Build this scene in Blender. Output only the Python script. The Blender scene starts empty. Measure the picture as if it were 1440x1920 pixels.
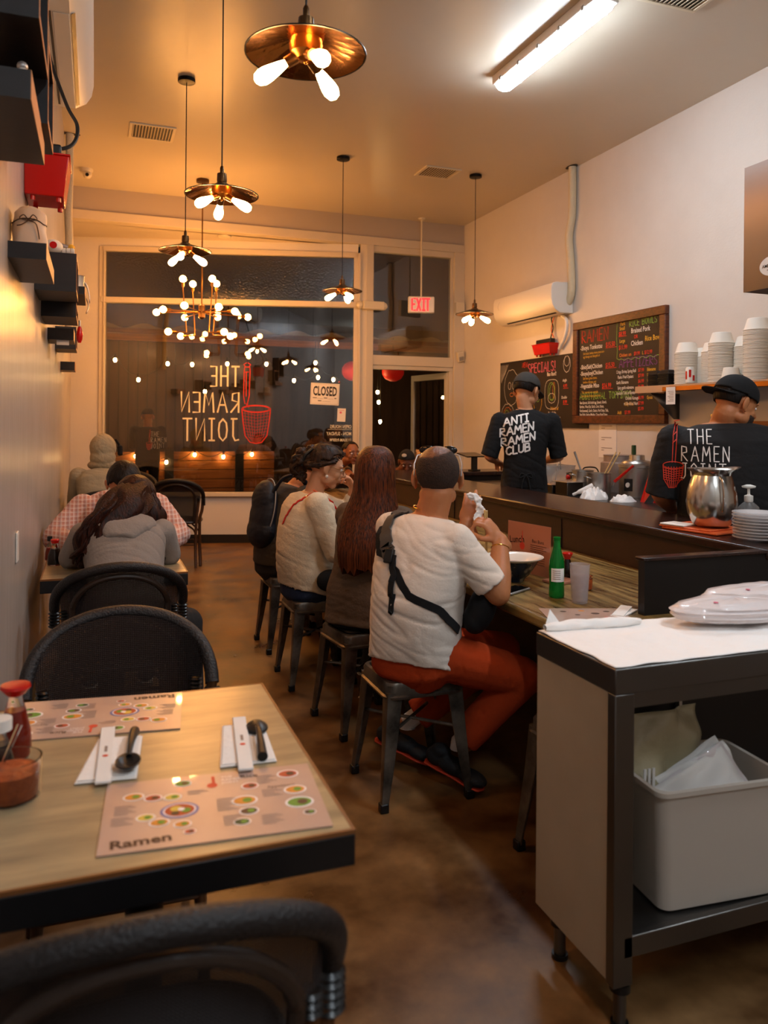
import bpy, bmesh, math, random
from mathutils import Vector, Matrix, noise, Quaternion
from mathutils.bvhtree import BVHTree
random.seed(7)
PI = math.pi
sc = bpy.context.scene
COL = sc.collection

# ------------------------------------------------------------------ camera, world, exposure
TH = math.atan(542/1478)                       # the camera looks 20 degrees to the right of the room's axis
cam = bpy.data.cameras.new('camera'); cam_ob = bpy.data.objects.new('camera', cam); COL.objects.link(cam_ob)
cam.sensor_fit = 'HORIZONTAL'; cam.sensor_width = 36; cam.lens = 36*1478/1440
cam.shift_x = 0; cam.shift_y = -168/1440
cam.clip_start = .05; cam.clip_end = 100
cam_ob.rotation_mode = 'QUATERNION'
cam_ob.rotation_quaternion = (Matrix.Rotation(-TH, 4, 'Z') @ Matrix.Rotation(PI/2, 4, 'X') @ Matrix.Rotation(.008, 4, 'Z')).to_quaternion()
cam_ob.location = (0, 0, 1.45)
cam.dof.use_dof = True; cam.dof.focus_distance = 4.0; cam.dof.aperture_fstop = 4.5
sc.camera = cam_ob
world = bpy.data.worlds.new('night'); sc.world = world; world.use_nodes = True
world.node_tree.nodes['Background'].inputs[0].default_value = (.004, .0035, .0035, 1)
world.node_tree.nodes['Background'].inputs[1].default_value = 1
sc.view_settings.view_transform = 'Standard'; sc.view_settings.look = 'None'
sc.view_settings.gamma = 1; sc.view_settings.use_curve_mapping = False
sc.view_settings.exposure = .45
L_EDISON, L_GLOBE, L_TUBE, L_STRING, L_HOOD = 100, 120, 60, 85, 5
WARM = (1, .475, .15); COOL = (.80, .90, 1)

# ------------------------------------------------------------------ materials
def lin(c):
    if isinstance(c, str):
        c = [int(c[i:i+2], 16)/255 for i in (0, 2, 4)]
    return tuple((x/12.92 if x <= .04045 else ((x+.055)/1.055)**2.4) for x in c[:3]) + (1,)
MATS = {}
def mat(name, color='808080', rough=.6, metal=0, var=None, vscale=5, vstretch=(1, 1, 1), bump=0, bscale=40, bstretch=(1, 1, 1), coat=0, spec=.5, emit=None, estr=0, alpha=1, trans=0, ior=1.45, sheen=0, wave=None, contrast=(.35, .65), roughvar=0, sss=0):
    m = bpy.data.materials.new(name); m.use_nodes = True; nt = m.node_tree; N = nt.nodes; K = nt.links
    b = N['Principled BSDF']
    b.inputs['Base Color'].default_value = lin(color); b.inputs['Roughness'].default_value = rough
    b.inputs['Metallic'].default_value = metal; b.inputs['Coat Weight'].default_value = coat
    b.inputs['Specular IOR Level'].default_value = spec; b.inputs['IOR'].default_value = ior
    b.inputs['Alpha'].default_value = alpha; b.inputs['Transmission Weight'].default_value = trans
    b.inputs['Sheen Weight'].default_value = sheen; b.inputs['Subsurface Weight'].default_value = sss
    if sss: b.inputs['Subsurface Scale'].default_value = .02
    tc = N.new('ShaderNodeTexCoord')
    def mp(st):
        q = N.new('ShaderNodeMapping'); q.inputs['Scale'].default_value = st; K.new(tc.outputs['Object'], q.inputs[0]); return q
    if var:
        nz = N.new('ShaderNodeTexNoise'); nz.inputs['Scale'].default_value = vscale; nz.inputs['Detail'].default_value = 8; nz.inputs['Roughness'].default_value = .6
        K.new(mp(vstretch).outputs[0], nz.inputs[0])
        r = N.new('ShaderNodeValToRGB'); r.color_ramp.elements[0].position = contrast[0]; r.color_ramp.elements[1].position = contrast[1]
        r.color_ramp.elements[0].color = lin(color); r.color_ramp.elements[1].color = lin(var)
        K.new(nz.outputs[0], r.inputs[0]); K.new(r.outputs[0], b.inputs['Base Color'])
        if roughvar:
            mr = N.new('ShaderNodeMapRange'); mr.inputs[3].default_value = rough-roughvar; mr.inputs[4].default_value = rough+roughvar
            mr.inputs[1].default_value = .3; mr.inputs[2].default_value = .7
            K.new(nz.outputs[0], mr.inputs[0]); K.new(mr.outputs[0], b.inputs['Roughness'])
    if bump:
        nb = N.new('ShaderNodeTexNoise'); nb.inputs['Scale'].default_value = bscale; nb.inputs['Detail'].default_value = 4
        K.new(mp(bstretch).outputs[0], nb.inputs[0])
        bp = N.new('ShaderNodeBump'); bp.inputs['Strength'].default_value = bump; bp.inputs['Distance'].default_value = .01
        K.new(nb.outputs[0], bp.inputs['Height']); K.new(bp.outputs[0], b.inputs['Normal'])
    if emit:
        b.inputs['Emission Color'].default_value = lin(emit) if isinstance(emit, str) else tuple(emit)+(1,)
        b.inputs['Emission Strength'].default_value = estr
    MATS[name] = m
    return m
def M(n): return MATS[n]

mat('wall_paint', 'd9d2c8', .42, bump=.10, bscale=28)
mat('wall_paint_right', 'd6d0c9', .62, bump=.12, bscale=60, var='cfc8c0', vscale=1.2)
mat('left_wall_paint', 'b9b0a9', .27, bump=.25, bscale=3, bstretch=(1, 6, .35), var='b0a7a0', vscale=2)
mat('ceiling_paint', 'c9bfae', .30, bump=.18, bscale=5, var='c9beab', vscale=2)
mat('trim_paint', 'cfc3ae', .45, bump=.1, bscale=30)
mat('header_paint', 'b2a698', .6)
mat('baseboard_black', '17130f', .5)
mat('black_metal', '0d0c0c', .38, .6)
mat('black_paint', '121011', .45)
mat('black_plastic', '0c0c0d', .4)
mat('gunmetal', '857c70', .38, .75, bump=.05, bscale=60, var='3c3732', vscale=6)
mat('brass', '9a6a32', .32, 1)
mat('dark_brass', '5b4128', .35, 1)
mat('mirror_shade', 'c4956a', .13, 1, bump=.5, bscale=9)
mat('steel', 'c4c1bc', .36, 1, bump=.03, bscale=90, bstretch=(1, 1, .05))
mat('steel_dark', '6e6c6a', .33, 1, bump=.03, bscale=60)
mat('polished_steel', 'c9c6c1', .20, 1, bump=.03, bscale=30)
mat('hood_steel', 'a99d98', .5, .75, bump=.05, bscale=50)
mat('white_plastic', 'e6e1d8', .35)
mat('cream_plastic', 'd8cdb4', .45)
mat('grey_plastic', '9b968f', .5)
mat('red_plastic', 'c1150c', .22)
mat('orange_rubber', 'd8602c', .5)
mat('paper', 'e9e4de', .7)
mat('napkin', 'efeae4', .85, bump=.2, bscale=60)
mat('tissue', 'f4f0ec', .85, bump=.4, bscale=35)
mat('cup_paper', 'f0ebe0', .55)
mat('ink_black', '1c1714', .6)
mat('ink_red', 'b8241c', .5)
mat('ink_grey', '8a7a72', .6)
mat('dark_laminate', '0e0b0d', .42, bump=.05, bscale=30, var='171112', vscale=4, vstretch=(1, 6, 6))
mat('shelf_lit_edge', 'a9744a', .5)  # tan paints the warm light on the dark shelves' outer faces
mat('table_wood', '86755a', .28, bump=.04, bscale=30, bstretch=(1, 8, 1), var='b29b74', vscale=5, vstretch=(.8, 5, 1), contrast=(.3, .72))
mat('table_edging', '7a4c27', .4)
mat('counter_wood', '4a3216', .33, bump=.25, bscale=22, bstretch=(7, .9, 1), var='977a42', vscale=4, vstretch=(7, .7, 1), contrast=(.38, .66), roughvar=.1)
mat('ledge_wood', '261712', .22, bump=.04, bscale=30, var='38211a', vscale=3, vstretch=(5, .6, 1))
mat('panel_wood', '2b1a14', .42, bump=.05, bscale=30, var='3b241a', vscale=3, vstretch=(4, .8, 4))
mat('panel_dark', '15100f', .45)
mat('frame_wood', '6b3518', .4, bump=.15, bscale=30, bstretch=(1, 6, 6), var='3e1d0c', vscale=9, vstretch=(1, 3, 6))
mat('chalkboard', '20130e', .6, var='180d0a', vscale=3)
for n, c in dict(white='f2e9e0', red='e23b28', yellow='e8b33a', green='9fcf5c', purple='8e4a9e', pink='e06a86', orange='ee8438').items():
    mat('chalk_'+n, c, .8)
mat('floor_concrete', '3c220d', .38, bump=.12, bscale=9, var='82603a', vscale=2.6, contrast=(.38, .66), roughvar=.14)
mat('rattan', '181313', .45, bump=.5, bscale=160)
mat('rattan_frame', '2a1d15', .38, bump=.15, bscale=60)
mat('bamboo', '4a2c14', .38, bump=.1, bscale=30)
mat('binding_black', '0b0a0b', .3)
mat('glass_clear', 'f4f4f2', .05, trans=1, ior=1.3)
mat('plastic_clear', 'e9e6e2', .22, trans=.75, ior=1.25, alpha=.55)
mat('plastic_bin', 'b5ab9f', .45)
mat('green_glass', '17953a', .12, trans=.55, ior=1.35)
mat('soy_sauce', '140605', .15)
mat('chili_oil', '8a1c0a', .15)
mat('chili_paste', 'b0521e', .45, bump=.4, bscale=120, var='8a3812', vscale=60)
mat('water', 'e6e2e4', .06, trans=.9, ior=1.2)
mat('tumbler_clear', 'cfc4c4', .25, alpha=.38, coat=.5)
mat('tumbler_water', 'c4b4b4', .1, alpha=.30)
mat('lid_clear', 'e9e6e6', .25, alpha=.5, coat=.5)
mat('porcelain', 'e9e2d6', .15)
mat('bowl_blue', '1b2230', .2, var='b9a27c', vscale=14, contrast=(.55, .75))
mat('bamboo_light', 'd9b878', .5)
mat('phone_grey', 'a9a6a4', .3, .6)
mat('phone_glass', '07080a', .08)
mat('cord_black', '14110f', .6)
mat('insulation', 'd5c6a6', .75, bump=.6, bscale=60)
mat('pouch', 'd8c3ae', .6, bump=.3, bscale=14)
mat('twine', '4a3426', .8)
mat('wood_plank', 'a8662c', .5, bump=.1, bscale=12, bstretch=(.6, 1, 8), var='7c4519', vscale=3, vstretch=(.6, 1, 9))
mat('patio_wall', '41302a', .7, var='553f34', vscale=1.4, vstretch=(5, 1, .5))
mat('patio_floor', '3a2d24', .6, var='4c3c30', vscale=2)
mat('corrugated', '8b7350', .4, .3)
mat('lantern_red', 'b01810', .5, emit='d02010', estr=.15)
# lamp surfaces
mat('bulb_lit', 'ffffff', .4, emit=WARM, estr=L_EDISON)
mat('globe_lit', 'ffffff', .4, emit=WARM, estr=L_GLOBE)
mat('string_lit', 'ffffff', .4, emit=(1, .6, .22), estr=L_STRING)
mat('tube_lit_bright', 'ffffff', .4, emit=COOL, estr=70)
mat('tube_lit', 'ffffff', .4, emit=COOL, estr=L_TUBE)
mat('hood_lit', 'ffffff', .4, emit=(1, .95, .9), estr=L_HOOD)
mat('exit_lit', 'ff3030', .4, emit=(1, .015, .02), estr=1.5)
def glass_pane(name, tint, gain=1.0, rough=0, bump=0, bscale=60):
    m = bpy.data.materials.new(name); m.use_nodes = True; nt = m.node_tree; N = nt.nodes; K = nt.links
    N.remove(N['Principled BSDF']); out = N['Material Output']
    tr = N.new('ShaderNodeBsdfTransparent'); tr.inputs[0].default_value = tint
    gl = N.new('ShaderNodeBsdfGlossy'); gl.inputs['Roughness'].default_value = rough; gl.inputs[0].default_value = (1, 1, 1, 1)
    fr = N.new('ShaderNodeFresnel'); fr.inputs[0].default_value = 1.5
    mu = N.new('ShaderNodeMath'); mu.operation = 'MULTIPLY'; mu.inputs[1].default_value = gain; mu.use_clamp = True
    mx = N.new('ShaderNodeMixShader')
    K.new(fr.outputs[0], mu.inputs[0]); K.new(mu.outputs[0], mx.inputs[0]); K.new(tr.outputs[0], mx.inputs[1]); K.new(gl.outputs[0], mx.inputs[2])
    K.new(mx.outputs[0], out.inputs[0])
    if bump:
        tc = N.new('ShaderNodeTexCoord'); nb = N.new('ShaderNodeTexNoise'); nb.inputs['Scale'].default_value = bscale; K.new(tc.outputs['Object'], nb.inputs[0])
        bp = N.new('ShaderNodeBump'); bp.inputs['Strength'].default_value = bump; bp.inputs['Distance'].default_value = .01
        K.new(nb.outputs[0], bp.inputs['Height']); K.new(bp.outputs[0], gl.inputs['Normal']); K.new(bp.outputs[0], fr.inputs['Normal'])
    MATS[name] = m
glass_pane('window_glass', (.86, .84, .82, 1), 2.0)
glass_pane('textured_glass', (.35, .33, .31, 1), 2.6, .06, .35, 55)
glass_pane('film_clear', (.97, .96, .95, 1), 1.6, .12)
glass_pane('globe_glass', (1, .86, .60, 1), 1.8, .05)
glass_pane('thin_plastic', (.80, .79, .78, 1), 2.2, .12)
# woven mesh: a weave pattern with open holes
def weave(name, col, scale=150, hole=.42):
    m = bpy.data.materials.new(name); m.use_nodes = True; nt = m.node_tree; N = nt.nodes; K = nt.links
    b = N['Principled BSDF']; b.inputs['Base Color'].default_value = lin(col); b.inputs['Roughness'].default_value = .5
    tc = N.new('ShaderNodeTexCoord'); sp = N.new('ShaderNodeSeparateXYZ'); K.new(tc.outputs['UV'], sp.inputs[0])
    def sn(o):
        a = N.new('ShaderNodeMath'); a.operation = 'MULTIPLY'; a.inputs[1].default_value = scale*2*PI; K.new(o, a.inputs[0])
        s = N.new('ShaderNodeMath'); s.operation = 'SINE'; K.new(a.outputs[0], s.inputs[0]); return s
    sx, sy = sn(sp.outputs[0]), sn(sp.outputs[1])
    mu = N.new('ShaderNodeMath'); mu.operation = 'MINIMUM'; K.new(sx.outputs[0], mu.inputs[0]); K.new(sy.outputs[0], mu.inputs[1])
    gt = N.new('ShaderNodeMath'); gt.operation = 'LESS_THAN'; gt.inputs[1].default_value = hole; K.new(mu.outputs[0], gt.inputs[0])
    K.new(gt.outputs[0], b.inputs['Alpha'])
    bp = N.new('ShaderNodeBump'); bp.inputs['Strength'].default_value = .8; bp.inputs['Distance'].default_value = .004
    K.new(mu.outputs[0], bp.inputs['Height']); K.new(bp.outputs[0], b.inputs['Normal'])
    MATS[name] = m
weave('woven_mesh', '241b1b', 125, .66)

# ------------------------------------------------------------------ mesh helpers
def V(*a): return Vector(a[0]) if len(a) == 1 else Vector(a)
def frame_of(d):
    d = V(d).normalized(); up = V(0, 0, 1) if abs(d.z) < .95 else V(0, 1, 0)
    x = up.cross(d).normalized(); return x, d.cross(x).normalized(), d
def catmull(pts, n=8, closed=False):
    P = [V(p) for p in pts]; out = []; m = len(P)
    rng = range(m) if closed else range(m-1)
    for i in rng:
        if closed: a, b, c, d = P[(i-1) % m], P[i], P[(i+1) % m], P[(i+2) % m]
        else: a, b, c, d = P[max(i-1, 0)], P[i], P[i+1], P[min(i+2, m-1)]
        for k in range(n):
            t = k/n
            out.append(.5*((2*b)+(c-a)*t+(2*a-5*b+4*c-d)*t*t+(3*b-a-3*c+d)*t**3))
    if not closed: out.append(P[-1])
    return out
class MB:
    def __init__(s, T=None):
        s.v = []; s.f = []; s.m = []; s.mats = []; s.uv = None; s.T = T or Matrix()
    def mi(s, name):
        if name not in s.mats: s.mats.append(name)
        return s.mats.index(name)
    def add(s, vs, fs, m, T=None):
        o = len(s.v); TT = s.T @ T if T else s.T
        s.v += [TT @ V(p) for p in vs]; k = s.mi(m)
        for f in fs: s.f.append([i+o for i in f]); s.m.append(k)
        return s
    def box(s, a, b, m, T=None):
        x0, y0, z0 = a; x1, y1, z1 = b
        vs = [(x0, y0, z0), (x1, y0, z0), (x1, y1, z0), (x0, y1, z0), (x0, y0, z1), (x1, y0, z1), (x1, y1, z1), (x0, y1, z1)]
        return s.add(vs, [(0, 3, 2, 1), (4, 5, 6, 7), (0, 1, 5, 4), (1, 2, 6, 5), (2, 3, 7, 6), (3, 0, 4, 7)], m, T)
    def prism(s, poly, z0, z1, m, T=None):
        n = len(poly); vs = [(x, y, z0) for x, y in poly]+[(x, y, z1) for x, y in poly]
        return s.add(vs, [tuple(reversed(range(n))), tuple(range(n, 2*n))]+[(i, (i+1) % n, n+(i+1) % n, n+i) for i in range(n)], m, T)
    def tube(s, pts, r, m, n=10, caps=True, closed=False, T=None, flat=1):
        P = [V(p) for p in pts]; k = len(P); rs = r if isinstance(r, (list, tuple)) else [r]*k
        vs = []; x = None
        for i in range(k):
            if closed: d = P[(i+1) % k]-P[i-1]
            else: d = P[min(i+1, k-1)]-P[max(i-1, 0)]
            if d.length < 1e-9: d = V(0, 0, 1)
            d.normalize()
            if x is None: x, y, _ = frame_of(d)
            else:
                x = (x-d*x.dot(d)); x = x.normalized() if x.length > 1e-6 else frame_of(d)[0]
                y = d.cross(x)
            for j in range(n):
                a = 2*PI*j/n; vs.append(P[i]+(x*math.cos(a)*flat+y*math.sin(a))*rs[i])
        fs = []
        for i in range(k if closed else k-1):
            i2 = (i+1) % k
            for j in range(n): fs.append((i*n+j, i*n+(j+1) % n, i2*n+(j+1) % n, i2*n+j))
        if caps and not closed: fs += [tuple(reversed(range(n))), tuple(range((k-1)*n, k*n))]
        return s.add(vs, fs, m, T)
    def cyl(s, p0, p1, r0, m, r1=None, n=20, T=None): return s.tube([p0, p1], [r0, r0 if r1 is None else r1], m, n, T=T)
    def lathe(s, prof, c, m, n=28, T=None, sx=1, sy=1, close=True):
        vs = []; k = len(prof)
        for r, z in prof:
            for j in range(n):
                a = 2*PI*j/n; vs.append((c[0]+r*math.cos(a)*sx, c[1]+r*math.sin(a)*sy, c[2]+z))
        fs = [(i*n+j, i*n+(j+1) % n, (i+1)*n+(j+1) % n, (i+1)*n+j) for i in range(k-1) for j in range(n)]
        if close: fs += [tuple(reversed(range(n))), tuple(range((k-1)*n, k*n))]
        return s.add(vs, fs, m, T)
    def ball(s, c, r, m, n=16, k=10, T=None):
        rr = r if isinstance(r, (tuple, list)) else (r, r, r)
        vs = []; 
        for i in range(1, k):
            p = PI*i/k
            for j in range(n):
                a = 2*PI*j/n; vs.append((c[0]+rr[0]*math.sin(p)*math.cos(a), c[1]+rr[1]*math.sin(p)*math.sin(a), c[2]-rr[2]*math.cos(p)))
        fs = [(i*n+j, i*n+(j+1) % n, (i+1)*n+(j+1) % n, (i+1)*n+j) for i in range(k-2) for j in range(n)]
        vs += [(c[0], c[1], c[2]-rr[2]), (c[0], c[1], c[2]+rr[2])]; b = len(vs)-2
        fs += [(b, (j+1) % n, j) for j in range(n)]+[(b+1, (k-2)*n+j, (k-2)*n+(j+1) % n) for j in range(n)]
        return s.add(vs, fs, m, T)
    def disc(s, c, r, m, n=24, sy=1, z=None, T=None):
        return s.add([(c[0]+r*math.cos(2*PI*j/n), c[1]+r*sy*math.sin(2*PI*j/n), c[2]) for j in range(n)], [tuple(range(n))], m, T)
    def grid(s, fn, nu, nv, m, T=None, two=False):
        vs = [fn(i/nu, j/nv) for i in range(nu+1) for j in range(nv+1)]
        fs = [(i*(nv+1)+j, (i+1)*(nv+1)+j, (i+1)*(nv+1)+j+1, i*(nv+1)+j+1) for i in range(nu) for j in range(nv)]
        return s.add(vs, fs, m, T)
    def build(s, name, parent=None, loc=None, rotz=0, bevel=0, smooth=35, solid=0, uvgrid=None, subd=0):
        me = bpy.data.meshes.new(name); me.from_pydata([tuple(p) for p in s.v], [], s.f); me.update()
        for n_ in s.mats: me.materials.append(MATS[n_])
        me.polygons.foreach_set('material_index', s.m)
        if smooth:
            me.polygons.foreach_set('use_smooth', [True]*len(me.polygons)); me.set_sharp_from_angle(angle=math.radians(smooth))
        if uvgrid:
            uvl = me.uv_layers.new(name='uv'); 
            for li, l in enumerate(me.loops):
                co = me.vertices[l.vertex_index].co; uvl.data[li].uv = uvgrid(co)
        o = bpy.data.objects.new(name, me); COL.objects.link(o)
        if parent: o.parent = parent
        if loc: o.location = loc
        if rotz: o.rotation_euler = (0, 0, rotz)
        if solid:
            md = o.modifiers.new('s', 'SOLIDIFY'); md.thickness = solid; md.offset = 0
        if bevel:
            md = o.modifiers.new('b', 'BEVEL'); md.width = bevel; md.segments = 2; md.limit_method = 'ANGLE'; md.angle_limit = .7
        if subd:
            md = o.modifiers.new('u', 'SUBSURF'); md.levels = subd; md.render_levels = subd
        return o
def tag(o, label=None, cat=None, group=None, kind=None):
    if label: o['label'] = label
    if cat: o['category'] = cat
    if group: o['group'] = group
    if kind: o['kind'] = kind
    return o
def thing(name, label, cat, loc=(0, 0, 0), rotz=0, group=None):
    o = bpy.data.objects.new(name, None); COL.objects.link(o); o.location = loc; o.rotation_euler = (0, 0, rotz)
    return tag(o, label, cat, group)
def dup(root, loc=None, rotz=None, label=None):
    r = root.copy(); COL.objects.link(r)
    if loc is not None: r.location = loc
    if rotz is not None: r.rotation_euler = (0, 0, rotz)
    if label: r['label'] = label
    for ch in root.children:
        c = ch.copy(); COL.objects.link(c); c.parent = r
        for g in ch.children:
            d = g.copy(); COL.objects.link(d); d.parent = c
    return r
def struct(o): o['kind'] = 'structure'; return o
def TR(loc=(0, 0, 0), z=0, x=0, y=0, s=1):
    return Matrix.Translation(loc) @ Matrix.Rotation(z, 4, 'Z') @ Matrix.Rotation(y, 4, 'Y') @ Matrix.Rotation(x, 4, 'X') @ Matrix.Scale(s, 4)
def basis(o, x, y):
    x = V(x).normalized(); y = V(y); y = (y-x*y.dot(x)).normalized(); z = x.cross(y)
    return Matrix(((x.x, y.x, z.x, o[0]), (x.y, y.y, z.y, o[1]), (x.z, y.z, z.z, o[2]), (0, 0, 0, 1)))

# --- hand-drawn stroke letters (unit box, width w, height 1)
G = {
'A': (.62, [[(0, 0), (.31, 1), (.62, 0)], [(.12, .36), (.5, .36)]]), 'B': (.5, [[(0, 0), (0, 1), (.38, .95), (.4, .6), (0, .53), (.45, .45), (.45, .08), (0, 0)]]),
'C': (.5, [[(.5, .85), (.3, 1), (.08, .85), (0, .5), (.08, .15), (.3, 0), (.5, .15)]]), 'D': (.52, [[(0, 0), (0, 1), (.35, .88), (.52, .5), (.35, .1), (0, 0)]]),
'E': (.42, [[(.42, 1), (0, 1), (0, 0), (.42, 0)], [(0, .52), (.34, .52)]]), 'F': (.4, [[(.4, 1), (0, 1), (0, 0)], [(0, .52), (.32, .52)]]),
'G': (.52, [[(.5, .85), (.3, 1), (.08, .85), (0, .5), (.08, .15), (.3, 0), (.5, .12), (.5, .45), (.3, .45)]]), 'H': (.5, [[(0, 0), (0, 1)], [(.5, 0), (.5, 1)], [(0, .5), (.5, .5)]]),
'I': (.3, [[(.15, 0), (.15, 1)], [(0, 1), (.3, 1)], [(0, 0), (.3, 0)]]), 'J': (.42, [[(.1, 1), (.42, 1)], [(.32, 1), (.32, .2), (.2, 0), (0, .04)]]),
'K': (.5, [[(0, 0), (0, 1)], [(.48, 1), (0, .45), (.5, 0)]]), 'L': (.4, [[(0, 1), (0, 0), (.4, 0)]]), 'M': (.66, [[(0, 0), (.08, 1), (.33, .35), (.58, 1), (.66, 0)]]),
'N': (.52, [[(0, 0), (.02, 1), (.5, 0), (.52, 1)]]), 'O': (.5, [[(.25, 1), (.05, .82), (0, .5), (.05, .18), (.25, 0), (.45, .18), (.5, .5), (.45, .82), (.25, 1)]]),
'P': (.45, [[(0, 0), (0, 1), (.4, .93), (.43, .6), (0, .5)]]), 'Q': (.5, [[(.25, 1), (0, .5), (.25, 0), (.5, .5), (.25, 1)], [(.3, .2), (.52, -.05)]]),
'R': (.5, [[(0, 0), (0, 1), (.4, .93), (.43, .6), (0, .5), (.5, 0)]]), 'S': (.46, [[(.44, .88), (.25, 1), (.03, .85), (.08, .6), (.4, .42), (.44, .15), (.22, 0), (0, .13)]]),
'T': (.5, [[(0, 1), (.5, 1)], [(.25, 1), (.25, 0)]]), 'U': (.5, [[(0, 1), (.02, .15), (.25, 0), (.48, .15), (.5, 1)]]), 'V': (.5, [[(0, 1), (.25, 0), (.5, 1)]]),
'W': (.7, [[(0, 1), (.15, 0), (.35, .7), (.55, 0), (.7, 1)]]), 'X': (.5, [[(0, 0), (.5, 1)], [(0, 1), (.5, 0)]]), 'Y': (.5, [[(0, 1), (.25, .5), (.5, 1)], [(.25, .5), (.25, 0)]]),
'Z': (.5, [[(0, 1), (.5, 1), (0, 0), (.5, 0)]]), '!': (.12, [[(.06, 1), (.06, .3)], [(.06, .08), (.06, 0)]]), '-': (.35, [[(0, .5), (.35, .5)]]), ' ': (.35, []),
}
def strokes_of(text, hgt, gap=.16, slant=0, wob=0, wscale=1):
    out = []; x = 0; rnd = random.Random(text)
    for ch in text:
        w, ps = G.get(ch, G[' '])
        dy = (rnd.random()-.5)*wob
        for p in ps: out.append([((x+a*wscale+slant*b)*hgt, (b+dy)*hgt) for a, b in p])
        x += w*wscale+gap
    return out, (x-gap)*hgt
def ribbon(mb, pts, w, m, T=None, z=0, step=None, jitter=0):
    """flat pen stroke along 2-D points, in the local xy plane"""
    P = [V(a, b, z) for a, b in pts]
    if step:
        Q = [P[0]]
        for a, b in zip(P, P[1:]):
            k = max(1, int((b-a).length/step))
            Q += [a.lerp(b, (i+1)/k) for i in range(k)]
        P = Q
    vs = []
    for i, p in enumerate(P):
        d = P[min(i+1, len(P)-1)]-P[max(i-1, 0)]
        if d.length < 1e-9: d = V(1, 0, 0)
        d.normalize(); n = V(-d.y, d.x, 0)*w/2
        e = d*w*.4*(-1 if i == 0 else (1 if i == len(P)-1 else 0))
        vs += [p+n+e, p-n+e]
    mb.add(vs, [(2*i, 2*i+1, 2*i+3, 2*i+2) for i in range(len(P)-1)], m, T)
def text_mesh(mb, s, size, m, T, align='LEFT', bold=0, sx=1, spacing=1, z=0, mirror=False):
    cu = bpy.data.curves.new('t', 'FONT'); cu.body = s; cu.size = size; cu.align_x = align; cu.offset = bold*size; cu.space_character = spacing; cu.resolution_u = 2
    o = bpy.data.objects.new('t', cu); COL.objects.link(o); dg = bpy.context.evaluated_depsgraph_get(); dg.update()
    me = o.evaluated_get(dg).to_mesh()
    k = -1 if mirror else 1
    vs = [(v.co.x*sx*k, v.co.y, z) for v in me.vertices]; fs = [tuple(p.vertices) for p in me.polygons]
    mb.add(vs, fs, m, T); o.evaluated_get(dg).to_mesh_clear(); bpy.data.objects.remove(o); bpy.data.curves.remove(cu)
# ------------------------------------------------------------------ the room
XL, XR, H, YB, YF = -.27, 4.38, 3.95, -3.2, 9.04
mb = MB(); mb.box((XL-.15, YB-.1, -.1), (XR+.15, 10.0, 0), 'floor_concrete'); fl = struct(mb.build('floor'))
mb = MB(); mb.box((XL-.15, YB-.1, H), (XR+.15, YF+.15, H+.1), 'ceiling_paint'); struct(mb.build('ceiling'))
mb = MB(); mb.box((XL-.15, YB-.1, 0), (XL, 10.05, H), 'left_wall_paint'); struct(mb.build('wall_left'))
mb = MB(); mb.box((XR, YB-.1, 0), (XR+.15, YF+.2, H), 'wall_paint_right'); struct(mb.build('wall_right'))
mb = MB(); mb.box((XL, YB-.15, 0), (XR, YB, H), 'wall_paint'); struct(mb.build('wall_back'))
# header beam and its lower lip over the shop front
mb = MB(); mb.box((XL, YF, 3.70), (XR, YF+.16, H), 'header_paint'); struct(mb.build('trim_1'))
mb = MB(); mb.box((XL, YF-.02, 3.60), (XR, YF+.16, 3.70), 'trim_paint'); struct(mb.build('trim_2', bevel=.004))
# soffit between the beam and the angled window
W0, W1 = V(.06, 9.85, 0), V(3.07, 9.04, 0)
ed = (W1-W0).normalized(); en = V(ed.y, -ed.x, 0)       # en points into the room (towards the camera)
if en.y > 0: en = -en
WB = basis(W0, ed, (0, 0, 1))                            # local x along the window, y up, z = towards the room
if (WB.to_3x3() @ V(0, 0, 1)).dot(en) < 0: pass
E0 = W0-ed*.345
mb = MB(); mb.prism([(XL, YF+.15), (3.2, YF+.15), (W1.x+.02, W1.y+.1), (E0.x, E0.y+.1)], 3.60, 3.66, 'trim_paint'); struct(mb.build('trim_3'))
zin = (WB.to_3x3() @ V(0, 0, 1)).dot(en)                 # sign of local z that faces the room
def wbox(mb, t0, t1, z0, z1, d0, d1, m):                  # d measured into the room
    a, b = sorted((d0*zin, d1*zin)); mb.box((t0, z0, a), (t1, z1, b), m, WB)
Ln = 3.02
mb = MB(); wbox(mb, -.36, Ln+.02, 0, .555, -.14, 0, 'wall_paint'); struct(mb.build('wall_front'))
mb = MB(); wbox(mb, -.36, Ln+.02, 0, .10, 0, .015, 'baseboard_black'); struct(mb.build('baseboard_front'))
mb = MB(); wbox(mb, -.36, 0, .555, 3.60, -.10, 0, 'wall_paint'); struct(mb.build('wall_front_pier'))
mb = MB(); wbox(mb, 0, Ln, 3.49, 3.62, -.10, 0, 'wall_paint'); struct(mb.build('wall_front_head'))
mb = MB(); wbox(mb, Ln+.025, 3.14, 0, 3.60, -.10, .015, 'trim_paint'); struct(mb.build('trim_6', bevel=.003))
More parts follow.
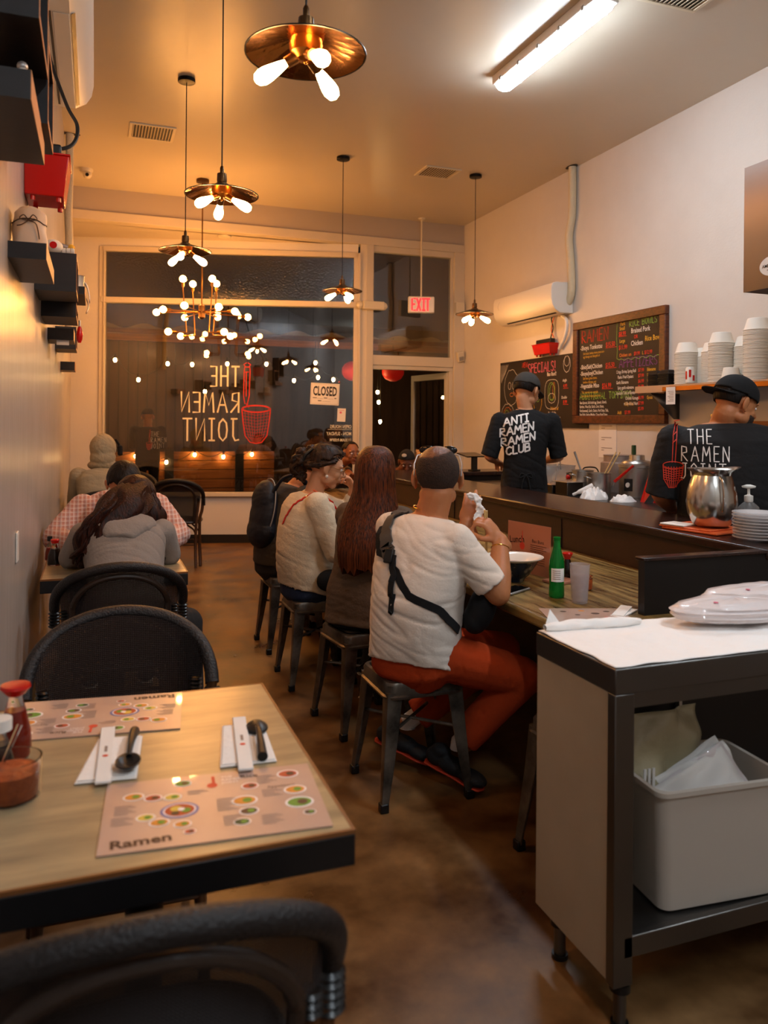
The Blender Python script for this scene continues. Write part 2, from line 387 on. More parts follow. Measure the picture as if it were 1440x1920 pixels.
# window_1: frame, transom, glazing
win = bpy.data.objects.new('window_1', None); COL.objects.link(win); win['kind'] = 'structure'
mb = MB()
wbox(mb, -.02, .03, .555, 3.49, -.07, .02, 'trim_paint'); wbox(mb, 0, Ln, 3.44, 3.50, -.07, .02, 'trim_paint')
wbox(mb, .03, .045, .6, 3.44, -.07, .035, 'trim_paint')
wbox(mb, 0, Ln, 2.835, 2.90, -.07, .03, 'trim_paint'); wbox(mb, -.02, Ln, .555, .60, -.10, .05, 'trim_paint')
wbox(mb, Ln-.05, Ln+.01, .555, 3.49, -.07, .02, 'trim_paint'); wbox(mb, Ln+.005, Ln+.03, .555, 3.49, -.07, .04, 'trim_paint')
mb.build('window_frame', win, bevel=.003)
mb = MB(); wbox(mb, .03, Ln-.03, .60, 2.835, -.032, -.028, 'window_glass'); mb.build('pane', win)
mb = MB(); wbox(mb, .03, Ln-.03, 2.90, 3.44, -.032, -.028, 'textured_glass'); mb.build('pane', win)
# door side: mullion post, jamb, transom window, door frame, open leaf
mb = MB(); mb.box((3.07, YF-.02, 0), (3.16, YF+.12, 3.60), 'trim_paint'); struct(mb.build('trim_4', bevel=.004))
mb = MB(); mb.box((4.24, YF-.02, 0), (XR, YF+.12, 3.60), 'trim_paint'); mb.box((4.21, YF+.02, 0), (4.25, YF+.10, 3.55), 'trim_paint'); struct(mb.build('trim_5', bevel=.004))
w2 = bpy.data.objects.new('window_2', None); COL.objects.link(w2); w2['kind'] = 'structure'
mb = MB()
mb.box((3.16, YF, 3.53), (4.24, YF+.10, 3.60), 'trim_paint'); mb.box((3.16, YF-.005, 2.15), (4.24, YF+.10, 2.27), 'trim_paint'); mb.box((3.16, YF+.02, 2.27), (3.175, YF+.08, 3.53), 'trim_paint')
mb.build('window_frame', w2, bevel=.003)
mb = MB(); mb.box((3.17, YF+.048, 2.27), (4.23, YF+.052, 3.54), 'window_glass'); mb.build('pane', w2)
dr = bpy.data.objects.new('door_1', None); COL.objects.link(dr); dr['kind'] = 'structure'
mb = MB(); mb.box((3.16, YF+.01, 2.10), (4.24, YF+.09, 2.148), 'trim_paint'); mb.box((4.19, YF+.01, 0), (4.24, YF+.09, 2.10), 'trim_paint'); mb.build('door_frame', dr, bevel=.003)
# leaf, hinged at the right and swung outside
LB = basis((4.20, YF+.06, 0), (-.11, .98, 0), (0, 0, 1))
mb = MB(); W = .95
mb.box((0, .02, -.02), (.07, 2.09, .02), 'trim_paint', LB); mb.box((W-.07, .02, -.02), (W, 2.09, .02), 'trim_paint', LB)
mb.box((.07, 2.01, -.02), (W-.07, 2.09, .02), 'trim_paint', LB); mb.box((.07, .02, -.02), (W-.07, .25, .02), 'trim_paint', LB); mb.build('door_leaf', dr, bevel=.003)
mb = MB(); mb.box((.07, .25, -.003), (W-.07, 2.01, .003), 'window_glass', LB); mb.build('pane', dr)
mb = MB(); mb.tube([LB @ V(.14, 1.0, z) for z in (.02, .07)], .008, 'steel'); mb.tube([LB @ V(.14, y, .07) for y in (.85, 1.15)], .012, 'steel'); mb.build('door_handle', dr)
# low wall right of the mullion seen under the door glass (sill of a half door)
mb = MB(); mb.box((XL, 8.6, 0), (XL+.012, YF+.5, .1), 'baseboard_black'); struct(mb.build('baseboard_left'))

# ------------------------------------------------------------------ ceiling and wall fittings
def vent(loc, w, d, label, rotz=0, along='x'):
    t = thing('ceiling_vent', label, 'vent', loc, rotz)
    mb = MB(); f = .025
    for a, b in (((-w/2, -d/2), (w/2, -d/2+f)), ((-w/2, d/2-f), (w/2, d/2)), ((-w/2, -d/2+f), (-w/2+f, d/2-f)), ((w/2-f, -d/2+f), (w/2, d/2-f))):
        mb.box((a[0], a[1], -.012), (b[0], b[1], 0), 'cream_plastic')
    mb.build('vent_frame', t, bevel=.002)
    mb = MB(); mb.box((-w/2+f, -d/2+f, -.002), (w/2-f, d/2-f, 0), 'baseboard_black'); mb.build('vent_backing', t)
    mb = MB(); n = 13
    for i in range(n):
        x = -w/2+f+(w-2*f)*(i+.5)/n
        mb.box((-.009, -d/2+f, -.010), (-.006, d/2-f, .0), 'cream_plastic', TR((x+.006, 0, 0), y=0)); mb.box((-.009, -d/2+f, -.010), (.001, d/2-f, -.008), 'cream_plastic', TR((x, 0, 0)))
    mb.build('slats', t)
vent((.445, 7.11, H), .38, .36, 'small ceiling vent with dark slats above the left windows side')
vent((3.19, 7.2, H), .38, .32, 'ceiling vent with dark slats near the right wall, in front of the exit sign')
vent((3.17, 3.63, H), .42, .42, 'white ceiling vent beside the fluorescent light, cut off by the top edge')
t = thing('dome_camera', 'small white dome security camera on the ceiling near left wall', 'camera', (-.10, 8.40, H))
mb = MB(); mb.lathe([(.065, 0), (.065, -.02), (.055, -.035)], (0, 0, 0), 'cream_plastic'); mb.build('camera_base', t)
mb = MB(); mb.ball((.01, -.01, -.055), .045, 'cream_plastic'); mb.build('camera_ball', t)
mb = MB(); mb.cyl((.01, -.045, -.065), (.008, -.06, -.072), .018, 'black_plastic', r1=.016); mb.build('camera_lens', t)

t = thing('smoke_detector', 'small round white disc on the soffit above the big window', 'detector', (1.40, 9.24, 3.599)); mb = MB(); mb.lathe([(.075, 0), (.075, -.012), (.06, -.022), (.01, -.024)], (0, 0, 0), 'cream_plastic'); mb.build('detector_body', t)
def pendant(x, y, zr, label, rot=0):
    """zr = height of the shade's rim"""
    t = thing('pendant_lamp', label, 'pendant lamp', (x, y, zr), rot, 'flat-shaded pendant lamps')
    R = .19
    mb = MB(); mb.lathe([(.062, H-zr-.003), (.062, H-zr-.028), (.055, H-zr-.03)], (0, 0, 0), 'black_metal'); mb.build('ceiling_canopy', t, bevel=.002)
    mb = MB(); mb.tube([(0, 0, H-zr-.03), (0, 0, .135)], .0035, 'cord_black', 6); mb.build('cord', t)
    mb = MB(); mb.lathe([(.006, .15), (.010, .14), (.010, .115), (.024, .11), (.026, .075), (.024, .062), (.036, .055), (.036, .046)], (0, 0, 0), 'dark_brass'); mb.build('lamp_socket', t)
    mb = MB(); mb.lathe([(.02, .052), (.05, .046), (R, .001), (R, -.003), (R-.004, -.003)], (0, 0, 0), 'black_metal', 48, close=False)
    mb.build('lamp_shade', t, smooth=60)
    mb = MB(); n = 20; inn = []
    mb.lathe([(R-.004, -.002), (.05, .042), (.048, .043)], (0, 0, 0), 'mirror_shade', n, close=False); mb.build('mirrored_lining', t, smooth=0)
    mb = MB(); mb.lathe([(.001, -.022), (.03, -.018), (.048, .0), (.052, .025), (.05, .042)], (0, 0, 0), 'brass', close=False)
    for k in range(3):
        a = rot*0+k*2*PI/3+.35; d = V(math.cos(a)*.86, math.sin(a)*.86, -.5).normalized(); c = V(0, 0, .008)
        mb.cyl(c+d*.035, c+d*.072, .020, 'dark_brass', r1=.018, n=14)
    mb.ball((0, 0, -.026), .008, 'brass', 8, 6)
    mb.build('socket_cluster', t)
    for k in range(3):
        a = k*2*PI/3+.35; d = V(math.cos(a)*.86, math.sin(a)*.86, -.5).normalized(); c = V(0, 0, .008)
        B = basis(c+d*.070, frame_of(d)[0], frame_of(d)[1])
        mb = MB(); mb.lathe([(.010, 0), (.014, .012), (.019, .035), (.025, .068), (.0255, .088), (.019, .106), (.006, .114)], (0, 0, 0), 'bulb_lit', 10, B)
        mb.build('edison_bulb', t)
    return t
pendant(.61, 2.40, 2.60, 'nearest pendant lamp, large mirrored shade at the top of the picture', .3)
pendant(.61, 4.14, 2.625, 'second pendant lamp over the left tables, between nearest lamp and the vented ceiling', 1.2)
pendant(.61, 5.91, 2.69, 'third pendant lamp over the left tables, in front of the globe chandelier', 1.9)
pendant(2.18, 7.12, 2.685, 'pendant lamp hanging before the window post, over the far end of the bar', .5)
pendant(3.58, 7.14, 2.545, 'pendant lamp hanging beside the right air conditioner', 1.0)

# sputnik chandelier
t = thing('globe_chandelier', 'brass rod chandelier with sixteen round globe bulbs before the window', 'chandelier', (1.03, 8.32, 0))
mb = MB(); mb.lathe([(.065, H-.002), (.065, H-.03), (.02, H-.035)], (0, 0, 0), 'dark_brass'); mb.build('ceiling_canopy', t)
mb = MB(); mb.tube([(0, 0, H-.03), (0, 0, 2.62)], .007, 'brass', 8); mb.build('stem', t)
mb = MB(); mb.lathe([(.012, 2.66), (.035, 2.64), (.035, 2.52), (.012, 2.50)], (0, 0, 0), 'dark_brass'); mb.build('hub', t)
lt, dp = V(math.cos(TH), -math.sin(TH), 0), V(math.sin(TH), math.cos(TH), 0)
rods = MB(); G_ = []
def garm(p0, p1):
    p0, p1 = V(p0), V(p1); d = (p1-p0).normalized(); rods.tube([p0, p1], .006, 'brass', 8); rods.cyl(p1-d*.005, p1+d*.04, .014, 'brass', r1=.016, n=10); G_.append(p1+d*.075)
for a, b in ((-.40, .02), (-.28, -.16), (-.24, .36), (-.05, -.40), (.07, .30), (.22, -.34), (.29, -.08), (.36, .30)):
    garm((0, 0, 2.575), lt*a+dp*b+V(0, 0, 2.575))
for a, b in ((-.17, -.14), (-.14, .16), (.15, -.16), (.13, .13)):
    top = lt*(a*.95)+dp*b+V(0, 0, 2.80); bot = lt*(a*.72)+dp*b*.9+V(0, 0, 2.35)
    rods.tube([bot, top], .006, 'brass', 8); 
    garm(top-V(0, 0, .01), top+V(0, 0, .02)); garm(bot, bot+lt*(.10 if a > 0 else -.10)+dp*(.04 if b > 0 else -.04))
rods.build('rod_frame', t)
for g in G_:
    mb = MB(); mb.ball(g, .040, 'globe_glass', 20, 12); gb_ = mb.build('globe_bulb', t)
    mb = MB(); mb.ball(g, .034, 'globe_lit', 12, 8); mb.build('filament', gb_)

# fluorescent fixtures
def tube_fixture(y0, y1, label, x=2.745, m='tube_lit'):
    t = thing('fluorescent_light', label, 'ceiling light', (x, (y0+y1)/2, H)); h = (y1-y0)/2
    mb = MB(); mb.box((-.082, -h-.005, -.066), (.082, h+.005, 0), 'white_plastic'); mb.build('housing', t, bevel=.01)
    prof = [(-.068, -.066), (-.062, -.088), (-.038, -.108), (0, -.115), (.038, -.108), (.062, -.088), (.068, -.066)]
    mb = MB(); n = len(prof)
    vs = []
    for yy, sc_ in ((-h, .3), (-h+.01, .85), (-h+.04, 1), (h-.04, 1), (h-.01, .85), (h, .3)):
        vs += [(x*sc_, yy, -.066+(z+.066)*sc_) for x, z in prof]
    mb.add(vs, [(k*n+i, k*n+i+1, (k+1)*n+i+1, (k+1)*n+i) for k in range(5) for i in range(n-1)], m); mb.build('diffuser', t)
    mb = MB()
    for k in range(5):
        y = -h+.12+k*(2*h-.24)/4
        for s in (-1, 1): mb.box((s*.079-.006, y-.012, -.078), (s*.079+.006, y+.012, -.05), 'grey_plastic')
    mb.build('clips', t)
tube_fixture(3.82, 5.06, 'long white fluorescent ceiling light glowing at the top right')
tube_fixture(.3, 1.54, 'fluorescent ceiling light further back over the kitchen aisle', m='tube_lit_bright')
tube_fixture(-2.0, -.76, 'fluorescent ceiling light behind the camera over the dining side', x=.9, m='tube_lit_bright')

# exit sign
t = thing('exit_sign', 'red lettered EXIT sign hanging on a rod before the door', 'sign', (3.735, 8.90, 0), -.28)
mb = MB(); mb.box((-.16, -.035, 2.79), (.16, .035, 2.99), 'white_plastic'); mb.build('sign_box', t, bevel=.012)
mb = MB(); mb.tube([(0, 0, 2.99), (0, 0, H)], .010, 'cream_plastic', 8); mb.lathe([(.045, H), (.04, H-.015), (.01, H-.03)], (0, 0, 0), 'cream_plastic'); mb.build('hanging_rod', t)
mb = MB()
for ch, x in zip('EXIT', (-.115, -.055, .015, .055)):
    w, ps = G[ch]
    for p in ps: ribbon(mb, [(x+a*.085, 2.82+b*.14) for a, b in p], .022, 'exit_lit', basis((0, -.037, 0), (1, 0, 0), (0, 0, 1)))
mb.build('lettering', t)
# emergency light on the post, sensors
t = thing('emergency_light', 'cream emergency light unit on the white window post', 'light', (3.11, YF-.02, 2.86))
mb = MB(); mb.box((-.10, -.07, -.05), (.17, 0, .05), 'cream_plastic'); mb.build('battery_box', t, bevel=.01)
mb = MB()
for x in (-.13, .17):
    mb = MB(); mb.lathe([(.02, .0), (.045, .02), (.05, .05), (.03, .055)], (0, 0, 0), 'cream_plastic', 16, basis((x, -.06, 0), (0, 0, 1), (1, 0, 0)) @ TR(x=.0)); mb.build('lamp_head', t)
t = thing('wall_box', 'small cream wall box on the frame at the right corner, above the sensor', 'box', (4.30, YF-.02, 2.90)); mb = MB(); mb.box((-.06, -.05, -.07), (.06, 0, .07), 'cream_plastic'); mb.build('box_cover', t, bevel=.006)
t = thing('motion_sensor', 'tilted beige motion sensor on the corner right of the door', 'sensor', (4.31, YF-.02, 2.30)); mb = MB(); mb.box((-.045, -.06, -.07), (.045, 0, .06), 'cream_plastic', TR(y=-.25, x=.3)); mb.build('sensor_body', t, bevel=.008)
mb = MB(); mb.box((-.03, -.066, -.05), (.03, -.058, .0), 'grey_plastic', TR(y=-.25, x=.3)); mb.build('sensor_lens', t)

# ------------------------------------------------------------------ outside
mb = MB(); mb.box((-4, 9.1, -.12), (10, 16, -.02), 'patio_floor'); struct(mb.build('floor_patio'))
mb = MB(); mb.box((-4, 13.6, -.05), (2.9, 13.75, 2.75), 'patio_wall'); 
for k in range(46): mb.box((-4+k*.15, 13.585, .95), (-3.985+k*.15, 13.6, 2.75), 'baseboard_black')
struct(mb.build('wall_patio'))
mb = MB(); mb.box((2.9, 15.4, 0), (9, 15.5, 3.4), 'patio_wall'); struct(mb.build('wall_street'))
t = thing('plank_fence', 'low fence of horizontal wooden planks outside the window', 'fence', (0, 13.4, 0))
mb = MB()
for k in range(6): mb.box((-3.6, -.02, .02+k*.155), (2.9, .02, .165+k*.155), 'wood_plank')
mb.build('planks', t, bevel=.004)
for x in (-3, -1.6, -.2, 1.15, 2.3):
    mb = MB(); mb.box((x-.07, -.06, -.02), (x+.07, .0, .98), 'baseboard_black'); mb.build('post', t)
t = thing('patio_roof', 'corrugated patio roof edge seen through the window', 'roof', (0, 12.4, 2.82))
mb = MB(); mb.grid(lambda u, v: (-4+10.5*u, -.5+1.2*v, .06*v+.035*math.sin(u*10.5/.09)), 1000, 2, 'corrugated'); mb.build('corrugated_sheet', t)
mb = MB(); mb.box((-4, -.45, -.11), (6.5, -.40, -.035), 'wood_plank'); mb.box((-4, .6, -.11), (6.5, .65, -.0), 'wood_plank'); mb.build('beam', t)
# string lights
def string_lights(pts, label, group='strings of small bulbs outside'):
    t = thing('string_lights', label, 'string lights', (0, 0, 0), 0, group); mb = MB()
    for a, b in zip(pts, pts[1:]):
        a, b = V(a), V(b); mb.tube([a.lerp(b, k/6)-V(0, 0, .10*math.sin(PI*k/6)) for k in range(7)], .006, 'cord_black', 5)
    if pts[0][1] < 13:
        for p in (pts[0], pts[-1]): mb.tube([V(p), V(p[0], p[1], 2.86)], .005, 'cord_black', 5)
    mb.build('wire', t)
    for p in pts:
        mb = MB(); mb.cyl((p[0], p[1], p[2]+.01), (p[0], p[1], p[2]-.06), .014, 'black_plastic', n=8); mb.build('bulb_socket', t)
        mb = MB(); mb.ball((p[0], p[1], p[2]-.088), (.026, .026, .034), 'string_lit', 8, 6); mb.build('bulb', t)
string_lights([(-.9, 12.6, 2.5), (-.2, 12.6, 2.36), (.28, 12.6, 2.45), (.62, 12.6, 2.16), (1.05, 12.6, 2.42), (1.42, 12.6, 2.42)], 'string of small bulbs sagging across the left of the window')
string_lights([(1.62, 12.6, 2.0), (1.95, 12.5, 2.44), (2.55, 12.4, 2.45), (3.0, 12.4, 2.2), (3.4, 12.4, 2.26)], 'string of small bulbs behind the window lettering')
string_lights([(3.3, 12.2, 2.48), (3.6, 12.2, 2.22), (3.95, 12.1, 2.15), (4.02, 12.1, 2.45), (4.2, 12.1, 2.2)], 'cluster of small bulbs above the CLOSED sign')
string_lights([(4.52, 12.6, 2.5), (4.5, 12.6, 2.05), (4.52, 12.6, 1.88), (4.55, 12.6, 1.55)], 'bulbs hanging down behind the door opening')
string_lights([(-.15, 13.3, .98), (.62, 13.3, .96), (1.1, 13.3, .86), (1.55, 13.3, .98), (2.02, 13.3, .94), (2.5, 13.3, .98)], 'row of bulbs along the wooden fence')
def lantern(x, y, z, label):
    t = thing('paper_lantern', label, 'lantern', (x, y, z)); mb = MB()
    mb.lathe([(.05, -.16), (.13, -.12), (.175, -.05), (.18, 0), (.175, .05), (.13, .12), (.05, .16)], (0, 0, 0), 'lantern_red', 24); mb.build('lantern_shade', t)
    mb = MB(); mb.tube([(0, 0, .16), (0, 0, .55)], .004, 'cord_black', 5); mb.build('hanging_cord', t)
lantern(4.55, 12.0, 2.28, 'round red lantern behind the door opening')
lantern(4.02, 12.5, 2.30, 'red lantern outside, behind the bulbs above the CLOSED sign')
# cars' distant lights are left out; a dark window frame across the street
# ------------------------------------------------------------------ things on the left wall
def wall_shelf(y0, y1, z0, z1, xo, label, th=.016, panels='tbnf', back=False):
    t = thing('wall_shelf', label, 'shelf', (XL, y0, z0), 0, 'dark shelves fixed along the left wall')
    w = xo-XL; d = y1-y0; h = z1-z0; e = .0015
    def pan(nm, a, b):
        mb = MB(); mb.box(a, b, 'dark_laminate'); mb.box((b[0], a[1], a[2]), (b[0]+e, b[1], b[2]), 'shelf_lit_edge'); mb.build(nm, t)
    if 't' in panels: pan('top_panel', (0, 0, h-th), (w, d, h))
    if 'b' in panels: pan('bottom_panel', (0, 0, 0), (w, d, th))
    if 'n' in panels: pan('end_panel', (0, 0, th), (w, th, h-th))
    if 'f' in panels: pan('end_panel', (0, d-th, th), (w, d, h-th))
    if 's' in panels: pan('solid_board', (0, 0, 0), (w, d, h))
    return t
wall_shelf(2.06, 2.58, 2.215, 2.285, -.150, 'nearest dark wall board with a small white figurine on it, top left corner', panels='s')
wall_shelf(2.42, 2.70, 2.286, 2.52, -.132, 'dark wall shelf at the top left, just behind the board with the figurine')
wall_shelf(2.50, 2.66, 2.20, 2.284, -.133, 'small dark wall board behind the lower edge of the nearest board', panels='s') if 0 else None
wall_shelf(2.04, 2.40, 2.402, 2.80, -.132, 'dark wall shelf at the very top left, above the figurine')
wall_shelf(2.82, 3.32, 1.976, 2.030, -.155, 'dark wall shelf board under the pouch tied with twine', panels='s')
wall_shelf(4.00, 4.35, 2.055, 2.235, -.088, 'deep dark wall shelf with toys on its top')
wall_shelf(4.36, 4.80, 2.10, 2.14, -.055, 'projecting dark shelf board with the steel cup and white cap', panels='s')
wall_shelf(4.50, 4.90, 1.995, 2.075, -.098, 'dark wall shelf below the toy shelf', panels='tbnf')
wall_shelf(5.10, 5.40, 1.93, 2.0, -.125, 'short dark wall board with a white card under it', panels='s')
wall_shelf(6.05, 6.40, 1.955, 2.115, -.131, 'dark box shelf further down the left wall')
wall_shelf(7.00, 7.30, 1.86, 1.93, -.16, 'farthest and smallest dark shelf on the left wall', panels='s')
# figurine
t = thing('figurine', 'small white figurine standing on the dark board at the top left', 'figurine', (-.175, 2.14, 2.286))
mb = MB(); mb.lathe([(.014, 0), (.017, .012), (.015, .026), (.010, .030)], (0, 0, 0), 'porcelain', 16); mb.build('body', t)
mb = MB(); mb.ball((0, 0, .037), (.013, .013, .012), 'phone_grey', 14, 8); mb.build('head', t)
# pouch
t = thing('cloth_pouch', 'pale pouch tied with dark twine on the wall shelf', 'pouch', (-.212, 2.93, 2.031))
mb = MB()
def pouchf(u, v):
    a = 2*PI*u; p = 1-.10*v*v; r = (1 if v < .97 else .86)
    s_ = abs(math.cos(a))**.6*(1 if math.cos(a) > 0 else -1); c_ = abs(math.sin(a))**.6*(1 if math.sin(a) > 0 else -1)
    return V(.054*s_*p*r*(1+.05*math.sin(9*v+a)), .065*c_*p*r, .125*v+.006*math.sin(3*a))
mb.grid(pouchf, 40, 14, 'pouch'); mb.add([pouchf(i/40, 1) for i in range(40)], [tuple(range(40))], 'pouch'); mb.add([pouchf(i/40, 0) for i in range(40)], [tuple(range(40))], 'pouch'); mb.build('pouch_body', t)
mb = MB(); mb.tube([pouchf(i/40, .62)*1.02+V(0, 0, .002) for i in range(40)], .0018, 'twine', 6, closed=True)
c = V(0, -.067, .08)
mb.tube(catmull([c, c+V(-.014, -.006, .016), c+V(-.026, -.004, .004), c], 6), .0018, 'twine', 6); mb.tube(catmull([c, c+V(.014, -.006, .018), c+V(.026, -.004, .004), c], 6), .0018, 'twine', 6)
mb.tube(catmull([c, c+V(-.02, -.004, -.016), c+V(-.035, -.002, -.02)], 6), .0018, 'twine', 6); mb.tube(catmull([c, c+V(.024, -.004, -.012), c+V(.034, .0, -.06)], 6), .0018, 'twine', 6)
mb.build('twine_bow', t)
# toys on the shelf
t = thing('round_toy', 'white round toy with a big red dot on the left wall shelf', 'toy', (-.19, 4.05, 2.236)); mb = MB(); mb.ball((0, 0, .034), (.042, .034, .034), 'white_plastic'); mb.build('toy_body', t)
mb = MB(); mb.lathe([(.0165, 0), (.016, .003)], (0, 0, 0), 'red_plastic', 20, basis((0, -.035, .036), (1, 0, 0), (0, 0, 1))); mb.build('red_dot', t)
t = thing('ribbed_toy', 'white ribbed cylinder toy beside the yellow ball on the wall shelf', 'toy', (-.125, 4.06, 2.236))
for k in range(3):
    mb = MB(); mb.cyl((-.028+k*.019, 0, .018), (-.011+k*.019, 0, .018), .017, 'white_plastic'); mb.build('ring', t, bevel=.002)
t = thing('yellow_ball', 'small yellow ball behind the ribbed toy on the wall shelf', 'toy', (-.115, 4.13, 2.236)); mb = MB(); mb.ball((0, 0, .017), .017, 'chalk_yellow'); tag(mb.build('ball_body', t))
mb = MB(); mb.ball((0, 0, .05), .018, 'chalk_yellow'); mb.build('ball_top', t)
t = thing('grey_toy_lid', 'grey rounded toy leaning over the red-dotted toy', 'toy', (-.165, 4.16, 2.236)); mb = MB(); mb.box((-.045, -.03, .0), (.05, .03, .05), 'grey_plastic'); mb.build('toy_base', t, bevel=.01); mb = MB(); mb.box((-.05, -.04, -.008), (.06, .04, .012), 'phone_grey', TR((0, 0, .06), y=.25)); mb.build('toy_roof', t, bevel=.006)
t = thing('steel_cup', 'small steel cup on the projecting shelf board', 'cup', (-.085, 4.42, 2.141)); mb = MB(); mb.lathe([(.026, 0), (.028, .055), (.030, .062), (.027, .062), (.024, .004)], (0, 0, 0), 'steel', 24); mb.build('cup_body', t)
t = thing('white_helmet', 'white rounded helmet hanging off the end of the projecting shelf', 'helmet', (-.085, 4.66, 2.141)); mb = MB(); mb.grid(lambda u, v: (-.03+.075*math.sin(v*PI/2)*1.1, .09*(u-.5), .085*math.cos(v*PI/2*1.0)-.10*max(0, v-.6)), 12, 14, 'white_plastic'); mb.build('helmet_shell', t, solid=.006)
mb = MB(); mb.grid(lambda u, v: (.035+.012*math.sin(v*PI), .07*(u-.5), -.02-.08*v), 10, 10, 'cream_plastic'); mb.build('helmet_visor', t, solid=.005)
t = thing('red_bottle', 'small red bottle hanging at the edge of the second shelf', 'bottle', (-.088, 4.93, 1.90)); mb = MB(); mb.lathe([(.008, 0), (.016, .02), (.018, .05), (.012, .085), (.007, .095)], (0, 0, 0), 'red_plastic', 18); mb.build('bottle_body', t); mb = MB(); mb.cyl((0, 0, .095), (0, 0, .13), .007, 'steel'); mb.build('hook', t)
t = thing('wall_card', 'small white card under the short wall board', 'card', (-.2, 5.12, 1.90)); mb = MB(); mb.box((-.02, 0, 0), (.05, .002, .03), 'paper'); mb.build('card_sheet', t)

# left air conditioner and its drain pump
def aircon(name, label, loc, rotz, length, grp=None):
    """local: x along the wall, y out of the wall, z up from the underside"""
    t = thing(name, label, 'air conditioner', loc, rotz)
    h, d = .30, .23
    pr = [(.0, .0), (.06, -.0), (.145, .0), (.205, .035), (.236, .085), (.248, .15), (.248, .24), (.235, .285), (.19, h), (0, h)]
    n = len(pr); mb = MB(); L2 = length/2
    vs = [(-L2, y, z) for y, z in pr]+[(L2, y, z) for y, z in pr]
    mb.add(vs, [(i, (i+1) % n, n+(i+1) % n, n+i) for i in range(n)]+[tuple(reversed(range(n))), tuple(range(n, 2*n))], 'white_plastic'); mb.build('housing', t, bevel=.006, smooth=30)
    mb = MB(); mb.box((-L2+.05, .050, -.003), (L2-.16, .062, .0), 'black_plastic'); mb.build('air_slot', t)
    mb = MB(); mb.add([(-L2+.05, .150, .0012), (L2-.16, .150, .0012), (L2-.16, .168, .0117), (-L2+.05, .168, .0117)], [(0, 1, 2, 3)], 'black_plastic', TR((0, .001, -.0022))); mb.build('louvre_slot', t)
    mb = MB(); mb.box((-L2+.05, .070, -.004), (L2-.16, .143, .0), 'white_plastic'); mb.build('louvre', t, bevel=.002)
    mb = MB(); mb.grid(lambda u, v: (L2-.13+.02*math.sin(v*PI), .2372, .09+.16*v) if 0 else (L2-.135+.025*math.sin(v*PI*1.2)+.004*u, .2495, .15+.09*v), 1, 10, 'grey_plastic'); mb.build('trim_line', t)
    return t
a = aircon('air_conditioner', 'large white air conditioner at the top left corner near the ceiling', (XL, 4.50, 3.352), -PI/2, 1.36)
pmp = None
def pump(loc, rotz, label, w=.20, d=.15, h=.15):
    t = thing('drain_pump', label, 'pump', loc, rotz)
    mb = MB(); mb.add([(-w/2, 0, h), (w/2, 0, h), (w/2, d, h), (-w/2, d, h), (-w/2+.02, 0, .0), (w/2-.02, 0, .0), (w/2-.02, d-.02, 0), (-w/2+.02, d-.02, 0)], [(0, 3, 2, 1), (4, 5, 6, 7), (0, 1, 5, 4), (1, 2, 6, 5), (2, 3, 7, 6), (3, 0, 4, 7)], 'red_plastic'); mb.box((-w/2-.005, -.0, h), (w/2+.005, d+.005, h+.008), 'red_plastic'); mb.build('tank', t, bevel=.006)
    for x in (-w/2+.04, w/2-.04):
        for y in (.03, d-.04):
            mb = MB(); mb.cyl((x, y, -.018), (x, y, .002), .010, 'red_plastic', n=12); mb.build('foot', t)
    mb = MB(); mb.box((-w/2+.03, .02, h+.008), (w/2-.03, d-.03, h+.055), 'black_plastic'); mb.build('motor_cover', t, bevel=.008)
    return t
t = pump((XL, 3.52, 2.345), -PI/2, 'red plastic drain pump on the left wall above the pouch', .24, .165, .16)
mb = MB(); mb.tube(catmull([(.02, .08, .205), (-.02, .17, .25), (-.10, .19, .36), (-.30, .14, .52), (-.5, .06, .80), (-.6, .02, 1.03)], 8), .008, 'cord_black', 8); mb.build('power_cord', t)
t = thing('insulated_pipe', 'beige wrapped pipe running up to the ceiling at the left corner', 'pipe', (-.225, 7.42, 0))
mb = MB(); mb.tube(catmull([(0, 0, H), (.0, .02, 3.6), (-.008, .05, 3.3), (0, .12, 3.0), (.002, .2, 2.6), (0, .2, 2.2)], 6), .034, 'insulation', 14); mb.build('pipe_wrap', t)
mb = MB(); mb.lathe([(.06, H-.0005), (.06, H-.003)], (0.01, 0, 0), 'baseboard_black', 20, sx=1.3, sy=.5); mb.build('ceiling_hole', t)

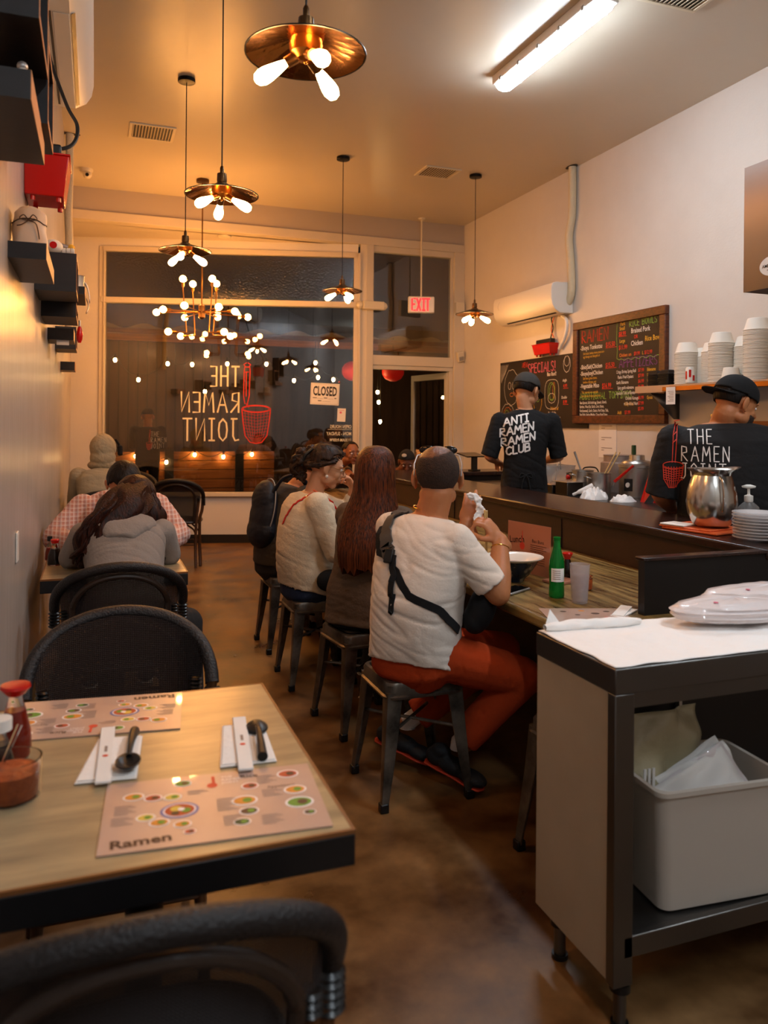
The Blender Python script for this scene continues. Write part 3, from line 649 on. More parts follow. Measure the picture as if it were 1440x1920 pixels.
# ------------------------------------------------------------------ rattan chairs
def rattan_chair(label, loc, rotz):
    t = thing('rattan_chair', label, 'chair', loc, rotz, 'dark woven bistro chairs at the left tables')
    def hoop(k, w=.255, z0=.675, z1=.865):            # k 0..1 along the hoop from the left arm end to the right
        a = PI*k; x = -math.cos(a)*w; s_ = math.sin(a)
        z = z0+(z1-z0)*s_**.75; y = -.10-.165*s_**.9
        return V(x, y, z)
    mb = MB(); mb.tube([hoop(k/40) for k in range(41)], .0205, 'rattan', 14); mb.build('back_hoop', t)
    def inner(k, w=.185, z1=.825):
        a = PI*k; s_ = math.sin(a); x = -math.cos(a)*w
        if k < .001 or k > .999: return V(x, -.19, .45)
        z = .66+(z1-.66)*s_**.8; y = -.19-.066*s_**.8
        return V(x, y, z)
    pts = [V(-.175, -.185, .45)]+[inner(k/30) for k in range(1, 30)]+[V(.175, -.185, .45)]
    mb = MB(); mb.tube(catmull(pts, 3), .0125, 'rattan_frame', 10); mb.build('inner_arch', t)
    # woven panel
    def fn(u, v):
        x = -1+2*u; q = max(0, 1-(x*.93)**2); zt = .675+.185*q**.375
        wv = .18+.052*min(1, v*1.25); xx = x*wv; z = .455+(zt-.455)*v
        yt = -.10-.165*q**.45+.026
        return V(xx, -.176*(1-v)+yt*v+.004*math.sin(PI*v)*(1-x*x), z)
    mb = MB(); mb.grid(fn, 24, 18, 'woven_mesh'); mb.build('woven_back', t, uvgrid=lambda co: (co.x*1.5, co.z*1.5))
    for s in (-1, 1):
        mb = MB(); mb.tube(catmull([(s*.255, -.10, .69), (s*.243, -.105, .56), (s*.222, -.11, .46), (s*.222, -.10, .2), (s*.235, -.16 if 0 else -.14, .0)], 6), [.0155]*24+[.014], 'bamboo', 12); mb.build('rear_post', t)
        mb = MB(); mb.tube(catmull([(s*.215, -.155, .655), (s*.205, -.16, .56), (s*.195, -.17, .46), (s*.19, -.19, .2), (s*.20, -.235, .0)], 6), .014, 'bamboo', 12); mb.build('leg', t)
        mb = MB(); mb.tube(catmull([(s*.19, .17, .44), (s*.195, .18, .2), (s*.205, .20, 0)], 6), .015, 'bamboo', 12); mb.build('leg', t)
        mb = MB()
        for k in range(5): mb.lathe([(.018, -.006), (.0245, 0), (.018, .006)], (0, 0, 0), 'binding_black', 14, basis((s*.2545, -.1, .66-k*.013), (1, 0, 0), (0, 1, 0)))
        for k in range(3): mb.lathe([(.014, -.005), (.019, 0), (.014, .005)], (0, 0, 0), 'binding_black', 12, basis((s*.213, -.156, .675-k*.012), (1, 0, 0), (0, 1, 0)))
        mb.build('binding', t)
        mb = MB(); mb.tube(catmull([(s*.195, -.17, .30), (s*.16, -.10, .36), (s*.10, -.17, .42)], 6), .009, 'bamboo', 8); mb.tube(catmull([(s*.195, .18, .30), (s*.13, .18, .37), (s*.06, .19, .43)], 6), .009, 'bamboo', 8); mb.build('brace', t)
    poly = []
    for k in range(32):
        a = 2*PI*k/32; c_, s_ = math.cos(a), math.sin(a)
        poly.append((.22*math.copysign(abs(c_)**.6, c_), .01+.215*math.copysign(abs(s_)**.6, s_)))
    mb = MB(); mb.prism(poly, .425, .462, 'rattan'); mb.build('seat', t, bevel=.012)
    mb = MB(); mb.tube([V(x*1.005, (y-.01)*1.005+.01, .443) for x, y in poly], .016, 'rattan_frame', 8, closed=True); mb.build('seat_rim', t)
    mb = MB(); mb.tube([(-.19, .185, .22), (.19, .185, .22)], .008, 'bamboo', 8); mb.tube([(-.19, -.185, .22), (.19, -.185, .22)], .008, 'bamboo', 8); mb.build('stretcher', t)
    return t
rc = rattan_chair('nearest rattan chair, its curved black back cut off by the bottom edge', (.072, 1.20, 0), -.03)
dup(rc, (.075, 2.27, 0), PI-.02, 'empty rattan chair facing the camera across the nearest table')
dup(rc, (.105, 3.58, 0), 0, 'rattan chair with the woman in the grey hoodie sitting on it')
dup(rc, (.12, 4.98, 0), PI, 'rattan chair under the man in the plaid shirt')
dup(rc, (.06, 6.98, 0), .05, 'rattan chair under the person with the pale hood')
dup(rc, (.80, 8.20, 0), -.22, 'empty rattan chair standing alone before the window wall')
dup(rc, (.42, 9.05, 0), PI+.1, 'rattan chair back farthest away, close to the window glass')

# ------------------------------------------------------------------ left tables
def table(y0, y1, label, x1=.42):
    t = thing('dining_table', label, 'table', ((x1-.22)/2, (y0+y1)/2, 0)); w = (x1+.22)/2; d = (y1-y0)/2
    mb = MB(); mb.box((-w+.006, -d+.006, .745), (w-.006, d-.006, .752), 'table_wood'); mb.build('tabletop', t)
    mb = MB(); mb.box((-w, -d, .690), (w, d, .745), 'black_paint'); mb.build('black_edge', t, bevel=.003)
    mb = MB()
    for a, b in (((-w, -d), (w, -d+.006)), ((-w, d-.006), (w, d)), ((-w, -d+.006), (-w+.006, d-.006)), ((w-.006, -d+.006), (w, d-.006))): mb.box((a[0], a[1], .745), (b[0], b[1], .7525), 'table_edging')
    mb.build('wood_edging', t)
    mb = MB(); mb.cyl((0, 0, .03), (0, 0, .70), .038, 'black_metal'); mb.build('pedestal', t)
    mb = MB(); mb.box((-.26, -.03, .012), (.26, .03, .035), 'black_metal'); mb.box((-.03, -.30, .012), (.03, .30, .035), 'black_metal'); mb.box((-.2, -.2, .675), (.2, .2, .69), 'black_metal')
    for x, y in ((.25, 0), (-.25, 0), (0, .29), (0, -.29)): mb.cyl((x, y, 0), (x, y, .012), .018, 'black_plastic', n=10)
    mb.build('base', t, bevel=.004)
    return t
table(1.283, 2.085, 'nearest wooden table with black edge, set with menus, napkins and spoons', .425)
table(3.735, 4.585, 'second table, where the hoodie woman and plaid shirt man eat', .41)
table(7.48, 8.15, 'farthest left table, in front of the person with the hood')

food = dict(g='5f8f2a', o='d98a2c', r='b5431f', y='dcb94a', b='4a3020', d='2f4a2a')
for k, c in food.items(): mat('food_'+k, c, .5)
mat('plate_white', 'ece6e4', .4); mat('plate_blue', '5560a0', .4); mat('menu_pink', 'c2a494', .30, coat=.6, var='b89a8a', vscale=6); mat('menu_script', '3a1d18', .5); mat('menu_logo', 'd4402c', .5); mat('lunch_orange', 'b8785c', .3, coat=.6)
def menu(loc, rotz, label, w=.385, h=.255):
    t = thing('menu_placemat', label, 'menu', loc, rotz, 'laminated ramen menus on the nearest table')
    mb = MB(); mb.box((-w/2, -h/2, 0), (w/2, h/2, .0018), 'menu_pink'); mb.build('menu_sheet', t)
    z = .0022; P = MB()
    lst = [(.13, .75, .016, 'o'), (.22, .70, .014, 'r'), (.31, .68, .014, 'y'), (.36, .88, .014, 'g'), (.34, .47, .034, 'big'), (.19, .42, .014, 'y'), (.25, .33, .015, 'o'), (.35, .27, .013, 'o'), (.38, .16, .009, 'r'), (.68, .72, .014, 'r'), (.64, .5, .020, 'o'), (.65, .34, .015, 'b'), (.61, .2, .013, 'd'), (.88, .85, .018, 'r'), (.89, .58, .018, 'o'), (.89, .38, .022, 'g'), (.92, .22, .010, 'b')]
    for u, v, r, c in lst:
        x, y = (u-.5)*w, (v-.5)*h
        if c == 'big':
            P.disc((x, y, z), r, 'plate_blue', 28, .85); P.disc((x, y, z+.0002), r*.84, 'plate_white', 28, .85); P.disc((x, y, z+.0004), r*.76, 'food_r', 28, .85); P.disc((x-.006, y+.006, z+.0006), r*.3, 'food_y', 16); P.disc((x+.011, y-.003, z+.0006), r*.26, 'food_g', 12); P.disc((x-.008, y-.010, z+.0006), r*.22, 'food_b', 12); P.disc((x+.003, y+.002, z+.0008), r*.18, 'plate_white', 12)
        else:
            P.disc((x, y, z), r*1.2, 'plate_white', 20, .8); P.disc((x, y, z+.0002), r, 'food_'+c, 20, .75); P.disc((x+r*.25, y, z+.0004), r*.45, 'food_'+('b' if c in 'rg' else 'g'), 10)
    P.build('food_pictures', t, smooth=0)
    P = MB(); text_mesh(P, 'Ramen', .036, 'menu_script', basis((-w/2+.018, -h/2+.014, z), (1, .06, 0), (.28, 1, 0)), bold=.030)
    text_mesh(P, 'Rice', .020, 'menu_script', basis((.14*w, h/2-.035, z), (1, 0, 0), (.25, 1, 0)), bold=.01); text_mesh(P, 'Appetizers', .012, 'menu_script', basis((.26*w, .15*h, z), (1, 0, 0), (.25, 1, 0)))
    for x0, y0, n in ((-.45, .12, 6), (-.46, -.05, 5), (.01, .06, 8), (.03, -.2, 6), (.20, -.25, 6), (-.12, .24, 3), (.22, .36, 6), (.23, .12, 5)):
        for k in range(n):
            y = y0*h-k*.0062; P.box((x0*w, y, z), (x0*w+.030+.008*math.sin(k*2.1), y+.0012, z+.0002), 'ink_grey')
    P.build('lettering', t, smooth=0)
    P = MB(); P.box((.0, h/2-.05, z), (.006, h/2-.015, z+.0002), 'menu_logo'); P.disc((.0, h/2-.052, z), .010, 'menu_logo', 14); text_mesh(P, 'THE RAMEN JOINT'[:3], .012, 'plate_white', TR((.018, h/2-.026, z))); text_mesh(P, 'RAMEN', .012, 'plate_white', TR((.018, h/2-.038, z))); text_mesh(P, 'JOINT', .012, 'plate_white', TR((.018, h/2-.050, z)))
    P.build('logo', t, smooth=0)
    return t
ZT = .7535
menu((.209, 1.446, ZT), -.08, 'laminated ramen menu at the near edge of the closest table')
menu((.010, 1.975, ZT), PI-.12, 'laminated ramen menu turned round at the far side of the closest table', .385, .245)
def napkin_set(c, rz, label, slabel, slabel2, spoon_dir):
    t = thing('paper_napkin', label, 'napkin', c, rz); mb = MB()
    mb.prism([(-.062, -.105), (.052, -.11), (.062, .10), (-.030, .11)], 0, .0025, 'napkin'); mb.prism([(-.058, -.100), (.05, -.105), (.058, .098), (-.028, .104)], .0025, .005, 'napkin'); mb.build('folded_sheet', t, bevel=.001)
def chop(c, rz, label):
    t = thing('chopstick_sleeve', label, 'chopsticks', c, rz, 'chopsticks in white paper sleeves'); mb = MB(); mb.box((-.015, -.14, 0), (.015, .14, .006), 'paper'); mb.build('sleeve', t, bevel=.002)
    mb = MB(); mb.disc((0, -.02, .0063), .006, 'menu_logo', 12); mb.box((-.003, .0, .0061), (.003, .03, .0063), 'ink_grey'); mb.build('printed_mark', t, smooth=0)
def spoon(c, rz, label, flip=False):
    t = thing('soup_spoon', label, 'spoon', c, rz, 'black soup spoons'); mb = MB()
    def f(u, v):
        a = 2*PI*u; r = v
        x = .024*math.cos(a)*r; y = .032*math.sin(a)*r+ (.010 if math.sin(a) > 0 else 0)*r; z = .013*r*r*(1 if not flip else -1)+(.016 if flip else .002)
        return V(x, y, z)
    mb.grid(f, 28, 8, 'black_plastic'); mb.build('spoon_bowl', t, solid=.0025)
    mb = MB(); mb.tube(catmull([(0, .030, .014), (0, .065, .020), (0, .115, .018), (0, .175, .008)], 6), [.005+.006*(k/18)**1.5 for k in range(19)], 'black_plastic', 10, flat=1.0); mb.build('handle', t)
napkin_set((.036, 1.715, ZT), -.06, 'white paper napkin on the nearest table, left of the two', '', '', 0)
chop((.026, 1.725, ZT+.0055), -.05, 'chopstick sleeve lying on the left napkin of the nearest table')
spoon((.066, 1.640, ZT+.0055), -.12, 'black soup spoon on the left napkin, its bowl towards the camera')
napkin_set((.305, 1.70, ZT), -.02, 'white paper napkin on the nearest table near its right edge', '', '', 0)
chop((.302, 1.692, ZT+.0055), -.12, 'chopstick sleeve lying on the right napkin of the nearest table')
spoon((.347, 1.765, ZT+.0055), PI-.12, 'black soup spoon on the right napkin, its handle towards the camera', True)

def bottle(name, c, label, h, r, body, cap, capm, fill, liq, cat='bottle', tall=0):
    t = thing(name, label, cat, c)
    mb = MB(); mb.lathe([(r*.92, 0), (r, .006), (r*.92, h*.35), (r*.55, h*.68), (r*.42, h*.78), (r*.42, h*.84)], (0, 0, 0), body, 24); mb.build('glass_body', t)
    mb = MB(); mb.lathe([(r*.86, .004), (r*.92, .010), (r*.85, h*.34), (r*.85-(r*.34)*(max(0, fill-.35)/.33), h*fill)], (0, 0, 0), liq, 24); mb.build('liquid', t)
    mb = MB(); mb.lathe(cap, (0, 0, h*.82), capm, 24); mb.build('cap', t)
capf = [(.011, 0), (.016, .002), (.021, .016), (.017, .021), (.006, .022)]
bottle('soy_sauce_bottle', (-.150, 1.79, ZT), 'tall sauce bottle with a red cap at the left edge of the nearest table', .155, .033, 'glass_clear', [(.015, 0), (.018, .002), (.030, .016), (.028, .022), (.006, .024)], 'red_plastic', .62, 'chili_oil')
bottle('soy_sauce_bottle', (-.170, 1.685, ZT), 'sauce bottle with a white cap in front of the red-capped one', .115, .030, 'glass_clear', [(.017, 0), (.024, .002), (.024, .024), (.006, .026)], 'white_plastic', .60, 'soy_sauce')
def chili_jar(c, label, s=1):
    t = thing('chili_jar', label, 'jar', c); mb = MB(); mb.lathe([(.046*s, 0), (.050*s, .004), (.053*s, .072*s), (.050*s, .072*s), (.0475*s, .006)], (0, 0, 0), 'glass_clear', 32, close=False); mb.lathe([(.001, 0), (.046*s, 0)], (0, 0, 0), 'glass_clear', 32, close=False); mb.build('jar_glass', t)
    mb = MB(); mb.lathe([(.044*s, .004), (.0465*s, .010), (.049*s, .050*s), (.030*s, .056*s), (.005, .054*s)], (0, 0, 0), 'chili_paste', 32); mb.build('chili_filling', t)
    mb = MB(); mb.tube([(-.02*s, 0, .05*s), (.012*s, .02*s, .125*s)], [.003, .006], 'glass_clear', 8, flat=.5); mb.build('plastic_spoon', t)
chili_jar((-.140, 1.60, ZT), 'open glass jar of orange chili paste on the nearest table')
bottle('soy_sauce_bottle', (-.176, 4.10, ZT), 'soy sauce bottle with a red spout on the second table', .125, .034, 'glass_clear', capf, 'red_plastic', .62, 'soy_sauce')
bottle('chili_oil_bottle', (-.206, 4.24, ZT), 'dark red chili oil bottle behind the soy sauce on the second table', .115, .022, 'glass_clear', [(.009, 0), (.012, .002), (.012, .024), (.006, .026)], 'black_plastic', .55, 'chili_oil')
chili_jar((-.120, 4.22, ZT), 'jar of chili paste beside the soy bottle on the second table', .75)
t = thing('crumpled_napkin', 'crumpled white napkin at the right end of the second table', 'napkin', (.325, 4.06, ZT)); mb = MB()
def crum(sx, sy, sz, seed, m='napkin', n=28):
    def f(u, v):
        a = 2*PI*u; r = math.sin(PI*v*.5); q = noise.noise(V(math.cos(a)*r*2+seed, math.sin(a)*r*2, seed))
        return V(sx*r*math.cos(a)*(1+.3*q), sy*r*math.sin(a)*(1+.3*q), max(.0005, sz*math.cos(PI*v*.5)*(1+.9*noise.noise(V(math.cos(a)*r*3.5+seed, math.sin(a)*r*3.5, seed+3)))))
    return f
mb.grid(crum(.05, .045, .014, 3), 30, 12, 'napkin'); mb.build('crumpled_sheet', t)
spoon((.345, 4.03, ZT+.016), 2.9, 'black soup spoon on the crumpled napkin of the second table', True)
t = thing('phone', 'dark phone lying at the far right corner of the second table', 'phone', (.345, 4.42, ZT), .3); mb = MB(); mb.box((-.037, -.075, 0), (.037, .075, .008), 'phone_glass'); mb.build('phone_body', t, bevel=.004)
t = thing('bowl', 'ramen bowl hidden behind the woman in the hoodie', 'bowl', (.12, 4.02, ZT)); 
mb = MB(); mb.lathe([(.035, 0), (.04, .012), (.07, .04), (.092, .075), (.088, .075), (.066, .043), (.03, .018)], (0, 0, 0), 'porcelain', 32); mb.build('bowl_body', t)
mb = MB(); mb.disc((0, 0, .055), .072, 'chili_paste', 28); mb.build('broth', t)
# ------------------------------------------------------------------ the bar
t = thing('bar_counter', 'dark wooden bar with low eating counter and raised ledge', 'bar', (2.46, 4.8, 0))
def wb(mb, a, b, m): mb.box((a[0]-2.46, a[1]-4.8, a[2]), (b[0]-2.46, b[1]-4.8, b[2]), m)
mb = MB(); wb(mb, (1.50, 2.06, .715), (2.46, 7.90, .758), 'counter_wood'); wb(mb, (2.46, 7.40, .715), (3.60, 7.90, .758), 'counter_wood'); mb.build('counter_top', t, bevel=.012)
mb = MB(); wb(mb, (2.46, 2.36, 0), (2.49, 7.40, .93), 'panel_wood'); wb(mb, (2.49, 7.37, 0), (3.95, 7.40, .93), 'panel_wood'); mb.build('front_panel', t)
mb = MB(); wb(mb, (2.455, 3.8, .758), (2.46, 3.806, .92), 'panel_dark'); wb(mb, (2.455, 5.2, .758), (2.46, 5.206, .92), 'panel_dark'); mb.build('panel_seam', t)
mb = MB(); wb(mb, (2.435, 2.34, .93), (2.95, 7.44, .97), 'ledge_wood'); wb(mb, (2.95, 7.0, .93), (4.372, 7.44, .97), 'ledge_wood'); mb.build('raised_ledge', t, bevel=.008)
mb = MB(); wb(mb, (2.60, 2.42, 0), (2.92, 7.36, .93), 'panel_dark'); wb(mb, (2.92, 7.05, 0), (4.37, 7.36, .93), 'panel_dark'); mb.build('cabinet_body', t)
mb = MB(); wb(mb, (1.87, 2.35, .758), (2.46, 2.385, .955), 'panel_dark'); mb.build('end_panel', t)
mb = MB(); wb(mb, (1.86, 2.342, .955), (2.47, 2.393, .968), 'ledge_wood'); mb.build('end_panel_cap', t, bevel=.003)
for y in (2.6, 4.4, 6.2):
    mb = MB(); wb(mb, (1.70, y, .0), (2.46, y+.03, .715), 'panel_dark') if y > 6 else wb(mb, (2.2, y, .45), (2.46, y+.03, .715), 'panel_dark'); mb.build('bracket', t)

def stool(label, loc, rz):
    t = thing('bar_stool', label, 'stool', loc, rz, 'metal stools along the bar')
    def rr(w, r, n=6):
        out = []
        for cx, cy, a0 in ((w-r, w-r, 0), (-w+r, w-r, PI/2), (-w+r, -w+r, PI), (w-r, -w+r, 1.5*PI)):
            out += [(cx+r*math.cos(a0+PI/2*k/n), cy+r*math.sin(a0+PI/2*k/n)) for k in range(n+1)]
        return out
    mb = MB(); rings = [(.163, .405), (.166, .415), (.158, .42), (.158, .455), (.153, .465), (.14, .467), (.135, .458)]
    k = 28; vs = []
    for w, z in rings: vs += [(x, y, z) for x, y in rr(w, .045)]
    mb.add(vs, [(i*k+j, i*k+(j+1) % k, (i+1)*k+(j+1) % k, (i+1)*k+j) for i in range(6) for j in range(k)]+[tuple(range(6*k, 7*k))], 'gunmetal'); mb.build('seat', t)
    mb = MB(); vs = []
    for w, z in ((.133, .459), (.134, .472), (.125, .477)): vs += [(x, y, z) for x, y in rr(w, .04)]
    mb.add(vs, [(i*k+j, i*k+(j+1) % k, (i+1)*k+(j+1) % k, (i+1)*k+j) for i in range(2) for j in range(k)]+[tuple(range(2*k, 3*k))], 'black_plastic'); mb.build('seat_pad', t)
    for sx in (-1, 1):
        for sy in (-1, 1):
            mb = MB(); vs = []
            for z, c, w in ((.43, .152, .060), (.28, .162, .050), (.14, .174, .038), (.02, .185, .026)):
                # folded sheet leg: outer corner with two flanges and a rib
                pts = [(c-w, c+.0), (c-w*.30, c+.004), (c+.003, c+.003), (c+.004, c-w*.30), (c, c-w), (c-.006, c-w), (c-.008, c-.010), (c-w, c-.006)]
                vs += [(sx*x, sy*y, z) for x, y in pts]
            f = [(i*8+j, i*8+(j+1) % 8, (i+1)*8+(j+1) % 8, (i+1)*8+j) for i in range(3) for j in range(8)]+[tuple(range(8)), tuple(range(24, 32))]
            if sx*sy < 0: f = [tuple(reversed(q)) for q in f]
            mb.add(vs, f, 'gunmetal'); mb.tube([(sx*.150, sy*.150, .41), (sx*.168, sy*.168, .18)], .006, 'gunmetal', 8); l = mb.build('leg', t, bevel=.002)
            mb = MB(); mb.box((-.017, -.017, 0), (.017, .017, .035), 'black_plastic', TR((sx*.176, sy*.176, 0))); mb.build('rubber_foot', l, bevel=.005)
    mb = MB(); mb.tube([(-.16, -.16, .27), (.16, .16, .27)], .007, 'gunmetal', 8); mb.tube([(.16, -.16, .27), (-.16, .16, .27)], .007, 'gunmetal', 8); mb.build('cross_brace', t)
    return t
st = stool('nearest metal stool, under the man in white shirt and red trousers', (1.195, 2.925, 0), 0)
dup(st, (1.225, 3.62, 0), .12, 'metal stool under the woman with long straight hair')
dup(st, (1.18, 4.33, 0), 0, 'metal stool under the woman in the cream cardigan')
dup(st, (1.20, 5.03, 0), .02, 'farthest metal stool, under the person with the backpack')
dup(st, (2.05, 8.05, 0), .3, 'stool under the woman facing the camera beyond the bar')
dup(st, (2.95, 8.15, 0), .1, 'stool under the person in the black head scarf beyond the bar')
dup(st, (1.56, 2.20, 0), .10, 'metal stool tucked under the counter end, only one foot showing by the white cart')

# ------------------------------------------------------------------ on the counter
ZC = .759
t = thing('ramen_bowl', 'large dark blue ramen bowl with cream rim in front of the man in white', 'bowl', (1.735, 3.06, ZC))
mb = MB(); mb.lathe([(.045, 0), (.05, .012), (.07, .03), (.10, .075), (.112, .095)], (0, 0, 0), 'bowl_blue', 40, close=False); mb.disc((0, 0, .002), .045, 'bowl_blue'); mb.build('bowl_outside', t)
mb = MB(); mb.lathe([(.112, .095), (.130, .104), (.131, .107), (.126, .107), (.104, .094), (.075, .045), (.02, .025)], (0, 0, 0), 'porcelain', 40, close=False); mb.disc((0, 0, .026), .03, 'porcelain'); mb.build('bowl_inside', t)
mb = MB(); mb.disc((0, 0, .072), .089, 'chili_paste', 36); mb.build('broth', t)
bt = thing('green_bottle', 'green glass bottle with pale label beside the glass of water', 'bottle', (1.735, 2.715, ZC))
mb = MB(); mb.lathe([(.028, 0), (.031, .006), (.030, .03), (.029, .06), (.031, .11), (.029, .145), (.020, .175), (.0145, .20), (.0125, .225), (.0145, .228), (.0145, .238), (.0125, .24)], (0, 0, 0), 'green_glass', 32); mb.build('bottle_glass', bt)
mb = MB()
mb.add([V(.0312*math.cos(a), .0312*math.sin(a), z) for a in [PI+.25+k*.11 for k in range(18)] for z in (.065, .118)], [(2*k, 2*k+2, 2*k+3, 2*k+1) for k in range(17)], 'tissue'); mb.build('paper_label', bt)
mb = MB()
for k in range(5): mb.add([V(.0316*math.cos(a), .0316*math.sin(a), z) for a in [PI+.5+q*.11 for q in range(10)] for z in (.075+k*.008, .0775+k*.008)], [(2*q, 2*q+2, 2*q+3, 2*q+1) for q in range(9)], 'ink_grey')
mb.build('label_print', bt)
t = thing('water_glass', 'clear plastic tumbler of water on the counter near the end panel', 'glass', (1.765, 2.60, ZC))
mb = MB(); mb.lathe([(.001, .0), (.029, 0), (.031, .004), (.039, .150), (.037, .150), (.030, .012)], (0, 0, 0), 'tumbler_clear', 36, close=False); mb.build('tumbler', t)
mb = MB(); mb.lathe([(.001, .009), (.029, .009), (.0345, .108), (.001, .108)], (0, 0, 0), 'tumbler_water', 32, close=False); mb.build('water', t)
t = thing('phone', 'phone with grey case lying on the counter under the bowl', 'phone', (1.62, 2.86, ZC), -1.05); mb = MB(); mb.box((-.038, -.077, 0), (.038, .077, .010), 'phone_grey'); mb.build('phone_case', t, bevel=.004)
mb = MB(); mb.box((-.034, -.073, .0100), (.034, .073, .0106), 'phone_glass'); mb.build('screen', t)
t = thing('lunch_menu', 'orange lunch menu sheet standing upright on the counter behind the bowl', 'menu', (1.885, 3.19, ZC), 0)
LBm = basis((-.025, .15, 0), (.05, -.295, 0), (0.02, 0, 1)); mb = MB(); mb.box((0, 0, -.001), (.30, .228, .001), 'lunch_orange', LBm); mb.build('menu_sheet', t)
mb = MB(); zz = .0016
text_mesh(mb, 'Lunch', .045, 'menu_script', LBm @ TR((.015, .125, zz), z=.12), bold=.012); text_mesh(mb, 'Bao Buns', .022, 'menu_script', LBm @ TR((.175, .145, zz))); text_mesh(mb, 'Drinks', .020, 'menu_script', LBm @ TR((.195, .090, zz)))
for k in range(4): mb.box((.165, .132-k*.009, zz), (.275-.02*(k % 2), .134-k*.009, zz+.0002), 'menu_script', LBm)
for k in range(4): mb.box((.155, .078-k*.010, zz), (.265, .080-k*.010, zz+.0002), 'menu_script', LBm)
for k in range(4): mb.box((.06, .09-k*.010, zz), (.09, .092-k*.010, zz+.0002), 'menu_script', LBm)
mb.build('lettering', t, smooth=0)
mb = MB(); mb.disc((.115, .045, zz), .024, 'food_b', 20, 1.2, T=LBm); mb.disc((.115, .045, zz+.0002), .016, 'food_o', 16, T=LBm); mb.disc((.035, .07, zz), .016, 'food_b', 16, T=LBm); mb.disc((.17, .085, zz), .010, 'food_b', 14, T=LBm); mb.box((.105, .14, zz), (.109, .19, zz+.0002), 'menu_logo', LBm); mb.disc((.107, .12, zz), .018, 'menu_logo', 16, T=LBm); mb.disc((.07, .005, zz), .001, 'food_o', T=LBm); mb.build('food_pictures', t, smooth=0)
t = thing('sauce_bottle', 'small bottle with red spout behind the green bottle', 'bottle', (1.985, 3.02, ZC)); mb = MB(); mb.lathe([(.026, 0), (.028, .01), (.026, .05), (.014, .078), (.012, .088)], (0, 0, 0), 'soy_sauce', 20); mb.build('bottle_body', t); mb = MB(); mb.lathe([(.012, .088), (.014, .092), (.024, .113), (.02, .118)], (0, 0, 0), 'red_plastic', 18); mb.build('cap', t)
t = thing('sauce_jar', 'small clear jar between the green bottle and the tumbler', 'jar', (1.93, 2.80, ZC)); mb = MB(); mb.lathe([(.022, 0), (.026, .004), (.028, .045), (.026, .05)], (0, 0, 0), 'chili_paste', 20); mb.build('jar_body', t); mb = MB(); mb.lathe([(.028, .045), (.029, .058), (.02, .06)], (0, 0, 0), 'glass_clear', 20); mb.build('jar_lid', t)
t = thing('menu_placemat', 'pink ramen menu lying flat at the near end of the counter', 'menu', (1.67, 2.42, ZC), -.32); mb = MB(); mb.box((-.15, -.10, 0), (.15, .10, .0018), 'menu_pink'); mb.build('menu_sheet', t); mb = MB()
for x, y, r, c in ((-.07, .05, .012, 'b'), (.0, .06, .012, 'o'), (.04, .02, .016, 'b'), (.09, .05, .012, 'b'), (.07, -.04, .014, 'r'), (-.03, .0, .01, 'b')): mb.disc((x, y, .0022), r, 'food_'+c, 16, .8)
mb.build('food_pictures', t, smooth=0)
t = thing('paper_napkin', 'folded white napkin leaning at the foot of the bar end panel', 'napkin', (1.82, 2.40, ZC), .5); mb = MB(); mb.box((-.07, -.022, 0), (.07, .022, .004), 'napkin', TR(y=-.03)); mb.box((-.06, -.012, .005), (.08, .03, .008), 'napkin', TR(y=-.05, z=.2)); mb.build('folded_sheet', t)
t = thing('orange_envelope', 'orange folded paper behind the phone and bowl', 'paper', (1.93, 2.97, ZC), .3); mb = MB(); mb.box((-.08, -.05, 0), (.04, .05, .012), 'lunch_orange'); mb.build('folded_sheet', t, bevel=.002)

# ------------------------------------------------------------------ on the ledge
ZL = .971
t = thing('folded_cloth', 'orange and white folded cloth under the steel pitcher', 'cloth', (2.62, 2.87, ZL), .2)
mb = MB(); mb.box((-.13, -.15, 0), (.11, .14, .010), 'orange_rubber'); mb.box((-.125, -.10, .010), (.115, .16, .017), 'orange_rubber', TR(z=.06)); mb.build('lower_fold', t, bevel=.004)
mb = MB(); mb.box((-.125, .03, .018), (-.02, .155, .026), 'napkin', TR(z=.06)); mb.build('white_fold', t, bevel=.003)
t = thing('steel_pitcher', 'shiny steel bell-shaped water pitcher on the bar ledge', 'pitcher', (2.625, 2.84, ZL+.027)); mb = MB()
prof = [(.072, 0), (.082, .006), (.102, .05), (.110, .10), (.106, .15), (.092, .20), (.083, .225), (.088, .240), (.104, .252), (.107, .255), (.101, .254), (.084, .240), (.078, .225), (.09, .18), (.10, .10), (.07, .01)]
n = 48; vs = []
for r, z in prof:
    for j in range(n):
        a = 2*PI*j/n; lip = max(0, (z-.215)/.04); d = math.cos(a-(-.25))
        q = 1+ (.22*lip*max(0, d)**6); vs.append((r*q*math.cos(a), r*q*math.sin(a), z+.010*lip*max(0, d)**6))
mb.add(vs, [(i*n+j, i*n+(j+1) % n, (i+1)*n+(j+1) % n, (i+1)*n+j) for i in range(len(prof)-1) for j in range(n)]+[tuple(range(n))], 'polished_steel'); mb.build('pitcher_body', t)
mb = MB(); hd = V(-.35, -.94, 0); mb.tube(catmull([hd*.088+V(0, 0, .222), hd*.115+V(0, 0, .20), hd*.128+V(0, 0, .14), hd*.118+V(0, 0, .09), hd*.108+V(0, 0, .075)], 8), .009, 'polished_steel', 10, flat=.5); mb.build('handle', t)
t = thing('sanitizer_bottle', 'clear pump bottle of hand sanitizer on the ledge right of the pitcher', 'bottle', (2.77, 2.77, ZL), -.5)
mb = MB(); mb.lathe([(.040, 0), (.046, .006), (.046, .085), (.040, .112), (.022, .130), (.016, .136)], (0, 0, 0), 'plastic_clear', 28, sx=1.1, sy=.75); mb.build('bottle_body', t)
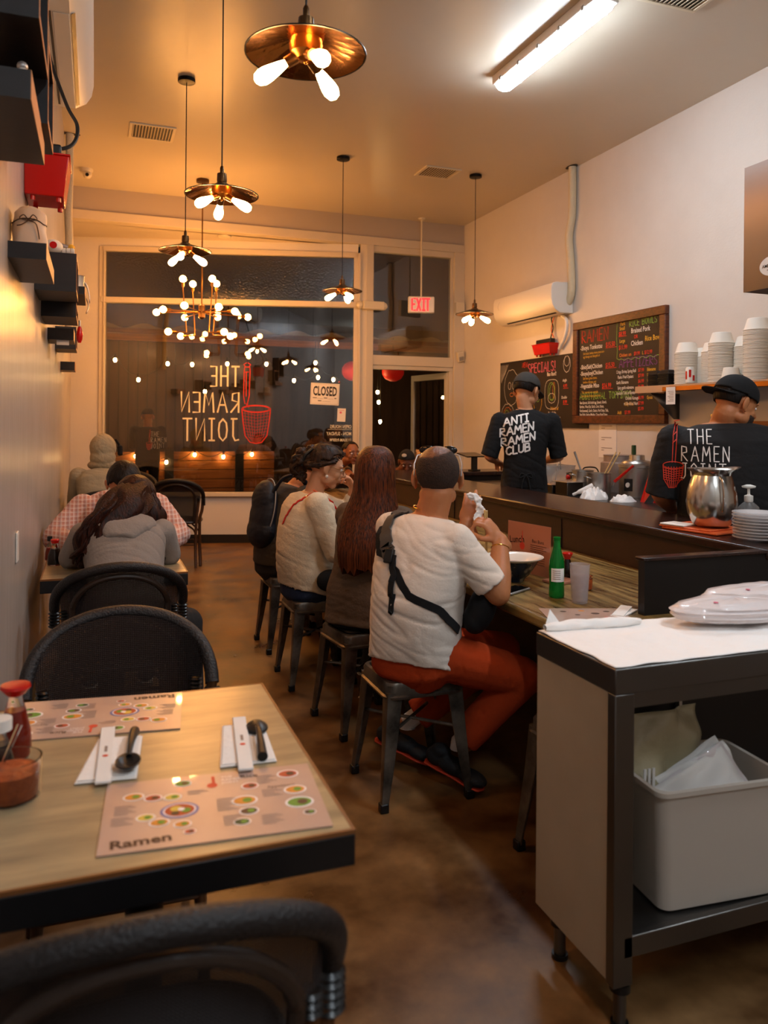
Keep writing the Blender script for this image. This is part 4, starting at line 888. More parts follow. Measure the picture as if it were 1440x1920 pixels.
mb = MB(); mb.box((-.034, -.0365, .03), (.034, -.0345, .078), 'paper'); mb.box((-.034, -.0372, .015), (.034, -.0345, .028), 'plate_blue'); mb.build('bottle_label', t)
mb = MB(); mb.lathe([(.017, .134), (.019, .138), (.019, .162), (.010, .165), (.006, .168), (.006, .195)], (0, 0, 0), 'white_plastic', 20); mb.lathe([(.006, .193), (.024, .198), (.026, .205), (.008, .212)], (0, 0, 0), 'white_plastic', 20, sx=1.2, sy=.7); mb.build('pump_head', t)
t0 = None
for k in range(9):
    if k == 0:
        t0 = tag(None or MB().lathe([(.001, .0), (.05, .001), (.085, .006), (.097, .014), (.102, .014), (.102, .018), (.096, .018), (.083, .010), (.001, .006)], (0, 0, 0), 'lid_clear', 40, close=False).build('lid', None, (2.60, 2.545, ZL)), 'clear plastic lid in the stack on the near end of the ledge', 'lid', 'clear lids stacked on the ledge')
    else:
        c = t0.copy(); COL.objects.link(c); c.location = (2.60+.003*math.sin(k*2.3), 2.545+.003*math.cos(k*1.7), ZL+.0125*k)
t = thing('card_terminal', 'small black payment tablet on a stand at the far ledge', 'tablet', (3.58, 7.12, ZL), .2)
mb = MB(); mb.box((-.05, -.04, 0), (.05, .04, .012), 'black_plastic'); mb.box((-.03, -.015, .012), (.03, .015, .15), 'black_plastic'); mb.build('stand', t, bevel=.003)
mb = MB(); mb.box((-.14, -.09, 0), (.10, .09, .012), 'phone_glass', TR((-.02, 0, .155), x=.18)); mb.build('tablet_screen', t, bevel=.003)

# ------------------------------------------------------------------ kitchen side, right wall
t = thing('kitchen_worktop', 'long steel worktop along the right wall', 'counter', (3.90, 5.1, 0))
mb = MB(); mb.box((-.45, -1.5, .845), (.478, 1.85, .885), 'steel_dark'); mb.build('top', t, bevel=.004)
mb = MB(); mb.box((-.41, -1.48, .08), (.478, 1.82, .845), 'steel_dark'); mb.build('cabinet', t)
t = thing('cooking_range', 'steel cooking range at the right edge under the hood', 'stove', (3.92, 2.6, 0)); mb = MB(); mb.box((-.42, -.95, .05), (.45, .95, .90), 'steel_dark'); mb.build('body', t, bevel=.005)
mb = MB()
for y in (-.6, 0, .6):
    for x in (-.15, .2): mb.cyl((x, y, .90), (x, y, .92), .11, 'black_metal')
mb.build('burners', t)
ZK = .886
def pot(c, r, h, label, m='steel'):
    t = thing('steel_pot', label, 'pot', c); mb = MB(); mb.lathe([(r*.96, 0), (r, .008), (r, h-.004), (r+.006, h), (r+.006, h+.003), (r-.003, h), (r-.003, .012), (.001, .010)], (0, 0, 0), m, 36); mb.build('pot_body', t)
    mb = MB(); mb.tube(catmull([(-r, -.03, h*.8), (-r-.03, -.02, h*.85), (-r-.03, .02, h*.85), (-r, .03, h*.8)], 6), .004, m, 8); mb.build('pot_handle', t); return t
p1 = pot((3.70, 5.42, ZK), .085, .19, 'tall steel pot with ladles, left of the two pots')
pot((3.66, 5.15, ZK), .090, .185, 'steel pot with chopsticks standing in it, right of the two pots')
t = thing('ladle', 'steel ladle leaning in the left steel pot', 'ladle', (3.70, 5.42, ZK)); mb = MB(); mb.tube([(.03, -.03, .03), (-.06, .03, .34)], [.006, .009], 'steel', 8, flat=.6); mb.build('ladle_handle', t); mb = MB(); mb.lathe([(.01, 0), (.03, .01), (.035, .03)], (.02, -.02, .013), 'steel', 16, close=False); mb.build('ladle_bowl', t)
t = thing('cooking_chopsticks', 'long pale wooden chopsticks leaning in the right steel pot', 'chopsticks', (3.66, 5.15, ZK))
for dx in (0, .02):
    mb = MB(); mb.tube([(-.03+dx, .02, .02), (.115+dx, -.06-dx, .35)], [.003, .005], 'bamboo_light', 8); mb.build('stick', t)
t = thing('red_spatula', 'red spatula handle leaning against the right pot', 'spatula', (3.78, 5.05, ZK)); mb = MB(); mb.tube([(-.02, .04, .12), (.08, -.06, .25)], [.012, .009], 'red_plastic', 8, flat=.5); mb.tube([(-.05, .07, .0), (-.02, .04, .12)], .005, 'steel', 8); mb.build('handle', t)
t = thing('rice_cooker', 'big steel electric soup warmer with control panel on the worktop', 'cooker', (4.0, 5.13, ZK)); t.scale = (.82, .82, .95)
mb = MB(); mb.lathe([(.16, 0), (.165, .01), (.165, .235), (.172, .24), (.172, .262), (.14, .275)], (0, 0, 0), 'steel', 44); mb.build('body', t)
mb = MB(); mb.lathe([(.145, .272), (.13, .29), (.075, .30), (.07, .34), (.06, .342)], (0, 0, 0), 'steel', 36); mb.build('lid', t)
mb = MB(); mb.box((-.172, -.03, .05), (-.150, .05, .15), 'black_plastic', TR(z=.5)); mb.cyl((-.172, .01, .10), (-.186, .01, .10), .02, 'white_plastic', T=TR(z=.5)); mb.build('control_panel', t)
t = thing('green_handled_tool', 'green-handled tool standing behind the chopsticks', 'tool', (3.97, 5.13, ZK+.326)); mb = MB(); mb.box((-.015, -.012, 0), (.015, .012, .075), 'food_d'); mb.build('handle', t, bevel=.004)
t = thing('brass_pot', 'round amber-toned steel pot behind the others, near the paper sheets', 'pot', (4.15, 5.55, ZK)); mb = MB(); mb.lathe([(.15, 0), (.155, .01), (.155, .24), (.13, .25), (.13, .30), (.135, .305)], (0, 0, 0), 'hood_steel', 36); mb.build('pot_body', t)
t = thing('steel_pot', 'wide steel pan with a looped handle behind the ladle pot', 'pot', (3.95, 5.72, ZK)); mb = MB(); mb.lathe([(.17, 0), (.175, .01), (.175, .14), (.18, .145), (.17, .14), (.17, .015)], (0, 0, 0), 'steel_dark', 36); mb.build('pan_body', t); mb = MB(); mb.tube(catmull([(-.05, .0, .14), (-.03, 0, .19), (.08, 0, .19), (.12, 0, .14)], 6), .006, 'black_plastic', 8); mb.build('looped_handle', t)
t = thing('clear_food_bin', 'translucent plastic food bin with tongs, beside the man in the black shirt', 'bin', (3.86, 6.15, ZK)); mb = MB()
pr_ = [(-.17, -.13), (.17, -.13), (.17, .13), (-.17, .13)]
for (x0, y0), (x1, y1) in zip(pr_, pr_[1:]+pr_[:1]): mb.add([(x0*.9, y0*.9, 0), (x1*.9, y1*.9, 0), (x1, y1, .19), (x0, y0, .19)], [(0, 1, 2, 3)], 'plastic_clear')
mb.add([(x*.9, y*.9, 0.002) for x, y in pr_], [(0, 1, 2, 3)], 'plastic_clear'); mb.tube([V(x, y, .19) for x, y in pr_], .005, 'plastic_clear', 6, closed=True); mb.build('bin_body', t, solid=.003)
t = thing('tongs', 'steel tongs hanging in the food bin', 'tongs', (3.82, 6.02, ZK)); mb = MB(); mb.tube([(0, 0, .02), (.04, .01, .25)], .006, 'steel', 8, flat=.6); mb.tube([(.05, 0, .25), (.06, 0, .16)], .008, 'steel', 8, flat=.6); mb.tube([(.04, .01, .25), (.05, 0, .25)], .008, 'steel', 8); mb.build('tongs_arm', t)
t = thing('red_sauce_bottle', 'red squeeze bottle with round top on the worktop', 'bottle', (3.72, 5.66, ZK)); mb = MB(); mb.lathe([(.030, 0), (.034, .01), (.036, .04), (.032, .075), (.018, .092), (.014, .10)], (0, 0, 0), 'chili_oil', 22); mb.build('bottle_body', t); mb = MB(); mb.ball((0, 0, .118), (.019, .019, .022), 'red_plastic'); mb.build('cap', t)
def gpan(c, sx, sy, h, label):
    t = thing('steel_pan', label, 'pan', c); mb = MB(); mb.box((-sx, -sy, 0), (sx, sy, h), 'steel_dark'); mb.build('pan_body', t, bevel=.006)
    mb = MB(); mb.box((-sx-.012, -sy-.012, h), (sx+.012, sy+.012, h+.006), 'steel'); mb.build('pan_lid', t, bevel=.002)
    mb = MB(); mb.tube([(-.02, 0, h+.006), (-.02, 0, h+.018), (.02, 0, h+.018), (.02, 0, h+.006)], .003, 'steel', 6); mb.build('lid_handle', t)
gpan((3.56, 5.40, ZK), .075, .085, .10, 'square steel food pan with lid, right of the low pan')
gpan((3.56, 5.64, ZK), .075, .11, .065, 'low steel food pan with lid, nearest to the man in the black shirt')
def towel(c, label, s, seed, sx=.12, sy=.09):
    t = thing('crumpled_towel', label, 'towel', c, .3); mb = MB(); mb.grid(crum(sx, sy, s, seed), 40, 16, 'tissue'); mb.build('towel_cloth', t)
towel((3.52, 5.02, ZK), 'white crumpled towel on the worktop in front of the steel pots', .07, 2)
t = thing('rolled_cloth', 'pale rolled cloth leaning on the crumpled towel', 'cloth', (3.50, 5.12, ZK)); mb = MB(); mb.tube(catmull([(-.05, .06, .02), (0, .0, .06), (.06, -.04, .10)], 6), [.012]*4+[.018]*9, 'tissue', 10); mb.build('cloth_roll', t)
towel((3.62, 4.80, ZK), 'second white crumpled towel, in front of the cooker', .04, 6, .10, .08)
t = thing('red_cone', 'bright red plastic funnel on the worktop by the man in the cap', 'funnel', (3.80, 4.72, ZK)); mb = MB(); mb.lathe([(.07, 0), (.015, .19), (.012, .20)], (0, 0, 0), 'red_plastic', 24); mb.build('cone', t)
t = thing('grey_divider', 'slanted grey metal sheet between cooker and the man in the cap', 'panel', (4.0, 4.66, ZK)); mb = MB(); mb.add([(-.3, -.0, 0), (.37, 0, 0), (.37, .0, .34), (-.02, 0, .34)], [(0, 1, 2, 3)], 'steel_dark'); mb.build('metal_sheet', t, solid=.006)

# boards on the wall.  local x runs towards the camera along the wall, y up, z out of the wall
def wallB(y, z, out=.0): return basis((XR-out, y, z), (0, -1, 0), (0, 0, 1))
t = thing('menu_board', 'large framed chalkboard menu headed RAMEN on the right wall', 'menu board', (XR, 5.88, 1.94)); 
W, Hh, fw = 1.32, .97, .075
B = basis((-.028, W/2, -Hh/2), (0, -1, 0), (0, .0, 1))
mb = MB(); mb.box((.02, .02, -.026), (W-.02, Hh-.02, -.006), 'chalkboard', B); mb.build('chalk_panel', t)
mb = MB(); 
for a, b in (((0, 0), (W, fw)), ((0, Hh-fw), (W, Hh)), ((0, fw), (fw, Hh-fw)), ((W-fw, fw), (W, Hh-fw))): mb.box((a[0], a[1], -.028), (b[0], b[1], .016), 'frame_wood', B)
mb.build('wooden_frame', t, bevel=.006)
zb = -.0045
def outl(mb, s, h, x, y, m, BB, w=.008, dx=.010):
    st_, _ = strokes_of(s, h, .2)
    for p in st_:
        ribbon(mb, [(x+a-dx*.5, y+b) for a, b in p], w*.55, m, BB @ TR((0, 0, zb))); ribbon(mb, [(x+a+dx*.5, y+b-.003) for a, b in p], w*.55, m, BB @ TR((0, 0, zb)))
def ct(mb, s, size, x, y, m, BB=None, bold=.012, rot=0, sx=.8): text_mesh(mb, s, size, m, (BB or B) @ TR((x, y, zb), z=rot), bold=bold, sx=sx)
def under(mb, x0, x1, y, m, BB=None): mb.box((x0, y, zb), (x1, y+.004, zb+.0005), m, BB or B)
P = MB(); outl(P, 'RAMEN', .115, .13, .765, 'chalk_red', B); ct(P, '$15.50', .062, .50, .695, 'chalk_red'); under(P, .50, .66, .685, 'chalk_red'); ct(P, '$15.50', .06, .50, .51, 'chalk_red'); under(P, .50, .66, .50, 'chalk_red'); ct(P, '$16.99', .062, .45, .325, 'chalk_red'); under(P, .45, .61, .315, 'chalk_red')
ct(P, '$8.99', .055, .69, .775, 'chalk_red'); under(P, .69, .80, .768, 'chalk_red'); ct(P, '$11.99', .055, .69, .655, 'chalk_red'); ct(P, 'OR', .045, .90, .735, 'chalk_red'); ct(P, '$9.99', .045, .90, .59, 'chalk_red'); ct(P, '$12.99', .045, 1.04, .59, 'chalk_red')
for k, s in enumerate(('$7.99', '$7.99', '$6.99', '$6.99', '$5.99', '$6.99', '$7.99', '$5.99')): ct(P, s, .042, .96, .445-k*.047, 'chalk_red'); 
ct(P, '$3.99', .045, .78, .085, 'chalk_red'); P.build('chalk_lettering', t, smooth=0)
P = MB(); ct(P, '-Shoyu Tonkotsu', .062, .105, .695, 'chalk_white'); ct(P, '-Shio(Salt)Chicken', .058, .105, .515, 'chalk_white'); ct(P, '-Shoyu(soy)Chicken', .055, .105, .455, 'chalk_white'); ct(P, '-Vegetable Miso', .058, .105, .335, 'chalk_white'); ct(P, 'Braised Pork', .060, .86, .785, 'chalk_white'); ct(P, 'Chicken', .060, .86, .675, 'chalk_white')
for k, s in enumerate(('Crispy Shrimp Spring Roll', 'Panko Fried Oysters', 'Garlic Edamame', 'Spicy garlic edamame', 'Agedashi Tofu w/ Bonito', 'Chicken Karaage', 'w/ Shredded Nori')): ct(P, s, .040, .66+.02*(k % 2)+(.11 if k > 4 else 0), .445-k*.047, 'chalk_white', sx=.65)
for k, s in enumerate(('Bean Sprouts, Soft boiled egg, Spinach, Kimchi,', 'Bamboo, Wood Ear, Garlic, Corn, Onion,', 'Nori(seaweed), Garlic, Chashu, Pork Strips, Tofu,', 'Pork Belly, Seafood Medley, Crispy Fried Onion')): ct(P, s, .036, .10, .185-k*.038, 'chalk_white', sx=.62)
P.build('chalk_lettering', t, smooth=0)
P = MB()
for k, s in enumerate(('Pork chashu, bamboo shoots, green onion', 'egg, kikurage, nori, black garlic oil')): ct(P, s, .032, .15, .650-k*.03, 'chalk_yellow', sx=.6, bold=.004)
for k, s in enumerate(('Salt flavor, green onions,', 'bamboo, kikurage, nori')): ct(P, s, .032, .15, .415-k*.035, 'chalk_yellow', sx=.7, bold=.004)
for k, s in enumerate(('Tofu, seaweed, corn, vegetable,', 'bean sprouts, kikurage, green onion')): ct(P, s, .032, .13, .285-k*.035, 'chalk_yellow', sx=.65, bold=.004)
ct(P, 'Pork', .045, .71, .865, 'chalk_yellow'); ct(P, 'Small', .045, .70, .825, 'chalk_yellow'); ct(P, 'Large', .045, .70, .715, 'chalk_yellow'); ct(P, 'Rice Bowl', .062, 1.045, .70, 'chalk_yellow'); ct(P, 'Chicken: sm', .042, .70, .59, 'chalk_orange'); ct(P, 'L', .042, 1.01, .59, 'chalk_yellow')
for k, s in enumerate(('Edamame', 'Veggie Gyoza', 'Seaweed Salad', 'Calamari', 'Fries', 'Gyoza')): ct(P, s, .040, 1.075, .445-k*.047, 'chalk_yellow', sx=.7)
ct(P, 'Belly Fries', .042, .78, .16, 'chalk_yellow', sx=.7); ct(P, 'Add', .042, .68, .085, 'chalk_yellow'); P.build('chalk_lettering', t, smooth=0)
P = MB(); outl(P, 'RICE BOWLS', .055, .84, .845, 'chalk_green', B, .005, .006); outl(P, 'ADDITIONAL TOPPINGS', .062, .10, .228, 'chalk_green', B, .005, .006)
ribbon(P, [(.665, .90), (.66, .75), (.672, .65), (.665, .58), (.70, .565)]+[(.70+k*.02, .565+.008*math.sin(k*1.3)) for k in range(1, 27)], .004, 'chalk_green', B @ TR((0, 0, zb))); P.build('chalk_lettering', t, smooth=0)
P = MB(); outl(P, 'APPETIZERS', .078, .70, .495, 'chalk_purple', B, .006, .007); P.build('chalk_lettering', t, smooth=0)

t = thing('specials_board', 'unframed black chalkboard headed SPECIALS, partly behind the man in black', 'menu board', (XR-.004, 7.18, 1.775))
B2 = basis((-.010, .86, -.365), (0, -1, 0), (0, 0, 1)); mb = MB(); mb.box((0, 0, -.010), (1.72, .73, -.0), 'chalkboard', B2); mb.build('chalk_panel', t); zb = .001
P = MB(); outl(P, 'SPECIALS!', .10, .62, .58, 'chalk_pink', B2, .010, .010); outl(P, 'NEW', .05, .50, .65, 'chalk_red', B2, .006, .006)
for x, y, s in ((1.30, .40, '4.99'), (1.30, .24, '8.99'), (.93, .10, '10.99')): ct(P, s, .05, x, y, 'chalk_red', B2); under(P, x, x+.09, y-.01, 'chalk_red', B2)
P.build('chalk_lettering', t, smooth=0)
P = MB()
for s, x, y, z_ in (('Bao Bun!!', 1.0, .53, .055), ('single', 1.29, .46, .04), ('Double', 1.27, .29, .04), ('-Pork Belly', 1.02, .135, .042), ('-Braised Chicken', 1.02, .09, .042), ('-Chicken karaage', 1.02, .045, .042), ('Dinner', .72, .46, .04), ('Combo!', .76, .42, .04)): ct(P, s, z_, x, y, 'chalk_white', B2)
P.build('chalk_lettering', t, smooth=0)
P = MB(); ct(P, '3 kinds of', .045, 1.07, .18, 'chalk_yellow', B2); P.build('chalk_lettering', t, smooth=0)
P = MB(); Bz = B2 @ TR((0, 0, zb))
def oval(cx, cy, rx, ry, m, w=.004, n=26, wob=.0, sq=1):
    ribbon(P, [(cx+rx*(1+wob*math.sin(k*3.1))*math.copysign(abs(math.cos(2*PI*k/n))**sq, math.cos(2*PI*k/n)), cy+ry*(1+wob*math.cos(k*2.3))*math.copysign(abs(math.sin(2*PI*k/n))**sq, math.sin(2*PI*k/n))) for k in range(n+1)], w, m, Bz)
oval(1.09, .34, .13, .15, 'chalk_white', sq=.6); oval(1.08, .37, .06, .09, 'chalk_green', wob=.05); oval(1.10, .36, .05, .085, 'chalk_green', wob=.1); oval(1.13, .38, .02, .08, 'chalk_orange', wob=.1); oval(1.09, .30, .07, .05, 'chalk_white', wob=.08)
oval(.26, .44, .16, .20, 'chalk_white', wob=.04); oval(.22, .46, .03, .04, 'chalk_white'); oval(.31, .46, .03, .04, 'chalk_white'); oval(.27, .36, .04, .02, 'chalk_orange')
oval(1.36, .63, .06, .08, 'chalk_white', wob=.06); oval(1.36, .66, .045, .05, 'chalk_white', wob=.1); oval(.18, .14, .14, .12, 'chalk_white', wob=.06); oval(.18, .14, .09, .08, 'chalk_orange', wob=.1); oval(.16, .15, .04, .04, 'chalk_green', wob=.1); oval(.82, .27, .08, .11, 'chalk_yellow', wob=.05); oval(.82, .30, .03, .03, 'chalk_green')
for k in range(9): ribbon(P, [(.03+.01*k, .50+.012*k), (.01+.022*k, .70)], .003, 'chalk_white', Bz)
P.build('chalk_drawing', t, smooth=0); zb = -.0045

aircon('air_conditioner', 'white wall air conditioner on the right wall above the chalkboards', (XR, 7.19, 2.53), PI/2, 1.18)
acr = [o for o in bpy.data.objects if o.get('label', '').startswith('white wall air')][0]
mb = MB(); mb.box((-.52, .237, .16), (-.42, .239, .27), 'paper'); mb.build('energy_label', acr)
mb = MB()
for k in range(7): mb.box((-.51, .2392, .172+k*.013), (-.43-.01*(k % 3), .2396, .177+k*.013), 'ink_grey')
mb.build('label_print', acr)
t = pump((XR, 7.02, 2.16), PI/2, 'red drain pump on the right wall under the air conditioner', .34, .11, .10)
mb = MB(); mb.tube(catmull([(-.08, .04, .16), (-.11, .03, .26), (-.08, .03, .35), (-.12, .03, .40)], 8), .006, 'cord_black', 8); mb.tube(catmull([(-.14, .04, .16), (-.08, .03, .25), (-.13, .03, .38)], 8), .006, 'orange_rubber', 8); mb.build('power_cord', t)
t = thing('insulated_pipe', 'cream wrapped pipe bending from the right air conditioner up to the ceiling', 'pipe', (XR-.04, 6.57, 0))
mb = MB(); mb.tube(catmull([(0, 0, H), (0, .0, 3.5), (0, .05, 3.28), (0, .02, 3.05), (0, .0, 2.76), (0, .05, 2.64), (0, .16, 2.56), (0, .20, 2.55)], 7), .038, 'insulation', 14); mb.build('pipe_wrap', t)
mb = MB(); mb.lathe([(.07, H-.0005), (.07, H-.003)], (-.01, 0, 0), 'baseboard_black', 20, sx=.6, sy=1.2); mb.build('ceiling_hole', t)
mb = MB(); mb.tube(catmull([(.0, .16, 2.52), (0, .08, 2.46), (.0, .10, 2.32), (.01, .22, 2.2)], 7), .018, 'white_plastic', 10); mb.build('drain_hose', t)
for y, lab in ((6.03, 'white printed paper taped to the right wall below the menu board'),):
    t = thing('paper_notice', lab, 'paper', (XR, y, 1.145)); Bp = basis((-.003, .13, 0), (0, -1, 0), (0, 0, 1)); mb = MB(); mb.box((0, 0, -.001), (.26, .31, .001), 'paper', Bp); mb.build('paper_sheet', t); mb = MB()
    for yy, w in ((.285, .16), (.265, .05), (.18, .15), (.16, .05), (.085, .16), (.065, .04)): mb.box((.04, yy, .0012), (.04+w, yy+.006, .0016), 'ink_grey', Bp)
    mb.build('print', t, smooth=0)

# steel wall shelf with bowls
ZS = 1.752
t = thing('steel_wall_shelf', 'long steel shelf on the right wall holding stacks of bowls', 'shelf', (XR, 3.6, ZS))
mb = MB(); mb.box((-.315, -1.7, -.012), (0, 1.64, 0), 'hood_steel'); mb.box((-.318, -1.7, -.055), (-.305, 1.64, .0), 'hood_steel'); mb.build('shelf_plate', t, bevel=.002)
mb = MB(); mb.box((-.335, -1.7, -.05), (-.320, 1.30, -.015), 'brass'); mb.build('ticket_rail', t, bevel=.003)
for y in (1.50, -.6):
    mb = MB(); mb.add([(0, y, -.055), (-.28, y, -.055), (-.05, y, -.26), (0, y, -.26)], [(0, 1, 2, 3)], 'steel_dark'); mb.build('bracket', t, solid=.01)
for y, w, lab in ((4.80, .10, 'white order ticket hanging from the steel shelf, left of the cap'), (4.08, .08, 'white order ticket hanging behind the man in the backward cap')):
    q = thing('order_ticket', lab, 'ticket', (XR-.337, y, ZS-.02)); mb = MB(); mb.box((-.001, -w/2, -.13), (.001, w/2, 0), 'paper'); mb.build('paper_slip', q); mb = MB()
    for k in range(7): mb.box((-.0016, -w*.35, -.035-k*.012), (-.0012, w*.3-.01*(k % 3), -.031-k*.012), 'ink_grey')
    mb.build('print', q, smooth=0)
bw = MB().lathe([(.090, 0), (.094, .001), (.094, .006), (.088, .007), (.066, .080), (.060, .083), (.001, .083)], (0, 0, 0), 'cup_paper', 28, close=False).build('paper_bowl')
first = True
stacks = [(4.19, 4.80, 25, 'stack beside the soda can', .95), (4.29, 4.72, 24, 'stack half hidden behind the can stack', .85), (4.25, 4.60, 27, 'narrow stack left of the middle tall stack', .85), (4.18, 4.44, 29, 'middle tall stack of the shelf', .95), (4.27, 4.30, 27, 'stack behind the single upturned bowl', .9), (4.17, 4.10, 33, 'tallest stack of the shelf at the right edge', 1.0), (4.17, 3.88, 33, 'stack cut by the right edge of the shelf', 1.0)]
for X_, Y_, n_, lab, s in stacks:
    for k in range(n_):
        b = bw if first else bw.copy()
        if not first: COL.objects.link(b)
        first = False
        b.location = (X_+.001*math.sin(k*2.1), Y_+.001*math.cos(k*3.3), ZS+.0005+k*.0104*s); b.scale = (s, s, s); tag(b, 'white paper bowl in the '+lab, 'bowl', 'upturned paper bowls, '+lab)
b = bw.copy(); COL.objects.link(b); b.location = (4.12, 4.285, ZS+.0005); b.scale = (.75, .75, 1.15); tag(b, 'single upturned white paper bowl standing alone before the stacks', 'bowl')
if 'group' in b: del b['group']
t = thing('soda_can', 'white and red soda can on the steel shelf before the first bowl stack', 'can', (4.10, 4.66, ZS+.001)); mb = MB(); mb.lathe([(.026, 0), (.033, .006), (.033, .108), (.027, .118), (.026, .121), (.024, .119)], (0, 0, 0), 'white_plastic', 28); mb.build('can_body', t); mb = MB()
for a0, a1, z0, z1 in ((2.6, 3.3, .03, .09), (3.7, 4.2, .045, .10), (4.5, 5.2, .02, .06)):
    mb.add([V(.0334*math.cos(a0+(a1-a0)*k/6), .0334*math.sin(a0+(a1-a0)*k/6), z) for k in range(7) for z in (z0, z1)], [(2*k, 2*k+2, 2*k+3, 2*k+1) for k in range(6)], 'red_plastic')
mb.build('printed_band', t)
tr = None
for yy, n_, lab in ((5.10, 9, 'left stack at the end of the steel shelf'), (4.97, 9, 'second stack, touching the bowls')):
    for k in range(n_):
        if tr is None:
            mb = MB(); z = 0; vs = []; rings = [(.0, .092, .062), (.004, .092, .062), (.006, .084, .055), (.032, .070, .043)]
            for zz_, a, b_ in rings: vs += [(-a, -b_, zz_), (a, -b_, zz_), (a, b_, zz_), (-a, b_, zz_)]
            mb.add(vs, [(i*4+j, i*4+(j+1) % 4, i*4+4+(j+1) % 4, i*4+4+j) for i in range(3) for j in range(4)]+[(12, 13, 14, 15)], 'black_plastic'); tr = mb.build('food_tray', bevel=.004); c = tr
        else: c = tr.copy(); COL.objects.link(c)
        c.location = (4.20, yy, ZS+.001+k*.011); tag(c, 'black plastic food tray in the '+lab, 'tray', 'black trays, '+lab)
for k in range(6):
    c = tr.copy(); COL.objects.link(c); c.location = (4.13, 3.70, ZS+.001+k*.011); tag(c, 'black plastic food tray at the right end of the steel shelf', 'tray', 'black trays at the right end of the shelf')
# wooden board behind the stove, hood
t = thing('backing_board', 'orange-brown board on the right wall below the steel shelf', 'board', (XR-.004, 3.3, 1.18)); mb = MB(); mb.box((-.02, -1.1, -.28), (0, 1.1, .30), 'wood_plank'); mb.build('board_sheet', t)
t = thing('range_hood', 'steel range hood at the right edge with oval maker sticker', 'hood', (3.30, 1.9, 2.17))
mb = MB(); mb.add([(0, -1.45, 0), (1.075, -1.45, 0), (1.075, 1.44, 0), (0, 1.44, 0), (0, -1.45, .67), (1.075, -1.45, .67), (1.075, 1.44, .67), (0, 1.44, .67)], [(4, 5, 6, 7), (0, 1, 5, 4), (1, 2, 6, 5), (2, 3, 7, 6), (3, 0, 4, 7)], 'hood_steel'); mb.build('canopy', t, solid=.012)
mb = MB(); mb.box((.02, -1.42, .08), (1.06, 1.42, .10), 'steel_dark'); mb.build('filter_plate', t)
mb = MB()
for y in (.3,): mb.box((.4, y-.25, .065), (.6, y+.25, .078), 'hood_lit')
mb.build('hood_lamp', t)
Bh = basis((-.014, 1.325, .11), (0, -1, 0), (0, 0, 1)); mb = MB(); mb.disc((.085, 0, 0), .085, 'paper', 36, .62, T=Bh); mb.build('maker_sticker', t, smooth=0)
mb = MB(); text_mesh(mb, 'AMERICAN', .024, 'ink_black', Bh @ TR((.018, -.006, .001)), bold=.01, sx=1.0); mb.box((.075, .022, .001), (.10, .036, .0012), 'red_plastic', Bh); mb.box((.075, .029, .0013), (.086, .036, .0015), 'plate_blue', Bh); mb.box((.05, -.022, .001), (.12, -.018, .0012), 'ink_grey', Bh); mb.box((.06, -.032, .001), (.11, -.029, .0012), 'ink_grey', Bh); mb.build('sticker_print', t, smooth=0)

# ------------------------------------------------------------------ window lettering and signs
def decal_strokes(mb, s, hgt, tright, y, w, m, ws=1.0, gap=.16):
    st_, wd = strokes_of(s, hgt, gap, wob=.03, wscale=ws)
    for p in st_: ribbon(mb, [(tright-a, y+b) for a, b in p], w, m, WB @ TR((0, 0, -.024*zin*-1 if 0 else -.0265*zin)))
    return wd
t = thing('window_lettering', 'cream mirrored lettering THE RAMEN JOINT on the window glass', 'lettering', (0, 0, 0))
mat('decal_cream', 'efe3c4', .6); mat('decal_red', 'd02a18', .6)
for s, hh, y, ws, gap in (('THE', .235, 1.868, .68, .22), ('RAMEN', .235, 1.557, .76, .20), ('JOINT', .26, 1.215, .76, .20)):
    mb = MB(); decal_strokes(mb, s, hh, 1.602, y, .020, 'decal_cream', ws, gap); mb.build('word', t, smooth=0)
t = thing('ladle_decal', 'red noodle strainer drawing on the window beside the lettering', 'decal', (0, 0, 0)); mb = MB(); Bw = WB @ TR((0, 0, -.0265*zin))
for pts in ([(1.675, 1.66), (1.66, 1.75), (1.665, 2.06), (1.67, 2.10), (1.73, 2.10), (1.735, 2.06), (1.725, 1.75), (1.705, 1.66)], [(1.68, 2.10), (1.66, 2.13), (1.69, 2.15)], [(1.72, 2.10), (1.74, 2.13), (1.71, 2.15)], [(1.69, 1.75), (1.69, 2.04)], [(1.68, 2.04), (1.715, 2.04)], [(1.69, 1.66), (1.72, 1.62)], [(1.71, 1.66), (1.69, 1.62)]): ribbon(mb, pts, .010, 'decal_red', Bw)
for q, (rx, ry) in enumerate(((.17, .045), (.155, .035))): ribbon(mb, [(1.81+rx*math.cos(2*PI*k/24), 1.60+ry*math.sin(2*PI*k/24)) for k in range(25)], .008, 'decal_red', Bw)
ribbon(mb, [(1.64, 1.60), (1.655, 1.45), (1.68, 1.28), (1.74, 1.20), (1.81, 1.185), (1.88, 1.20), (1.94, 1.28), (1.965, 1.45), (1.98, 1.60)], .012, 'decal_red', Bw)
for k in range(8):
    u = -1+2*(k+.5)/8; ribbon(mb, [(1.81+u*.155, 1.58-.02*(1-u*u)), (1.81+u*.14, 1.42), (1.81+u*.10, 1.27), (1.81+u*.04, 1.20)], .0035, 'decal_red', Bw)
for k in range(9):
    v = k/9; w_ = .158-.03*v-.07*v**4; ribbon(mb, [(1.81-w_, 1.55-.33*v), (1.81, 1.525-.325*v), (1.81+w_, 1.55-.33*v)], .003, 'decal_red', Bw)
mb.build('strainer_drawing', t, smooth=0)
t = thing('closed_sign', 'white CLOSED sign hanging on suction cups inside the window', 'sign', tuple(W0+ed*2.63+en*.01+V(0, 0, 1.78)), 0)
